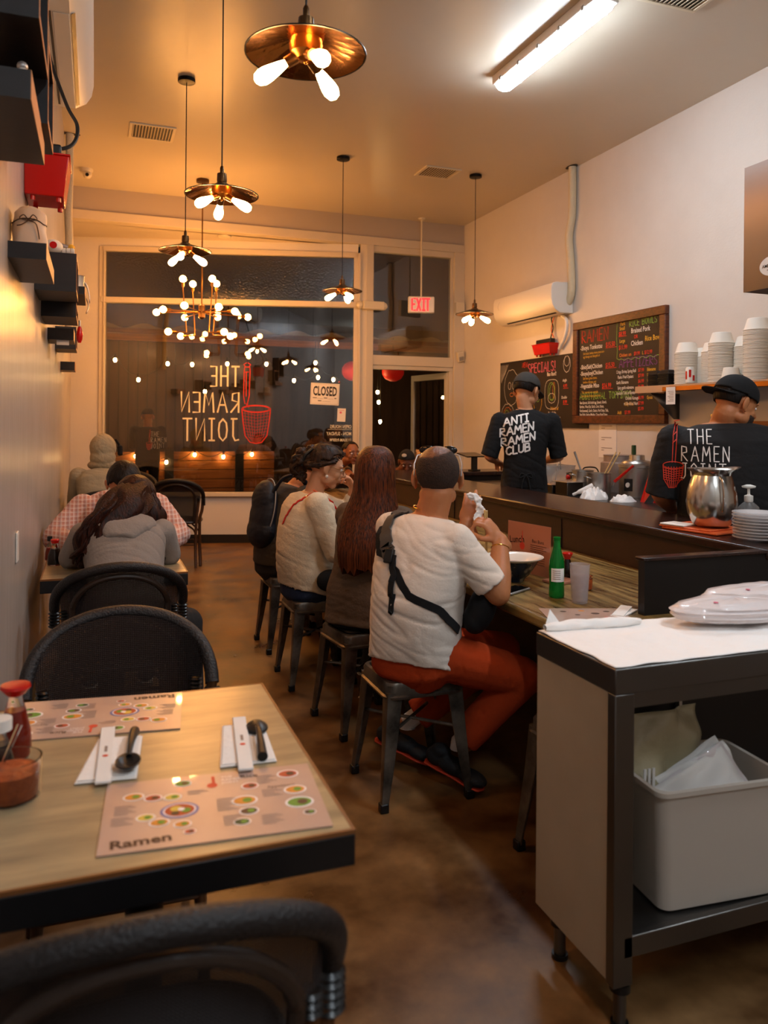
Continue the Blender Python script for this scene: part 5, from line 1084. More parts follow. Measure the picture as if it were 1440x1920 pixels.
Bs = basis((0, 0, 0), ed*math.cos(.04)+V(0, 0, -math.sin(.04)), V(0, 0, 1)); sg = 1 if (Bs.to_3x3() @ V(0, 0, 1)).dot(en) > 0 else -1
mb = MB(); mb.prism([(-.172, -.125), (.172, -.125), (.172, .135), (-.172, .135)], -.002, .002, 'paper', Bs); mb.build('sign_sheet', t, bevel=.004)
zb = .003*sg; mb = MB(); text_mesh(mb, 'CLOSED', .155, 'ink_black', Bs @ TR((0, -.012, zb)), 'CENTER', bold=.028, sx=.50); mb.box((-.145, -.048, min(zb, zb+.0003*sg)), (-.095, -.040, max(zb, zb+.0003*sg)), 'ink_black', Bs)
for a, b, y in ((-.09, -.02, -.052), (.04, .10, -.052), (-.03, .07, -.085)): mb.box((a, y, zb-.0002), (b, y+.002, zb), 'ink_black', Bs)
for a, b, y in ((-.01, .03, -.047), (.115, .14, -.047), (-.08, -.04, -.082)): mb.box((a, y, zb-.0002), (b, y+.009, zb), 'ink_black', Bs)
for a, b in (((-.160, -.113), (.160, -.111)), ((-.160, .121), (.160, .123)), ((-.162, -.113), (-.160, .123)), ((.160, -.113), (.162, .123))): mb.box((a[0], a[1], zb-.0002), (b[0], b[1], zb), 'ink_grey', Bs)
mb.build('lettering', t, smooth=0)
for x in (-.155, .155):
    mb = MB(); mb.lathe([(.004, .012), (.006, .004), (.022, .0), (.022, -.001)], (0, 0, 0), 'glass_clear', 18, Bs @ TR((x, .150, 0))); mb.build('suction_cup', t)
t = thing('small_poster', 'small white poster taped to the window below the CLOSED sign', 'poster', tuple(W0+ed*2.832+en*(-.02)+V(0, 0, 1.535))); mb = MB(); mb.box((-.05, -.08, -.001), (.05, .08, .001), 'paper', Bs); mb.build('poster_sheet', t); mb = MB(); mb.disc((-.01, .03, zb-.001*sg), .014, 'chalk_pink', 14, T=Bs); mb.box((-.03, .055, zb-.0012*sg-.0001), (.03, .06, zb-.001*sg+.0001), 'chalk_pink', Bs); mb.build('print', t, smooth=0)
t = thing('hours_lettering', 'white mirrored opening hours lettering on the window glass', 'lettering', (0, 0, 0))
for s, y, sz in (('OPEN HOURS', 1.375, .058), ('MON - SUNDAY', 1.29, .058), ('11:30AM-9:00PM', 1.215, .052)):
    mb = MB(); text_mesh(mb, s, sz, 'decal_cream', WB @ TR((2.955, y, -.0265*zin)), bold=.012, sx=.72, mirror=True); mb.build('line', t, smooth=0)
mb = MB(); mb.box((2.67, 1.358, -.0266*zin-.0001), (2.957, 1.362, -.0266*zin+.0001), 'decal_cream', WB); mb.build('underline', t, smooth=0)
t = thing('wall_switch', 'tiny white switch plate on the left wall beyond the first shelf', 'switch', (XL+.001, 3.2, .98)); mb = MB(); mb.box((0, -.035, -.055), (.006, .035, .055), 'white_plastic'); mb.build('plate', t, bevel=.002)

# ------------------------------------------------------------------ cart at the right
CX0, CX1, CY0, CY1, CZ = 1.153, 2.35, 1.55, 1.905, .873
t = thing('steel_cart', 'steel work cart with pale side panel and open shelf at the lower right', 'cart', ((CX0+CX1)/2, (CY0+CY1)/2, 0)); cx, cy = (CX0+CX1)/2, (CY0+CY1)/2
def cb(mb, a, b, m): mb.box((a[0]-cx, a[1]-cy, a[2]), (b[0]-cx, b[1]-cy, b[2]), m)
mb = MB(); cb(mb, (CX0, CY0, CZ-.062), (CX1, CY1, CZ), 'steel_dark'); mb.build('cart_top', t, bevel=.003)
mb = MB(); cb(mb, (CX0+.06, CY0+.01, CZ-.10), (CX1, CY0+.03, CZ-.062), 'steel_dark'); mb.build('top_rail', t)
mat('panel_beige', 'b3a48e', .55, var='a4957f', vscale=1.5)
mb = MB(); cb(mb, (CX0+.002, CY0+.03, .125), (CX0+.014, CY1-.005, CZ-.062), 'panel_beige'); mb.build('side_panel', t)
for x in (CX0, CX1-.045):
    for y in (CY0, CY1-.045):
        if y == CY0 or x > CX0:
            mb = MB(); cb(mb, (x+(0 if x > CX0 else .0), y, .12), (x+.055, y+.03, CZ-.062), 'steel_dark'); mb.build('corner_post', t, bevel=.002)
mb = MB(); cb(mb, (CX0+.03, CY0, .185), (CX1, CY0+.02, .235), 'steel_dark'); cb(mb, (CX0+.014, CY0+.02, .205), (CX1, CY1, .222), 'steel_dark'); mb.build('lower_shelf', t, bevel=.002)
for x in (CX0+.045, CX1-.06):
    for y in (CY0+.035, CY1-.06):
        mb = MB(); mb.cyl((x-cx, y-cy, 0), (x-cx, y-cy, .012), .022, 'black_plastic', n=14); mb.cyl((x-cx, y-cy, .012), (x-cx, y-cy, .20), .016, 'steel_dark', n=14); mb.cyl((x-cx, y-cy, .09), (x-cx, y-cy, .11), .026, 'black_plastic', n=14); mb.build('leg', t)
mb = MB(); cb(mb, (CX0+.014, CY1-.008, .222), (CX1, CY1, .70), 'panel_dark'); mb.build('back_panel', t)
mb = MB(); cb(mb, (1.62, CY1-.03, .5), (1.63, CY1-.012, .80), 'steel'); mb.build('slotted_strip', t)
t = thing('paper_cover', 'crumpled white paper sheet covering the top of the steel cart', 'paper', (CX0, CY0, CZ+.001))
def sheet(u, v):
    x = .004+u*1.15; y = .006+v*.345
    n1 = noise.noise(V(x*7, y*7, 1))*.004+noise.noise(V(x*22+y*9, y*12-x*4, 2))*.0022+abs(noise.noise(V(x*5-y*9, y*4+x*3, 5)))*.008
    ex = .008*noise.noise(V(y*14, 0, 4))*(1-min(1, u*12)); ey = .007*noise.noise(V(x*14, 0, 9))*(1-min(1, v*10)) 
    return V(x+ex, y+ey, max(.0, .002+n1*min(1, min(u, v)*14+.15)))
mb = MB(); mb.grid(sheet, 110, 46, 'tissue'); mb.build('sheet', t, solid=.0012)
def roll(u, v):
    a = 2*PI*u; r = .026*(1+.35*noise.noise(V(v*7, math.cos(a), math.sin(a))))*(1-.5*abs(2*v-1)**3)
    return V(.015+.30*v, .335+r*math.sin(a)*.7-.02*v*v, .014+r*math.cos(a)*.55)
mb = MB(); mb.grid(roll, 20, 40, 'tissue'); mb.add([V(.02, .34, .02), V(.04, .35, .060), V(.07, .345, .02)], [(0, 1, 2)], 'tissue'); mb.build('bunched_edge', t)
mat('lid_bag', 'e9dedc', .30, alpha=.9, coat=.6, bump=.4, bscale=40, bstretch=(1, 1, 5))
def lidbag(c, rz, label, L_=.22, seed=1, n=5):
    t = thing('bag_of_lids', label, 'bag', c, rz, 'plastic bags of lids on the cart')
    mb = MB(); rnd = random.Random(seed)
    nu, nv = 44, 20
    def f(u, v):
        a = 2*PI*u; p = PI*v; r = math.sin(p)**.55; z = -math.cos(p)
        q = 1+.05*noise.noise(V(math.cos(a)*2+seed, math.sin(a)*2, z*2)); st_ = .004*math.sin(z*16+math.cos(a)*1.5)
        return V((L_*q+st_)*r*math.cos(a), (.085*q+st_)*r*math.sin(a), .034+.034*z*(1+.12*noise.noise(V(math.cos(a)*3, math.sin(a)*3, seed))))
    mb.grid(f, nu, nv, 'lid_bag'); mb.build('stacked_lids', t)
    mb = MB(); mb.disc((-L_*.45, -.04, .066), .007, 'chalk_pink', 10); mb.build('red_seal', t)
lidbag((1.74, 1.79, CZ+.012), -.12, 'clear bag of stacked lids at the near side of the cart top', .20, 1)
lidbag((1.98, 1.90, CZ+.012), -.10, 'second clear bag of lids behind the nearer one', .235, 5)
t = thing('white_bin', 'white plastic bin of paper and bags on the lower shelf of the cart', 'bin', (1.52, 1.70, .223), -.08)
mb = MB(); bx, by, bh = .19, .125, .315
def ringr(sx, sy, z, r=.03, n=5):
    out = []
    for qx, qy, a0 in ((1, 1, 0), (-1, 1, PI/2), (-1, -1, PI), (1, -1, 1.5*PI)):
        out += [(qx*(sx-r)+r*math.cos(a0+PI/2*k/n), qy*(sy-r)+r*math.sin(a0+PI/2*k/n), z) for k in range(n+1)]
    return out
vs = []; R_ = [(.0, .0, -.02), (.01, .01, -.005), (.0, 0, 0)]
for sx, sy, z in ((bx-.03, by-.03, 0), (bx-.02, by-.02, .006), (bx, by, bh-.012), (bx+.008, by+.008, bh-.012), (bx+.008, by+.008, bh), (bx-.004, by-.004, bh), (bx-.024, by-.024, .012)): vs += ringr(sx, sy, z)
k = 24; mb.add(vs, [(i*k+j, i*k+(j+1) % k, (i+1)*k+(j+1) % k, (i+1)*k+j) for i in range(6) for j in range(k)]+[tuple(range(k)), tuple(range(6*k, 7*k))], 'plastic_bin'); mb.build('bin_shell', t)
def sheetq(name, label, c, rz, tx, ty, m, w, h, curl=.02, cat='paper', grp='papers and bags in the white bin', nseed=0, n=12):
    t = thing(name, label, cat, c, rz, grp); mb = MB(); T_ = TR((0, 0, 0), x=tx, y=ty)
    mb.grid(lambda u, v: (w*(u-.5), h*v, curl*math.sin(u*PI)+curl*2*noise.noise(V(u*3+nseed, v*3, nseed))), n, n, m, T_); mb.build('sheet', t, solid=.0012)
mat('bag_plastic', 'c9bb96', .25, alpha=.75, coat=.4, bump=.4, bscale=50)
sheetq('plastic_bag', 'yellowish clear plastic bag standing up in the white bin', (1.50, 1.74, .40), .05, 1.30, 0, 'bag_plastic', .26, .26, .02, 'bag', nseed=2, n=24)
for k_, (x_, y_, rz_, tx_, ty_, m_, w_, lab_) in enumerate(((1.53, 1.625, -.10, 1.05, -.42, 'paper', .27, 'white printed sheet leaning in the white bin, nearest its front edge'), (1.55, 1.645, -.14, 1.10, -.48, 'lid_bag', .27, 'glossy lilac sheet behind the front white sheet in the bin'), (1.56, 1.668, -.10, 1.15, -.36, 'paper', .26, 'second white sheet in the middle of the bin'), (1.58, 1.69, -.16, 1.2, -.52, 'paper', .25, 'steepest white sheet at the back of the bin'))):
    sheetq('printed_sheet', lab_, (x_, y_, .40), rz_, tx_, ty_, m_, w_, .155, .012, nseed=4+k_)
t = thing('plastic_fork', 'clear plastic fork sticking up in the white bin', 'fork', (1.40, 1.73, .36)); mb = MB()
for q in range(3): mb.box((-.02+q*.014, 0, .10), (-.012+q*.014, .003, .17), 'paper')
mb.box((-.02, 0, 0), (.014, .003, .11), 'paper'); mb.build('fork_body', t)
t = thing('menu_placemat', 'dark pink menu standing inside the cart behind the bin', 'menu', (1.98, 1.94, .223)); mb = MB(); mb.box((-.17, 0, 0), (.19, .003, .35), 'menu_pink'); mb.build('menu_sheet', t); mb = MB(); Bc = basis((0, -.0005, 0), (1, 0, 0), (0, 0, 1))
for x, y, r, c in ((-.10, .26, .022, 'b'), (.02, .12, .04, 'b'), (-.05, .19, .014, 'r'), (.08, .22, .02, 'o'), (.14, .12, .025, 'g')): mb.disc((x, y, 0), r, 'food_'+c, 18, T=Bc)
text_mesh(mb, 'Ramen', .05, 'menu_script', Bc @ TR((.0, .26, .0004)), bold=.01); mb.build('food_pictures', t, smooth=0)
# ------------------------------------------------------------------ people: builders
for n, c, r in (('skin_tan', 'b9774c', .5), ('skin_brown', '8e5433', .5), ('skin_light', 'c98f68', .5), ('skin_deep', '6e3f28', .5)):
    mat(n, c, r, bump=.12, bscale=90, sss=.08, var=c, vscale=4)
mat('lips_rose', '9a4a40', .4); mat('brow_dark', '1a100b', .7); mat('eye_white', 'e8e0d8', .25); mat('eye_dark', '120b08', .2)
def hairmat(n, a, b, st=(26, 26, 1.2), r=.48): mat(n, a, r, var=b, vscale=3, vstretch=st, bump=.5, bscale=4, bstretch=st, spec=.22)
hairmat('hair_black', '0d0907', '1d130e'); hairmat('hair_brown', '120704', '3a180b', (30, 30, 6)); hairmat('hair_auburn', '190a05', '6a3314', (46, 46, .7), .36); hairmat('hair_wavy', '120a07', '3d2717', (18, 18, 6)); mat('thin_hair', '7a4c33', .38, bump=.4, bscale=200, var='543222', vscale=40); mat('stubble', '2b1c14', .8, bump=.8, bscale=220, var='3e291d', vscale=60)
mat('cloth_white', 'e4d6c8', .85, bump=.12, bscale=120); mat('cloth_cream', 'd9c6a8', .9, bump=.25, bscale=110); mat('cloth_grey', '8a8078', .95, bump=.25, bscale=120); mat('cloth_olive', '3a332b', .9, bump=.2, bscale=90)
mat('cloth_taupe', '5e4c3c', .9, bump=.2, bscale=90); mat('cloth_black', '101012', .9, bump=.15, bscale=90); mat('cloth_charcoal', '1b1a1b', .9, bump=.15, bscale=90); mat('trousers_rust', 'a63c1a', 1, bump=.15, bscale=90, spec=.1); mat('denim', '1c2b48', .85, bump=.2, bscale=150); mat('cloth_navy', '10121c', .6, bump=.3, bscale=30)
mat('hood_stone', 'a3977c', .95, bump=.3, bscale=90); mat('cap_grey', '3d3a36', .9, bump=.2, bscale=140); mat('sock_white', 'cfc8c2', .9, bump=.3, bscale=120); mat('shoe_dark', '14161a', .7, bump=.3, bscale=60); mat('sole_orange', 'c23a1a', .6); mat('print_white', 'f0edea', .7); mat('gold', 'd89a3a', .2, 1); mat('strap_grey', '4b443d', .8); mat('lens_dark', '1a1410', .08, .3)
# plaid shirt: crossed bands of pink, cream and blue-grey
def plaid(n):
    m = mat(n, 'd39a80', .9, bump=.15, bscale=100); nt = m.node_tree; N = nt.nodes; K = nt.links; b = N['Principled BSDF']
    tc = N.new('ShaderNodeTexCoord'); sp = N.new('ShaderNodeSeparateXYZ'); K.new(tc.outputs['Object'], sp.inputs[0])
    def band(o, fr, ph):
        a = N.new('ShaderNodeMath'); a.operation = 'MULTIPLY_ADD'; a.inputs[1].default_value = fr; a.inputs[2].default_value = ph; K.new(o, a.inputs[0])
        s = N.new('ShaderNodeMath'); s.operation = 'SINE'; K.new(a.outputs[0], s.inputs[0])
        r = N.new('ShaderNodeMapRange'); r.inputs[1].default_value = .2; r.inputs[2].default_value = .7; K.new(s.outputs[0], r.inputs[0]); return r.outputs[0]
    cur = None
    for o, fr, ph, col, f in ((sp.outputs[0], 600, 0, 'a85a48', .40), (sp.outputs[2], 600, 0, 'a85a48', .32), (sp.outputs[0], 300, 1.5, 'e0d4cc', .5), (sp.outputs[2], 300, 1.5, 'e0d4cc', .4), (sp.outputs[0], 150, 2.6, '77727c', .3)):
        mx = N.new('ShaderNodeMix'); mx.data_type = 'RGBA'; mx.inputs[7].default_value = lin(col)
        q = N.new('ShaderNodeMath'); q.operation = 'MULTIPLY'; q.inputs[1].default_value = f; K.new(band(o, fr, ph), q.inputs[0]); K.new(q.outputs[0], mx.inputs[0])
        if cur: K.new(cur, mx.inputs[6])
        else: mx.inputs[6].default_value = lin('c9917e')
        cur = mx.outputs[2]
    K.new(cur, b.inputs['Base Color'])
plaid('plaid_cloth')

class SB(MB):
    """collects overlapping closed lumps that sculpt() fuses into one skin"""
    def cap(s, p0, p1, r0, r1=None, n=14, T=None, m='skin_tan', fl=1):
        p0, p1 = V(p0), V(p1); r1 = r0 if r1 is None else r1; d = (p1-p0); L = d.length; d = d/max(L, 1e-6)
        pts = []; rs = []
        for k in range(1, 5): a = PI/2*k/4; pts.append(p0-d*r0*math.cos(a)); rs.append(max(r0*math.sin(a), 1e-4))
        for k in range(4, 0, -1): a = PI/2*k/4; pts.append(p1+d*r1*math.cos(a)); rs.append(max(r1*math.sin(a), 1e-4))
        return s.tube([p0-d*r0*.999]+pts+[p1+d*r1*.999], [1e-4]+rs+[1e-4], m, n, T=T, flat=fl)
    def chain(s, ps, rs, **k):
        for i in range(len(ps)-1): s.cap(ps[i], ps[i+1], rs[i], rs[i+1], **k)
        return s
    def ell(s, c, r, T=None, x=0, y=0, z=0, m='skin_tan'):
        return s.ball((0, 0, 0), r, m, 20, 14, (T or Matrix()) @ TR(c, x=x, y=y, z=z))
    def loft(s, rings, side, m='skin_tan', n=28, e=.85):
        """rings: (centre, half width, half depth[, side]) from bottom to top"""
        vs = []
        for i, rg in enumerate(rings):
            c = V(rg[0]); a = V(rings[max(i-1, 0)][0]); b = V(rings[min(i+1, len(rings)-1)][0]); up = (b-a).normalized()
            sd = V(rg[3] if len(rg) > 3 else side); sd = (sd-up*sd.dot(up)).normalized(); fw = up.cross(sd)
            for j in range(n):
                t = 2*PI*j/n; ct_, st_ = math.cos(t), math.sin(t)
                vs.append(c+sd*rg[1]*math.copysign(abs(ct_)**e, ct_)+fw*rg[2]*math.copysign(abs(st_)**e, st_))
        k = len(rings)
        return s.add(vs, [(i*n+j, i*n+(j+1) % n, (i+1)*n+(j+1) % n, (i+1)*n+j) for i in range(k-1) for j in range(n)]+[tuple(reversed(range(n))), tuple(range((k-1)*n, k*n))], m)
def sculpt(mb, name, parent, m, vox=.008, it=6, fac=.5, disp=None):
    me = bpy.data.meshes.new(name); me.from_pydata([tuple(p) for p in mb.v], [], mb.f); me.update()
    bm = bmesh.new(); bm.from_mesh(me); bmesh.ops.recalc_face_normals(bm, faces=bm.faces); bm.to_mesh(me); bm.free()
    o = bpy.data.objects.new(name, me); COL.objects.link(o)
    r = o.modifiers.new('r', 'REMESH'); r.mode = 'VOXEL'; r.voxel_size = vox; r.use_smooth_shade = True
    s = o.modifiers.new('s', 'SMOOTH'); s.factor = fac; s.iterations = it
    dg = bpy.context.evaluated_depsgraph_get(); dg.update()
    ne = bpy.data.meshes.new_from_object(o.evaluated_get(dg)); bpy.data.objects.remove(o); bpy.data.meshes.remove(me)
    if disp:
        nr = [V(v.normal) for v in ne.vertices]
        for v, q in zip(ne.vertices, nr): v.co = v.co+q*disp(V(v.co))
    ne.materials.clear(); ne.materials.append(MATS[m]); ne.polygons.foreach_set('use_smooth', [True]*len(ne.polygons)); ne.update(); ne.name = name
    o = bpy.data.objects.new(name, ne); COL.objects.link(o)
    if parent: o.parent = parent
    return o
def bvh_of(o): return BVHTree.FromPolygons([v.co.copy() for v in o.data.vertices], [tuple(p.vertices) for p in o.data.polygons])
def folds(amp=.006, seed=0, dirv=(.3, .3, 1), fr=9):
    d = V(dirv).normalized()
    def f(p):
        q = p*fr; along = d*q.dot(d); a = noise.noise(along*1.7+(q-along)*.40+V(seed, 0, 0)); a2 = noise.noise(along*3.6+(q-along)*.8+V(0, 0, seed)); b = noise.noise(q*.9+V(0, seed, 3)); k = .5+.5*noise.noise(q*.55+V(seed, 3, 0))
        return amp*(-.62*math.exp(-(a/.10)**2)*k-.38*math.exp(-(a2/.13)**2)*(1-k)+.30*b+.15)
    return f
def hand(sb, wrist, d, back, s=1, curl=.6, thumb=1, spread=.0, m='skin_tan', pinch=0):
    """d = direction of the fingers, back = normal of the back of the hand, thumb = +1/-1 side"""
    d = V(d).normalized(); back = V(back); x = d.cross(back).normalized(); T = basis(wrist, x, d)
    if (T.to_3x3() @ V(0, 0, 1)).dot(back) < 0: x = -x; T = basis(wrist, x, d)
    sb.cap((0, -.03, 0), (0, .02, 0), .026*s, .024*s, T=T)
    sb.ell((0, .048*s, 0), (.040*s, .050*s, .016*s), T); sb.ell((thumb*.024*s, .03*s, -.008*s), (.018*s, .030*s, .014*s), T)
    for k, (fx, L, r) in enumerate(((-.030, .066, .0080), (-.010, .078, .0086), (.011, .082, .0088), (.031, .074, .0086)) if thumb > 0 else ((-.031, .074, .0086), (-.011, .082, .0088), (.010, .078, .0086), (.030, .066, .0080))):
        p = V(fx*s, .088*s-abs(fx)*.15, 0); a = 0; ps = [V(fx*s*.8, .05*s, 0), p]; rs = [r*1.15*s, r*1.05*s]
        c = curl+.12*math.sin(k*2.1)
        for seg, f in ((.42, .75), (.32, 1.0), (.26, .8)):
            a += c*f; dv = V(fx*spread*4, math.cos(a), -math.sin(a)); p = p+dv.normalized()*L*seg*1.05*s; ps.append(p); rs.append(rs[-1]*.93)
        for i in range(len(ps)-1): sb.cap(ps[i], ps[i+1], rs[i], rs[i+1], n=10, T=T)
    p0 = V(thumb*.030*s, .022*s, -.006*s); p1 = p0+V(thumb*.026, .030, -.010-.012*curl)*s; p2 = p1+V(thumb*(.006-.02*pinch), .032, -.012-.012*curl)*s; p3 = p2+V(-thumb*.008*pinch, .022, -.006-.006*curl)*s
    for a, b, r0, r1 in ((p0, p1, .0125, .011), (p1, p2, .011, .0098), (p2, p3, .0098, .008)): sb.cap(a, b, r0*s, r1*s, n=10, T=T)
    return T
def headframe(c, f, tilt=(0, 0, 1)):
    f = V(f).normalized(); x = f.cross(V(tilt)).normalized(); return basis(c, x, f)
def head_lumps(sb, T, s=1, jaw=1, nose=1, female=False):
    E = lambda c, r, **k: sb.ell(tuple(q*s for q in c), tuple(q*s for q in r), T, **k)
    E((0, -.018, .030), (.076, .094, .084)); E((0, .022, .005), (.068, .066, .085)); E((0, .034, -.045), (.055*jaw, .050, .052)); E((0, .058, -.088), (.026*jaw, .022, .020))
    for sx in (-1, 1):
        E((sx*.040, .058, -.026), (.022, .022, .024)); E((sx*.034, .070, .028), (.026, .014, .010), x=0, y=sx*.15); E((sx*.048*jaw, .012, -.062), (.020, .036, .026))
        E((sx*.083, -.010, -.002), (.0085, .021, .034), z=sx*.45, x=-.1); E((sx*.080, -.002, -.031), (.007, .010, .011))
        E((sx*.013, .094, -.026), (.010, .011, .009))
    sb.cap((0, .082*s, .014*s), (0, .108*s, -.020*s), .0085*s, .0125*s*nose, T=T)
    E((0, .083, -.050), (.026, .014, .013)); E((0, .090, -.047), (.020, .009, .0055)); E((0, .088, -.060), (.017, .009, .007))
def face_parts(T, parent, s=1, brow='brow_dark', lips='lips_rose', open_=1, lashes=False):
    for sx in (-1, 1):
        mb = MB(); mb.ball((sx*.032*s, .073*s, .006*s), (.0135*s, .0125*s, .0095*s), 'eye_white', 16, 10, T); mb.ball((sx*.031*s, .0815*s, .0055*s), (.0062*s, .0045*s, .0062*s), 'eye_dark', 12, 8, T); mb.build('eye', parent)
        mb = MB(); P = [T @ V(sx*(.016+k*.006)*s, (.0885-.0009*k*k*.8)*s, (.0155+.004*math.sin(PI*k/6))*s) for k in range(7)]; mb.tube([T @ V(sx*(.020+k*.0045)*s, (.0845-.0008*k*k)*s, (.0125+.0035*math.sin(PI*k/6)-.001*k*.3)*s) for k in range(7)], .0016*s if lashes else .0010*s, 'brow_dark', 6); mb.build('eyelashes', parent)
        mb = MB(); mb.tube([T @ V(sx*(.014+k*.0062)*s, (.0885-.0012*k*k*.6)*s, (.030+.0055*math.sin(PI*(k+.6)/7.5))*s) for k in range(7)], [.0022*s, .003*s, .003*s, .0028*s, .0025*s, .002*s, .001*s], brow, 6); mb.build('eyebrow', parent)
    mb = MB(); mb.ball((0, .0945*s, -.0475*s), (.0185*s, .0065*s, .0042*s), lips, 16, 8, T); mb.ball((0, .0925*s, -.0575*s), (.0155*s, .0075*s, .0056*s), lips, 16, 8, T); mb.build('lips', parent)
def shell(name, parent, T, m, c, r, keep, n=64, k=44, amp=.002, fr=(40, 40, 8), thick=.004, off=None):
    """patch of an ellipsoid around the skull in the head frame; keep(x,y,z unit) says where hair or cloth is"""
    vs = []; ok = []
    for i in range(k+1):
        p = PI*i/k
        for j in range(n):
            a = 2*PI*j/n; u = V(math.sin(p)*math.cos(a), math.sin(p)*math.sin(a), -math.cos(p)); q = 1+amp*10*noise.noise(V(u.x*fr[0]*.1, u.y*fr[1]*.1, u.z*fr[2]*.1))*1
            e = off(u) if off else 0
            vs.append(V(c[0]+u.x*(r[0]*q+e), c[1]+u.y*(r[1]*q+e), c[2]+u.z*(r[2]*q+e))); ok.append(keep(u))
    fs = [(i*n+j, i*n+(j+1) % n, (i+1)*n+(j+1) % n, (i+1)*n+j) for i in range(k) for j in range(n) if (ok[i*n+j]+ok[i*n+(j+1) % n]+ok[(i+1)*n+j]+ok[(i+1)*n+(j+1) % n]) >= 3]
    mb = MB(); mb.add(vs, fs, m, T); return mb.build(name, parent, smooth=60, solid=thick)
def shoe(parent, heel, toe, m='shoe_dark', sole='sole_orange', s=1, up=(0, 0, 1)):
    heel, toe = V(heel), V(toe); d = (toe-heel).normalized(); x = d.cross(V(up)).normalized(); T = basis(heel, x, d); L = (toe-heel).length
    if (T.to_3x3() @ V(0, 0, 1)).z < 0: T = T @ Matrix.Rotation(PI, 4, 'Y')
    sb = SB(); sb.ell((0, .035, .035), (.036*s, .045, .038), T); sb.ell((0, L*.45, .030), (.040*s, L*.32, .034), T); sb.ell((0, L*.78, .022), (.044*s, L*.26, .026), T); sb.ell((0, .05, .065), (.034*s, .040, .028), T)
    o = sculpt(sb, 'shoe', parent, m, .006, 3)
    poly = [(.028*s, 0), (.034*s, .06), (.032*s, L*.5), (.043*s, L*.8), (.032*s, L*.97), (0, L*1.02), (-.032*s, L*.97), (-.043*s, L*.8), (-.032*s, L*.5), (-.034*s, .06), (-.028*s, 0), (0, -.010)]
    mb = MB(); mb.prism(poly, -.006, .002, sole, T); mb.build('shoe_sole', parent, bevel=.004)

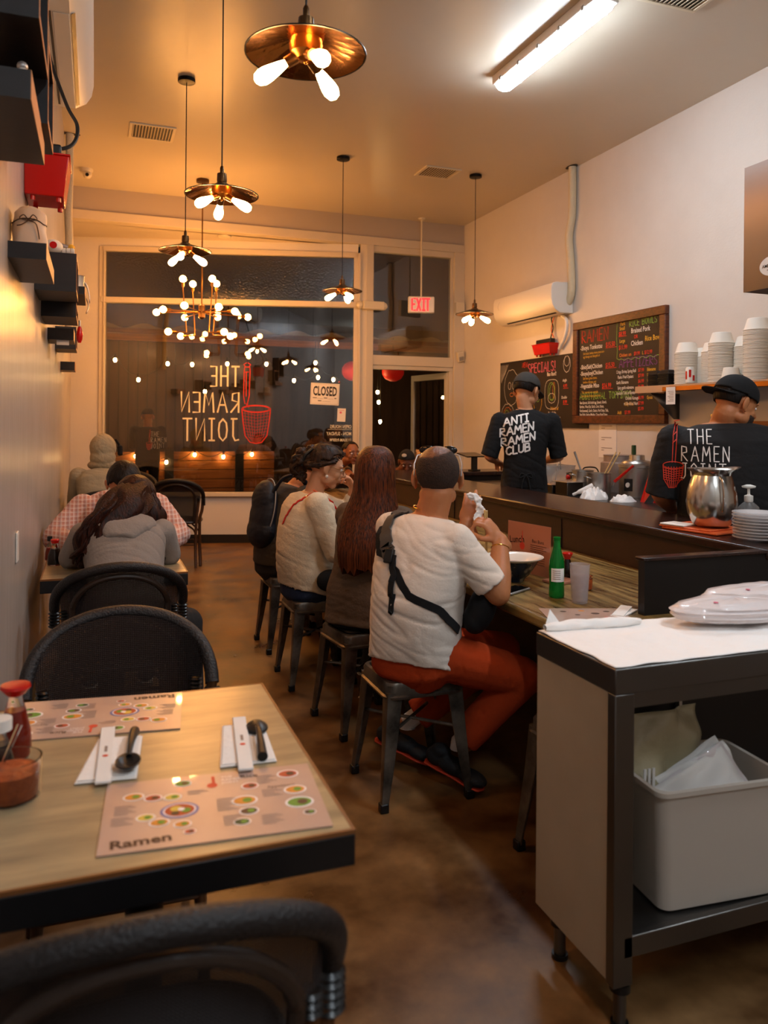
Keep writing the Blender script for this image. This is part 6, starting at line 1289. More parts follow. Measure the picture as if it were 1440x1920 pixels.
def figure(label, P, N, f, HC, HF, sw=.19, hipw=.17, tw=.17, td=.13, belly=0, skin='skin_tan', top='cloth_white', bottom='denim', sleeve=1.0, hem=0, arms=None, legs=None, female=False, neck_r=.056, hs=1, htilt=(0, 0, 1), face=False, arm_r=(.052, .040, .028), seatz=.475, fseed=1, vox=.0075, stand=False, collar_drop=.0, famp=.006, jaw=1, shoes=True, group=None, fdir=(.3, .3, 1), tails=.0, shoulder_drop=.03, hands=True, sleeve_r=1.25, leg_r=(.088, .062, .048), shoe_m='shoe_dark', sole='cream_plastic', cat='person'):
    P, N, HC = V(P), V(N), V(HC); f = V(f[0], f[1], 0).normalized(); R = V(f.y, -f.x, 0)
    root = thing('person', label, cat, (0, 0, 0), 0, group)
    spine = N-P
    def sp(t, bow=0): return P+spine*t-f*bow*math.sin(PI*t)
    bow = .03
    rings = [(P-V(0, 0, .08)+f*.02, hipw*.86, td*.9), (P-V(0, 0, .03), hipw, td*1.08), (sp(.16, bow), hipw*.98, td*1.06+belly*.5), (sp(.38, bow), tw*.93, td+belly), (sp(.60, bow), tw*1.0, td*1.02+belly*.4), (sp(.80, bow), sw*.98, td*.98), (sp(.92, bow*.5), sw*.84, td*.78), (sp(1.0), sw*.40, td*.52)]
    sh = {1: N-V(0, 0, shoulder_drop)-spine.normalized()*.02+R*sw*.93, -1: N-V(0, 0, shoulder_drop)-spine.normalized()*.02-R*sw*.93}
    hp = {1: P+R*hipw*.52-V(0, 0, .01), -1: P-R*hipw*.52-V(0, 0, .01)}
    A = {}; Lg = {}
    for s in (1, -1):
        a = (arms or {}).get(s, {}); S = V(a['sh']) if 'sh' in a else sh[s]
        E = V(a['el']) if 'el' in a else S+f*.14-V(0, 0, .24)+R*s*.03
        W = V(a['wr']) if 'wr' in a else E+f*.20+V(0, 0, .05)-R*s*.05
        A[s] = (S, E, W, a)
        l = (legs or {}).get(s, {})
        if stand: K = V(l['kn']) if 'kn' in l else hp[s]+f*.02-V(0, 0, P.z*.47); An = V(l['an']) if 'an' in l else V(hp[s].x, hp[s].y, .09)+R*s*.01
        else: K = V(l['kn']) if 'kn' in l else hp[s]+f*.42+R*s*.05-V(0, 0, .05); An = V(l['an']) if 'an' in l else K-f*.10-V(0, 0, K.z-.10)
        Lg[s] = (hp[s], K, An, l)
    # body: one continuous skin
    sb = SB(); sb.loft([(c, w*.86, d*.84) for c, w, d in rings], R); T = headframe(HC, HF, htilt); head_lumps(sb, T, hs, jaw)
    nb = T @ V(0, -.028*hs, -.055*hs); sb.cap(N-V(0, 0, .02), nb, neck_r*1.08, neck_r)
    for s in (1, -1):
        S, E, W, a = A[s]; sb.chain([S, E], [arm_r[0], arm_r[1]]); sb.chain([E, E.lerp(W, .35), W], [arm_r[1], arm_r[1]*1.02, arm_r[2]])
        if hands:
            d = V(a['hd']) if 'hd' in a else (W-E); hand(sb, W, d, a.get('hb', (0, 0, 1)), .96 if female else 1.04, a.get('curl', .5), a.get('thumb', -s), pinch=a.get('pinch', 0))
        H_, K, An, l = Lg[s]; sb.chain([H_, K, An], [.062, .050, .034]); sb.cap(An, An+V(l['toe'])*.0+f*.10-V(0, 0, .03) if 0 else An+f*.08-V(0, 0, .035), .030, .026)
    sculpt(sb, 'body', root, skin, vox*.72, 3)
    if face: face_parts(T, root, hs, lashes=female)
    # top
    if top:
        sb = SB(); rg = [(c, w*1.0+.006, d*1.0+.006) for c, w, d in rings[1:]]
        rg[-1] = (sp(.985)-V(0, 0, collar_drop), sw*.46, td*.60)
        if hem: rg = [(P-V(0, 0, .03+hem)-f*.01, hipw*1.04, td*1.12)]+rg
        sb.loft(rg, R)
        for s in (1, -1):
            S, E, W, a = A[s]; q = sleeve
            if q <= 1: e2 = S.lerp(E, q); d_ = (E-S).normalized(); sb.cap(S-R*s*.03, S, arm_r[0]*1.2, arm_r[0]*sleeve_r); sb.tube([S-d_*.01, S.lerp(e2, .5), e2, e2+d_*.03], [arm_r[0]*sleeve_r*.98, arm_r[0]*sleeve_r*.99, (arm_r[0]*(1-q)+arm_r[1]*q)*sleeve_r*1.12, (arm_r[0]*(1-q)+arm_r[1]*q)*sleeve_r*1.15], 'skin_tan', 20)
            else: e2 = E.lerp(W, q-1); sb.chain([S-R*s*.03, S, E, e2], [arm_r[0]*1.15, arm_r[0]*sleeve_r*.95, arm_r[1]*sleeve_r*1.05, (arm_r[1]*(2-q)+arm_r[2]*(q-1))*sleeve_r*1.1])
        topo = sculpt(sb, 'shirt', root, top, vox, 5, disp=folds(famp, fseed, fdir))
    else: topo = None
    sb = SB(); sb.loft([(P-V(0, 0, .10)+f*.03, hipw*.80, td*.85), (P-V(0, 0, .05), hipw*.98, td*1.06), (P+V(0, 0, .02), hipw*.99, td*1.05), (sp(.17, bow), hipw*.94, td*1.0)], R)
    for s in (1, -1):
        H_, K, An, l = Lg[s]; hemf = l.get('hem', .9); e3 = K.lerp(An, hemf); sb.chain([H_, K], [leg_r[0], leg_r[1]]); sb.tube([K, K.lerp(e3, .5), e3, e3+(An-K).normalized()*.02], [leg_r[1]*.97, (leg_r[1]+leg_r[2])*.49, leg_r[2], leg_r[2]*1.03], 'skin_tan', 20)
    sculpt(sb, 'trousers', root, bottom, vox*1.1, 5, disp=folds(famp*.8, fseed+5, (1, .4, .2)))
    if shoes:
        for s in (1, -1):
            H_, K, An, l = Lg[s]; he = V(l['heel']) if 'heel' in l else V(An.x, An.y, .018)-f*.06; to = V(l['toe']) if 'toe' in l else he+f*.27
            shoe(root, he, to, shoe_m, sole); mb = MB(); mb.tube([K.lerp(An, .80), An, An-V(0, 0, .02)], [.036, .036, .036], 'sock_white', 14); mb.build('sock', root)
    return root, T, topo, dict(R=R, f=f, A=A, L=Lg, sp=sp, rings=rings)
def band(name, parent, bv, pts, w, m, off=.004, th=.003, n=8, smooth=True):
    """a strap that hugs the clothing: points are snapped to the nearest surface"""
    P = catmull(pts, n) if smooth else [V(p) for p in pts]; vs = []; S = []
    for p in P:
        h = bv.find_nearest(p); S.append((h[0]+h[1]*off, h[1]))
    for i, (p, nn) in enumerate(S):
        d = S[min(i+1, len(S)-1)][0]-S[max(i-1, 0)][0]; sd = d.normalized().cross(nn).normalized()*w/2
        vs += [p-sd+nn*th, p+sd+nn*th, p+sd-nn*.002, p-sd-nn*.002]
    mb = MB(); k = len(S); fs = [(4*i+j, 4*i+(j+1) % 4, 4*i+4+(j+1) % 4, 4*i+4+j) for i in range(k-1) for j in range(4)]+[(3, 2, 1, 0), (4*k-4, 4*k-3, 4*k-2, 4*k-1)]
    mb.add(vs, fs, m); return mb.build(name, parent)
def shirt_print(name, parent, bv, o, x, y, strokes, w, m, off=.0022):
    """pen strokes in a local frame laid onto the cloth along the frame's normal"""
    T = basis(o, x, y); nrm = T.to_3x3() @ V(0, 0, 1); mb = MB(); tmp = MB()
    for p in strokes: ribbon(tmp, p, w if not isinstance(w, dict) else w['w'], m, None, 0, .006)
    vs = []
    for q in tmp.v:
        p = T @ q; h = bv.ray_cast(p+nrm*.35, -nrm)
        vs.append(h[0]+nrm*off if h[0] else p)
    mb.add(vs, tmp.f, m); return mb.build(name, parent, smooth=0)
# ------------------------------------------------------------------ people: who is there
Z = V(0, 0, 1)
# man in white at the counter
root, T, shirt, J = figure('seated man in white t-shirt and rust red trousers, black bag strap across his back', (1.185, 2.86, .565), (1.245, 2.86, 1.085), (.78, .62), (1.275, 2.855, 1.232), (.42, .90, -.06),
    sw=.195, hipw=.175, tw=.182, td=.135, belly=.03, skin='skin_tan', top='cloth_white', bottom='trousers_rust', sleeve=.72, hem=.03, neck_r=.062, hs=1.10, famp=.011, fdir=(.2, -.5, 1), fseed=4, arm_r=(.055, .047, .030), sleeve_r=1.20, leg_r=(.098, .078, .066), sole='sole_orange', jaw=.98,
    arms={1: dict(sh=(1.290, 2.715, 1.005), el=(1.440, 2.655, .805), wr=(1.508, 2.765, .988), hd=(-.46, .26, .66), hb=(.22, -.56, .75), curl=1.05, thumb=-1, pinch=1),
          -1: dict(sh=(1.125, 2.970, 1.025), el=(1.455, 3.10, .885), wr=(1.490, 3.040, 1.010), hd=(.25, -.05, .95), hb=(-.3, -.9, .1), curl=.55, thumb=1, pinch=1)},
    legs={1: dict(kn=(1.585, 2.72, .455), an=(1.375, 2.85, .170), heel=(1.275, 2.935, .085), toe=(1.425, 2.735, .030), hem=.86), -1: dict(kn=(1.66, 3.02, .47), an=(1.26, 3.12, .17), heel=(1.15, 3.19, .09), toe=(1.33, 3.02, .03), hem=.86)})
A_root = root; bv = bvh_of(shirt); Rr, ff = J['R'], J['f']
# cropped hair with a thin crown
shell('cropped_hair', root, T, 'stubble', (0, -.020, .031), (.0850, .1055, .0945), lambda u: (u.y < .35 and (u.z > -.80 or (u.y < -.2 and u.z > -.985)) and not (u.z > .52 and (u.x+.12)**2+(u.y+.12)**2 < .50)) and not (u.z < -.1 and u.y > .05), amp=.001, thick=.002)
shell('thin_crown_hair', root, T, 'thin_hair', (0, -.020, .031), (.0848, .1053, .0943), lambda u: u.y < .5 and u.z > .45 and (u.x+.12)**2+(u.y+.12)**2 < .56, amp=.001, thick=.001)
band('padded_strap', root, bv, [(1.17, 2.93, 1.13), (1.10, 2.90, 1.08), (1.075, 2.86, 1.00), (1.085, 2.82, .93)], .052, 'strap_grey', .006, .006)
band('bag_strap', root, bv, [(1.17, 2.93, 1.13), (1.085, 2.90, 1.08), (1.055, 2.88, 1.00), (1.065, 2.84, .93)], .062, 'cloth_black', .004, .002)
band('bag_strap', root, bv, [(1.085, 2.82, .93), (1.14, 2.75, .82), (1.22, 2.69, .73), (1.32, 2.69, .66)], .030, 'cloth_black', .005)
band('hanging_strap', root, bv, [(1.075, 2.79, .94), (1.078, 2.78, .85), (1.085, 2.775, .76)], .024, 'cloth_black', .011)
mb = MB(); h = bv.find_nearest(V(1.085, 2.815, .93)); mb.box((-.018, -.010, -.028), (.018, .010, .028), 'black_plastic', basis(h[0]+h[1]*.012, Rr, h[1])); mb.build('buckle', root, bevel=.004)
sb = SB(); sb.ell((1.415, 2.74, .735), (.055, .085, .105), z=-.6, y=.3); sb.ell((1.40, 2.76, .69), (.05, .09, .06), z=-.6); sculpt(sb, 'shoulder_bag', root, 'cloth_black', .008, 4, disp=folds(.003, 3))
q = thing('sunglasses', 'sunglasses pushed up on the head of the man in white', 'sunglasses'); mb = MB()
for sx in (-1, 1):
    mb.tube([T @ V(sx*.092, -.045, .01), T @ V(sx*.094, .015, .055), T @ V(sx*.084, .072, .090)], .0025, 'phone_grey', 8)
mb.tube([T @ V(.084, .072, .090), T @ V(.035, .094, .100), T @ V(0, .092, .104), T @ V(-.035, .094, .100), T @ V(-.084, .072, .090)], .003, 'phone_grey', 8); mb.build('glasses_frame', q)
for sx in (-1, 1):
    mb = MB(); mb.ball((sx*.044, .094, .112), (.034, .010, .018), 'lens_dark', 20, 10, T); mb.build('lens', q)
mb = MB(); mb.tube([V(1.245, 2.862, 1.108)+V(math.cos(a)*.066, math.sin(a)*.060, .012*math.sin(a-.9)) for a in [2*PI*k/28 for k in range(28)]], .0022, 'gold', 6, closed=True); mb.build('necklace', root)
W_ = J['A'][1][2]; E_ = J['A'][1][1]; dd = (W_-E_).normalized(); c_ = W_-dd*.035; x_, y_, _ = frame_of(dd)
mb = MB(); mb.tube([c_+x_*math.cos(a)*.0335+y_*math.sin(a)*.0335 for a in [2*PI*k/28 for k in range(28)]], .0026, 'gold', 6, closed=True); mb.build('bracelet', root)
W2 = J['A'][-1][2]; E2 = J['A'][-1][1]; dd = (W2-E2).normalized(); c_ = W2-dd*.03; x_, y_, _ = frame_of(dd)
mb = MB(); mb.tube([c_+x_*math.cos(a)*.033+y_*math.sin(a)*.033 for a in [2*PI*k/24 for k in range(24)]], .007, 'black_plastic', 8, closed=True); mb.build('wristwatch', root)
q = thing('chopsticks', 'pale wooden chopsticks held in the right hand of the man in white', 'chopsticks')
hx = V(1.445, 2.815, 1.0)
for o_ in ((0, 0, 0), (.012, .006, -.004)):
    mb = MB(); o_ = V(o_); mb.tube([V(1.459, 2.807, 1.105)+o_, V(1.497, 2.860, .889)+o_*.3], [.0042, .0030], 'bamboo_light', 8); mb.build('stick', q)
q = thing('crumpled_napkin', 'crumpled white napkin in the left hand of the man in white', 'napkin', (1.515, 3.0, 1.10)); sb = SB(); sb.ell((-.012, 0, .040), (.030, .016, .018), y=.3); sb.ell((.014, -.005, .018), (.024, .012, .026), y=.7, z=.5); sb.ell((.020, -.01, -.014), (.022, .010, .022), y=-.4, z=-.4); sb.ell((.004, -.012, -.046), (.022, .006, .026), y=.35); sculpt(sb, 'crumpled_paper', q, 'tissue', .0035, 1, disp=lambda p: -.012*abs(noise.noise(p*38))+.004*noise.noise(p*110))

# woman with long straight hair
root, T, shirt, J = figure('seated woman with very long straight brown hair in a taupe long-sleeved top', (1.215, 3.60, .565), (1.275, 3.60, 1.045), (.75, .66), (1.275, 3.585, 1.20), (.50, .86, -.12), sw=.165, hipw=.178, tw=.15, td=.115, skin='skin_light', top='cloth_taupe', bottom='cloth_black', sleeve=1.9, hem=.06, female=True, famp=.009, fdir=(.1, .1, 1), fseed=9, leg_r=(.085, .06, .045), neck_r=.048)
def longhair(parent, T, rings, m, amp, nst, seed, n=72, e=1):
    """rings (centre, half width, half depth) from the crown down; ridges run along the strands"""
    C_ = catmull([r[0] for r in rings], 8); Wd = catmull([(r[1], r[2], 0) for r in rings], 8); vs = []; k = len(C_)
    x0 = T.to_3x3() @ V(1, 0, 0); x0.z = 0; x0.normalize()
    for i in range(k):
        y0 = V(-x0.y, x0.x, 0)
        for j in range(n):
            a = 2*PI*j/n; t = i/k; q = 1+amp*(noise.noise(V(math.cos(a)*nst, math.sin(a)*nst, t*1.6+seed))+.6*noise.noise(V(math.cos(a)*nst*3, math.sin(a)*nst*3, t*2.2+seed)))
            vs.append(C_[i]+x0*Wd[i][0]*math.cos(a)*q+y0*Wd[i][1]*math.sin(a)*q-V(0, 0, (.05*noise.noise(V(math.cos(a)*7, math.sin(a)*7, seed)) if i == k-1 else 0)))
    mb = MB(); mb.add(vs, [(i*n+j, i*n+(j+1) % n, (i+1)*n+(j+1) % n, (i+1)*n+j) for i in range(k-1) for j in range(n)]+[tuple(range(n)), tuple(range((k-1)*n, k*n))], m); return mb.build('long_hair', parent, smooth=60)
longhair(root, T, [((1.275, 3.590, 1.338), .012, .012), ((1.275, 3.590, 1.330), .050, .055), ((1.274, 3.588, 1.300), .082, .092), ((1.270, 3.580, 1.25), .097, .106), ((1.262, 3.562, 1.18), .100, .098), ((1.255, 3.55, 1.11), .106, .090), ((1.235, 3.53, 1.02), .130, .085), ((1.205, 3.49, .92), .140, .072), ((1.185, 3.465, .84), .132, .055), ((1.178, 3.458, .77), .118, .042)], 'hair_auburn', .040, 9, 3)

def lock(ps, rs, m='hair_brown', seed=0, par=None, nm='hair_lock'):
    C_ = catmull(ps, 8); n_ = 18; k = len(C_); R_ = catmull([(r, 0, 0) for r in rs], 8); mb = MB(); vs = []
    x = None
    for i in range(k):
        d = (C_[min(i+1, k-1)]-C_[max(i-1, 0)]).normalized()
        if x is None: x = frame_of(d)[0]
        x = (x-d*x.dot(d)).normalized(); y = d.cross(x)
        for j in range(n_):
            a = 2*PI*j/n_; q = 1+.38*noise.noise(V(math.cos(a)*3+seed, math.sin(a)*3, i*.05))+.2*noise.noise(V(math.cos(a)*8, math.sin(a)*8+seed, i*.08)); vs.append(C_[i]+(x*math.cos(a)+y*math.sin(a))*R_[i][0]*q+V(.012*math.sin(i*.45+seed), 0, 0))
    mb.add(vs, [(i*n_+j, i*n_+(j+1) % n_, (i+1)*n_+(j+1) % n_, (i+1)*n_+j) for i in range(k-1) for j in range(n_)]+[tuple(range(n_)), tuple(range((k-1)*n_, k*n_))], m); return mb.build(nm, par, smooth=60)
# woman in the cream cardigan, in profile
root, T, shirt, J = figure('seated woman in cream cardigan and jeans, in profile with glasses and pearl earring', (1.135, 4.32, .565), (1.150, 4.285, 1.055), (.96, .28), (1.225, 4.262, 1.195), (.93, -.17, -.28), sw=.172, hipw=.178, tw=.160, td=.135, belly=.02, skin='skin_light', top='cloth_cream', bottom='denim', sleeve=1.55, hem=.03, female=True, face=True, famp=.008, fseed=14, fdir=(.5, .1, 1), neck_r=.050, leg_r=(.090, .064, .05), sleeve_r=1.42,
    arms={1: dict(sh=(1.135, 4.130, 1.0), el=(1.225, 4.09, .745), wr=(1.43, 4.17, .81), curl=.4), -1: dict(sh=(1.17, 4.42, 1.0), el=(1.44, 4.50, .90), wr=(1.435, 4.42, 1.06), hd=(-.5, -.2, .8), hb=(.7, .0, .5), curl=1.0, pinch=1)})
shell('hair_crown', root, T, 'hair_wavy', (0, -.022, .036), (.088, .108, .090), lambda u: (u.y < .22+.25*max(0, u.z) or (u.z > .42+.25*u.y and u.y < .95)) and u.z > -.62 and not (u.z < .05 and u.y > -.20), amp=.004, fr=(50, 20, 30), thick=.007)
sb = SB(); 
for c, r in (((0, -.125, .03), .048), ((.01, -.150, -.01), .045), ((-.01, -.145, -.055), .038), ((.015, -.12, -.09), .030), ((0, -.165, .035), .03), ((0, -.10, .06), .045)): sb.ell(c, (r, r, r*.9), T)
sculpt(sb, 'hair_bun', root, 'hair_wavy', .006, 2, disp=lambda p: .014*noise.noise(p*34)+.008*noise.noise(p*75))
rnd = random.Random(3)
for k_ in range(22):
    v_ = k_/21; sx_ = .082-.10*v_ if v_ < .9 else -.01
    lock([T @ V(sx_*.82, .070-.06*(1-v_)**2, .085+.018*v_-.055*(1-v_)), T @ V(sx_*1.04, .018, .098+.022*v_-.060*(1-v_)), T @ V(sx_*1.06, -.050, .088+.034*v_-.085*(1-v_)), T @ V(sx_*.8, -.105, .045+.04*v_-.06*(1-v_)), T @ V(.012, -.140, .01+rnd.uniform(-.03, .03))], [.003, .0085, .0095, .0105, .010], 'hair_wavy', k_*2.3, root)
for k_ in range(9):
    a_ = rnd.uniform(-.03, .03); z_ = rnd.uniform(-.02, .04)
    lock([T @ V(a_, -.13, z_), T @ V(a_*1.5, -.185+rnd.uniform(0, .02), z_-.02), T @ V(a_*1.3, -.18, z_-.06), T @ V(a_, -.15+rnd.uniform(-.02, .02), z_-.10)], [.012, .015, .013, .005], 'hair_wavy', k_*3.1, root)
mb = MB(); mb.tube(catmull([T @ V(.04, -.11, .08), T @ V(.045, -.14, .03), T @ V(.035, -.14, -.03)], 8), .010, 'black_plastic', 8); mb.build('hair_clip', root)
for sx in (-1, 1):
    mb = MB(); mb.ball((sx*.084, .003, -.045), .009, 'porcelain', 14, 8, T); mb.build('pearl_earring', root)
q = thing('eyeglasses', 'thin framed glasses worn by the woman in the cream cardigan', 'glasses'); mb = MB()
for sx in (-1, 1):
    mb.tube([T @ V(sx*(.034+.024*math.cos(a)), .099-.010*abs(math.cos(a))*(1 if math.cos(a) > 0 else .2), .002+.019*math.sin(a)) for a in [2*PI*k/24 for k in range(24)]], .0014, 'brass', 6, closed=True); mb.tube([T @ V(sx*.058, .090, .006), T @ V(sx*.080, .03, .010), T @ V(sx*.083, -.012, .006)], .0015, 'brass', 6)
mb.tube([T @ V(-.010, .103, .006), T @ V(0, .106, .008), T @ V(.010, .103, .006)], .0015, 'brass', 6); mb.build('wire_frame', q)
bv = bvh_of(shirt); band('red_strap', root, bv, [(1.24, 4.20, 1.0), (1.16, 4.17, 1.07), (1.09, 4.19, 1.03), (1.045, 4.24, .95), (1.04, 4.28, .86)], .010, 'red_plastic', .003)
mb = MB(); mb.tube(catmull([(1.13, 4.20, 1.075), (1.22, 4.20, 1.02), (1.275, 4.22, .95), (1.30, 4.24, .90)], 8), .006, 'orange_rubber', 6); mb.box((1.285, 4.225, .86), (1.315, 4.235, .905), 'gold'); mb.build('lanyard', root)
mb = MB(); mb.tube(catmull([(1.24, 4.20, 1.0), (1.30, 4.16, .90), (1.34, 4.13, .82)], 8), .005, 'red_plastic', 6); mb.build('red_strap', root)
sb = SB(); sb.ell((1.20, 4.12, .59), (.075, .035, .06), z=.2); sculpt(sb, 'dark_pouch', root, 'cloth_black', .007, 3)

# person with the backpack
root, T, shirt, J = figure('seated person in dark olive t-shirt with a navy backpack, head hidden behind the next woman', (1.13, 5.05, .565), (1.235, 5.06, 1.03), (.96, .25), (1.36, 5.04, 1.14), (.9, .1, -.35), sw=.185, hipw=.175, tw=.17, td=.14, skin='skin_tan', top='cloth_olive', bottom='cloth_charcoal', sleeve=.8, hem=.0, famp=.007, fseed=21, leg_r=(.092, .065, .05))
shell('short_hair', root, T, 'hair_black', (0, -.018, .032), (.084, .100, .090), lambda u: (u.y < .35 or u.z > .55) and u.z > -.6, amp=.004, thick=.006)
q = thing('backpack', 'navy blue backpack hanging on the back of the farthest stool sitter', 'backpack'); B_ = basis((1.0, 5.0, .86), (.25, -.96, 0), (.22, 0, 1)); sb = SB()
sb.ell((0, -.0, -.02), (.13, .19, .075), B_); sb.ell((0, -.10, -.03), (.135, .12, .085), B_); sb.ell((0, .10, -.0), (.115, .12, .065), B_); sculpt(sb, 'bag_body', q, 'cloth_navy', .008, 4, disp=folds(.005, 2, (.2, .2, 1), 12))
sb = SB(); sb.ell((0, -.07, -.105), (.095, .095, .035), B_); sculpt(sb, 'front_pocket', q, 'cloth_navy', .007, 3, disp=folds(.003, 6))
mb = MB(); mb.tube(catmull([B_ @ V(.135*math.cos(a), .02+.21*math.sin(a), -.02) for a in [-.6+k*.31 for k in range(15)]], 3), .004, 'grey_plastic', 6); mb.build('piping', q)
mb = MB(); mb.tube(catmull([(1.06, 4.93, .99), (1.12, 4.90, 1.09), (1.22, 4.90, 1.10), (1.30, 4.93, 1.0), (1.26, 4.92, .85), (1.12, 4.90, .74)], 8), .012, 'cloth_navy', 8, flat=2.2); mb.build('shoulder_strap', q)

# two guests beyond the bar facing the camera
root, T, shirt, J = figure('woman facing the camera beyond the bar, dark hair pulled back', (2.16, 8.08, .565), (2.35, 7.86, .985), (.55, -.83), (2.435, 7.60, 1.135), (.20, -.97, -.08), sw=.165, hipw=.17, tw=.15, td=.12, skin='skin_brown', top='cloth_taupe', bottom='cloth_black', sleeve=.1, female=True, face=True, neck_r=.046, collar_drop=.03, shoes=False,
    arms={1: dict(el=(2.17, 7.64, .80), wr=(2.36, 7.50, .90), curl=.6), -1: dict(el=(2.55, 7.62, .80), wr=(2.42, 7.50, .90), curl=.6)})
shell('hair_crown', root, T, 'hair_black', (0, -.022, .032), (.082, .102, .088), lambda u: (u.y < .45 or u.z > .80) and u.z > -.55 and not (u.z < .2 and u.y > -.1), amp=.003, thick=.006)
root, T, shirt, J = figure('guest in a black head scarf bending over the far bar counter', (3.05, 8.12, .565), (3.08, 7.86, .935), (.05, -1), (3.075, 7.68, 1.035), (-.30, -.80, -.52), sw=.18, hipw=.17, tw=.165, td=.13, skin='skin_deep', top='cloth_black', bottom='cloth_black', sleeve=1.4, face=True, shoes=False,
    arms={1: dict(el=(2.83, 7.72, .80), wr=(2.95, 7.58, .86), curl=.7), -1: dict(el=(3.30, 7.74, .80), wr=(3.16, 7.58, .86), curl=.7)})
shell('head_scarf', root, T, 'cloth_black', (0, -.018, .032), (.084, .104, .093), lambda u: (u.z > .05+.45*u.y) and u.z > -.5, amp=.002, thick=.006)
mb = MB(); mb.ball((.03, .045, .115), (.026, .030, .012), 'grey_plastic', 14, 8, T); mb.build('pale_patch', root)

# left tables: hoodie woman, plaid man, hooded person
root, T, shirt, J = figure('woman in light grey hoodie with long dark wavy hair, bending over the second table', (.135, 3.56, .565), (.13, 3.93, .955), (-.05, 1), (.195, 4.05, 1.040), (.10, .75, -.62), sw=.185, hipw=.185, tw=.165, td=.13, skin='skin_light', top='cloth_grey', bottom='cloth_charcoal', sleeve=1.8, hem=.02, female=True, famp=.008, fseed=31, fdir=(.2, 1, .4), sleeve_r=1.4, leg_r=(.098, .075, .055), htilt=(-.1, .3, 1),
    arms={1: dict(el=(.345, 3.98, .80), wr=(.25, 4.14, .80), curl=.7), -1: dict(el=(-.10, 4.0, .80), wr=(.04, 4.16, .80), curl=.7)}, legs={1: dict(kn=(.40, 3.70, .52), an=(.42, 3.62, .11)), -1: dict(kn=(.08, 3.93, .53), an=(.08, 3.88, .11))})
sb = SB(); sb.loft([((.13, 3.86, .93), .13, .05), ((.125, 3.82, .965), .15, .06), ((.12, 3.76, .955), .12, .045), ((.11, 3.70, .92), .06, .03)], (1, 0, 0)); sculpt(sb, 'hood', root, 'cloth_grey', .008, 4, disp=folds(.006, 2, (1, .2, .3), 12))
shell('hair_crown', root, T, 'hair_brown', (0, -.020, .032), (.094, .112, .100), lambda u: (u.y < .45 or u.z > .4) and u.z > -.8, amp=.006, fr=(26, 26, 26), thick=.008)
for ps, rs, sd in (([(.14, 4.0, 1.13), (.09, 3.92, 1.08), (.03, 3.84, 1.0), (-.03, 3.80, .92), (-.06, 3.84, .82)], [.06, .07, .065, .05, .02], 1), ([(.20, 4.0, 1.14), (.16, 3.90, 1.09), (.10, 3.82, 1.03), (.03, 3.76, .97), (-.03, 3.74, .89)], [.06, .07, .06, .04, .012], 2), ([(.23, 4.02, 1.12), (.245, 3.97, 1.04), (.255, 4.0, .95), (.25, 4.06, .86), (.245, 4.09, .81)], [.05, .065, .06, .045, .02], 3), ([(.10, 4.04, 1.1), (.04, 3.98, 1.0), (-.01, 3.93, .90), (-.05, 3.93, .80)], [.05, .06, .05, .02], 4), ([(.19, 3.99, 1.12), (.19, 3.90, 1.05), (.17, 3.84, 1.0), (.13, 3.80, .97)], [.06, .065, .045, .015], 5)): lock([(p_[0], p_[1], p_[2]-.035) for p_ in ps], rs, 'hair_brown', sd, root)
rnd = random.Random(5)
for k_ in range(30):
    u_ = rnd.random(); tail = rnd.random()
    if k_ % 3: # sweep to the left and down the back
        a_ = V(.11+.12*u_, 4.0-.02*u_, 1.125+.015*math.sin(u_*PI)); b_ = V(.03+.15*u_, 3.885-.03*u_, 1.075-.02*tail); c_ = V(-.04+.12*u_, 3.795-.02*u_, .985-.03*tail); d_ = V(-.085+.10*u_+.02*tail, 3.775, .90-.04*tail); e_ = V(-.10+.09*u_, 3.80+.03*tail, .80+.03*tail)
    else:
        a_ = V(.22+.03*u_, 4.0, 1.11); b_ = V(.262+.02*u_, 3.965, 1.02); c_ = V(.268+.02*u_, 3.965, .94); d_ = V(.25+.02*u_, 4.0, .87-.02*tail); e_ = V(.24+.03*u_, 4.05, .81)
    w_ = [V(rnd.uniform(-.012, .012), rnd.uniform(-.010, .0), rnd.uniform(-.008, .008)) for _ in range(5)]
    lock([a_, b_+w_[1], c_+w_[2], d_+w_[3], e_+w_[4]], [.012, .020, .018, .013, .004], 'hair_brown', k_*1.7, root)

root, T, shirt, J = figure('man in pink plaid shirt bowing over the second table, facing the camera', (.13, 5.02, .565), (.135, 4.72, 1.005), (0, -1), (.150, 4.50, 1.10), (.02, -.52, -.85), sw=.215, hipw=.18, tw=.19, td=.14, skin='skin_tan', top='plaid_cloth', bottom='cloth_charcoal', sleeve=1.85, famp=.010, fseed=41, fdir=(.3, .3, 1), sleeve_r=1.6, hs=1.05, htilt=(0, -.6, .5),
    arms={1: dict(sh=(-.06, 4.76, .955), el=(-.20, 4.62, .81), wr=(-.07, 4.40, .80), curl=.6), -1: dict(sh=(.335, 4.76, .955), el=(.445, 4.55, .815), wr=(.385, 4.36, .80), curl=.6)})
shell('short_hair', root, T, 'hair_black', (0, -.018, .032), (.088, .104, .094), lambda u: (u.y < .42 or u.z > .62) and u.z > -.55 and not (u.z < .05 and u.y > -.05), amp=.003, thick=.006)
for s in (-1, 1):
    mb = MB(); mb.add([(.135+s*.012, 4.60, .985), (.135+s*.085, 4.63, 1.04), (.135+s*.115, 4.70, 1.035), (.135+s*.065, 4.60, .97)], [(0, 1, 2, 3)], 'plaid_cloth'); mb.build('collar', root, solid=.004)

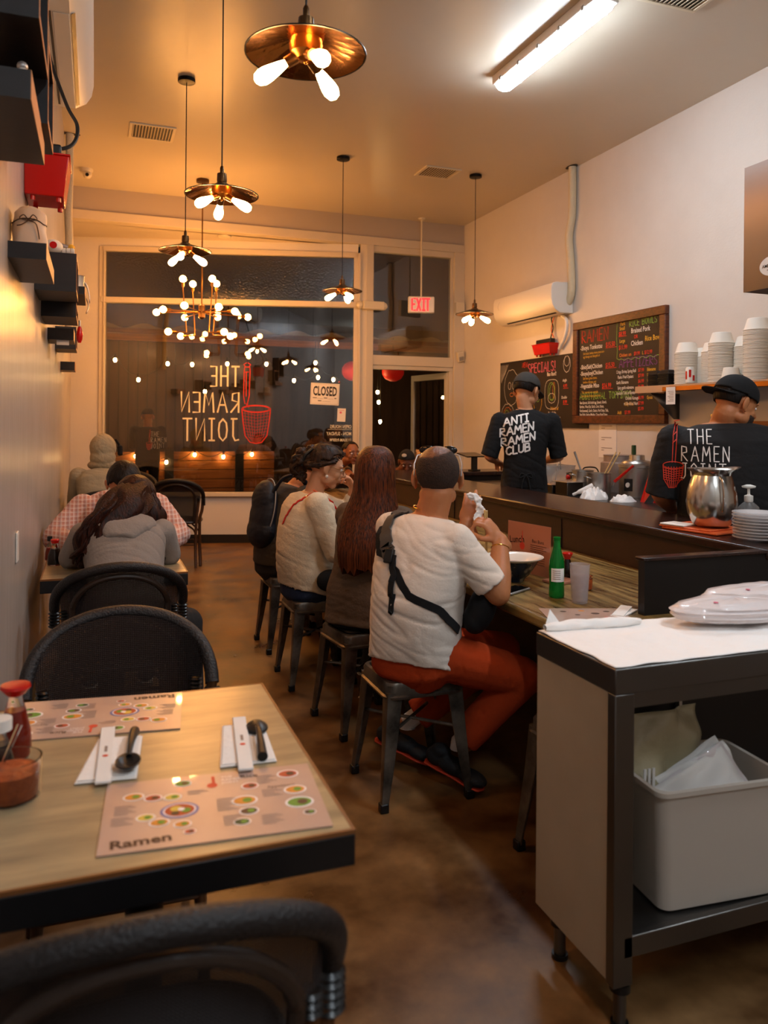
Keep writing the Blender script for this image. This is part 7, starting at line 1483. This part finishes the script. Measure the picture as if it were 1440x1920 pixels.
root, T, shirt, J = figure('person from behind with pale stone hood up, at the farthest table', (.05, 6.95, .565), (.05, 7.07, 1.03), (0, 1), (.065, 7.12, 1.175), (.0, 1, -.15), sw=.19, hipw=.18, tw=.18, td=.145, skin='skin_tan', top='hood_stone', bottom='cloth_black', sleeve=1.9, hem=.02, famp=.008, fseed=51, sleeve_r=1.5)
sb = SB(); sb.ell((0, -.035, .035), (.108, .125, .122), T); sb.ell((0, -.045, -.05), (.105, .105, .09), T); sb.ell((0, -.03, -.11), (.125, .095, .05), T); sculpt(sb, 'hood', root, 'hood_stone', .007, 3, disp=folds(.007, 7, (.6, .2, .7), 14))
mb = MB(); mb.tube(catmull([T @ V(.10, -.03, .11), T @ V(.135, -.02, .05), T @ V(.14, -.02, -.03)], 6), [.01]*6+[.022]*6+[.01], 'cloth_black', 10); mb.build('headphone_edge', root)

# kitchen staff
root, T, shirt, J = figure('man in black ANTI RAMEN RAMEN CLUB t-shirt and grey cap standing behind the bar', (3.125, 5.36, .98), (3.125, 5.345, 1.560), (.42, .91), (3.15, 5.37, 1.698), (.88, .42, -.40), sw=.200, hipw=.165, tw=.165, td=.125, skin='skin_light', top='cloth_black', bottom='cloth_charcoal', sleeve=.92, stand=True, famp=.007, fseed=61, fdir=(.6, .3, .9), face=True, shoulder_drop=.05, sleeve_r=1.42, arm_r=(.050, .042, .029), neck_r=.054, hs=1.12, hem=.03,
    arms={1: dict(sh=(3.30, 5.255, 1.47), el=(3.37, 5.26, 1.20), wr=(3.40, 5.46, 1.16), curl=.5), -1: dict(sh=(2.945, 5.425, 1.47), el=(2.87, 5.45, 1.20), wr=(3.02, 5.62, 1.15), curl=.5)})
bv = bvh_of(shirt)
for s_, w_ in ((-1, 0),): pass
shell('short_hair', root, T, 'hair_black', (0, -.020, .031), (.092, .112, .100), lambda u: u.y < .25 and u.z > -.55 and not (u.z < -.05 and u.y > -.15), amp=.002, thick=.004)
def cap(parent, T, m, back=False, label=None, s=1):
    shell('cap_crown', parent, T, m, (0, -.016*s, .038*s), (.086*s, .104*s, .092*s), lambda u: u.z > -.02+.10*u.y*(1 if not back else -1)-.05, amp=.001, thick=.005)
    d = -1 if back else 1
    def f(u, v):
        a = (u-.5)*2.2; r = .100+.068*v; x = math.sin(a)*(.082+.004*v)*s; y = d*(math.cos(a)*.100+.070*v*math.cos(a*.55))*s-.012*s
        return V(x, y, (.038-.010*v-.25*x*x/s+(-.012 if d > 0 else .0)+(0 if d > 0 else -.012))*1.0*s)
    mb = MB(); mb.grid(f, 18, 8, m, T); mb.build('cap_brim', parent, solid=.004)
    mb = MB(); mb.ball((0, -.016*s, .131*s), .007, m, 10, 6, T); mb.build('cap_button', parent)
cap(root, T, 'cap_grey', s=1.13)
mb = MB(); mb.tube([T @ V(.05*k/4, -.126+.006*(k/4)**2, .015) for k in range(-4, 5)], .006, 'cloth_charcoal', 8, flat=.5); mb.build('cap_strap', root)
def word(s, h, wsc=1, gap=.22): st_, wd = strokes_of(s, h, gap, wscale=wsc); return [[(a-wd/2, b) for a, b in p] for p in st_], wd
Rk, fk = J['R'], J['f']; ob = V(3.035, 5.24, 1.455); yb = V(.04, 0, 1)
G['l'] = G['I']
for s, dx, dz, h, ws in (('ANTI', -.045, -.008, .060, 1.25), ('RAMEN', -.038, -.080, .060, 1.2), ('RAMEN', -.028, -.154, .060, 1.2), ('CLUB', -.028, -.228, .060, 1.2)):
    st_, wd = word(s, h, ws, .20); wv = [[(a+dx, b+dz+.22*a) for a, b in p] for p in st_]
    # thicken: serifs and heavy pen
    fine = []
    for p in wv:
        q = []
        for (x0, y0), (x1, y1) in zip(p, p[1:]): q += [(x0+(x1-x0)*k/5, y0+(y1-y0)*k/5) for k in range(5)]
        fine.append(q+[p[-1]])
    shirt_print('shirt_lettering', root, bv, ob, Rk, yb, fine, .0118, 'print_white', .0035)
mb = MB(); nk = [V(3.128, 5.345, 1.565)+Rk*math.cos(a)*.072+fk*math.sin(a)*.068+V(0, 0, .020*math.sin(a)) for a in [PI+.0+k*PI/16 for k in range(17)]]; mb.tube(nk, .010, 'cloth_charcoal', 8, flat=.4); mb.build('apron_strap', root)
sb = SB(); sb.loft([((3.13, 5.375, .70), .190, .150), ((3.128, 5.37, .95), .182, .148), ((3.126, 5.365, 1.06), .174, .140)], J['R']); sculpt(sb, 'apron', root, 'cloth_charcoal', .008, 3, disp=folds(.012, 3, (1, .5, 0), 14))
mb = MB(); c = V(3.125, 5.36, 1.06)-fk*.155
for sx in (-1, 1): mb.tube(catmull([c, c+Rk*sx*.02-V(0, 0, .04), c+Rk*sx*.035-V(0, 0, .14), c+Rk*sx*.03-V(0, 0, .24)], 6), .006, 'cloth_black', 6); mb.tube(catmull([c, c+Rk*sx*.035+V(0, 0, .012), c+Rk*sx*.045-V(0, 0, .02), c], 6), .005, 'cloth_black', 6)
mb.build('apron_ties', root)

root, T, shirt, J = figure('big bearded man in black THE RAMEN JOINT shirt and backward black cap', (3.18, 3.33, .95), (3.125, 3.30, 1.465), (.62, .78), (3.155, 3.245, 1.560), (.93, -.12, -.36), sw=.285, hipw=.245, tw=.255, td=.19, belly=.03, skin='skin_tan', top='cloth_charcoal', bottom='cloth_black', sleeve=.95, stand=True, famp=.006, fseed=71, face=True, arm_r=(.068, .054, .036), sleeve_r=1.36, neck_r=.068, hem=.05, shoulder_drop=.05, jaw=1.18, hs=1.13,
    arms={1: dict(sh=(3.36, 3.11, 1.37), el=(3.46, 3.02, 1.12), wr=(3.56, 3.16, 1.05), curl=.5), -1: dict(sh=(2.915, 3.43, 1.365), el=(2.875, 3.48, 1.08), wr=(3.05, 3.62, .99), curl=.5)})
bv = bvh_of(shirt)
cap(root, T, 'cloth_black', True, s=1.15)
shell('beard', root, T, 'stubble', (0, .040, -.056), (.070, .071, .070), lambda u: (u.z < .25 and u.y > -.45 and not (u.y > .55 and u.z > -.1 and abs(u.x) < .5)), amp=.004, thick=.005)
shell('short_hair', root, T, 'hair_black', (0, -.020, .032), (.092, .113, .101), lambda u: u.y < .35 and -.50 < u.z < .3 and not (u.z < -.05 and u.y > -.15), amp=.002, thick=.003)
mb = MB(); mb.tube(catmull([V(3.165, 3.29, 1.475)+J['R']*math.cos(a)*.095+J['f']*math.sin(a)*.085+V(0, 0, .025+.02*math.sin(a)) for a in [PI+k*PI/12 for k in range(13)]], 2), .010, 'chalk_yellow', 8, flat=.5); mb.build('neck_strap', root)
Rk = J['R']; ob = V(2.825, 3.24, 1.355); yb = V(.03, 0, 1)
for s, dz, h in (('THE', 0, .074), ('RAMEN', -.090, .076), ('JOINT', -.182, .080)):
    st_, wd = strokes_of(s, h, .24, wscale=.72)
    shirt_print('shirt_lettering', root, bv, ob, Rk, yb, [[(a+.015-(.03 if s != 'THE' else 0), b+dz) for a, b in p] for p in st_], .0055, 'print_white', .003)
lad = [[(-.06, -.10), (-.055, .05), (-.045, .10), (-.035, .10), (-.038, .04), (-.045, -.10)], [(-.058, .0), (-.042, .02)], [(-.057, .04), (-.041, .06)], [(-.045, .10), (-.055, .115), (-.030, .12)]]+[[(-.055-.05*math.cos(a), -.115+.018*math.sin(a)) for a in [2*PI*k/20 for k in range(21)]], [(-.105, -.115), (-.10, -.19), (-.075, -.235), (-.045, -.235), (-.015, -.19), (-.005, -.115)]]+[[(-.055+.045*u, -.125), (-.055+.042*u, -.18), (-.055+.025*u, -.232)] for u in (-.8, -.5, -.2, .1, .4, .7)]+[[(-.102, -.13-.012*k), (-.055, -.14-.012*k), (-.008, -.13-.012*k)] for k in range(6)]
shirt_print('shirt_logo', root, bv, ob, Rk, yb, lad, .0045, 'menu_logo', .003)
bvc = None
mb = MB()
for k in range(3): mb.box((-.085+0*k, -.055+k*.004, .062+k*.014), (-.0835, -.015+k*.004, .070+k*.014), 'ink_grey', T)
mb.build('cap_lettering', root)

# staff member standing outside behind the glass
root, T, shirt, J = figure('man in black shirt and cap standing outside the window with his back to us', (.72, 11.9, .92), (.72, 11.9, 1.36), (.1, 1), (.72, 11.92, 1.50), (.1, 1, -.15), sw=.20, hipw=.17, tw=.175, td=.13, skin='skin_tan', top='cloth_black', bottom='cloth_black', sleeve=.95, stand=True, vox=.011, sleeve_r=1.4)
cap(root, T, 'cloth_black', False)
bv = bvh_of(shirt)
for s, dz in (('THE', 0), ('RAMEN', -.085), ('JOINT', -.17)):
    st_, wd = strokes_of(s, .07, .24, wscale=.72); shirt_print('shirt_lettering', root, bv, V(.76, 11.78, 1.22), J['R'], (0, 0, 1), [[(a, b+dz) for a, b in p] for p in st_], .006, 'print_white', .004)
shirt_print('shirt_logo', root, bv, V(.78, 11.78, 1.22), J['R'], (0, 0, 1), [[(a*.8, b*.8) for a, b in p] for p in lad], .005, 'menu_logo', .004)
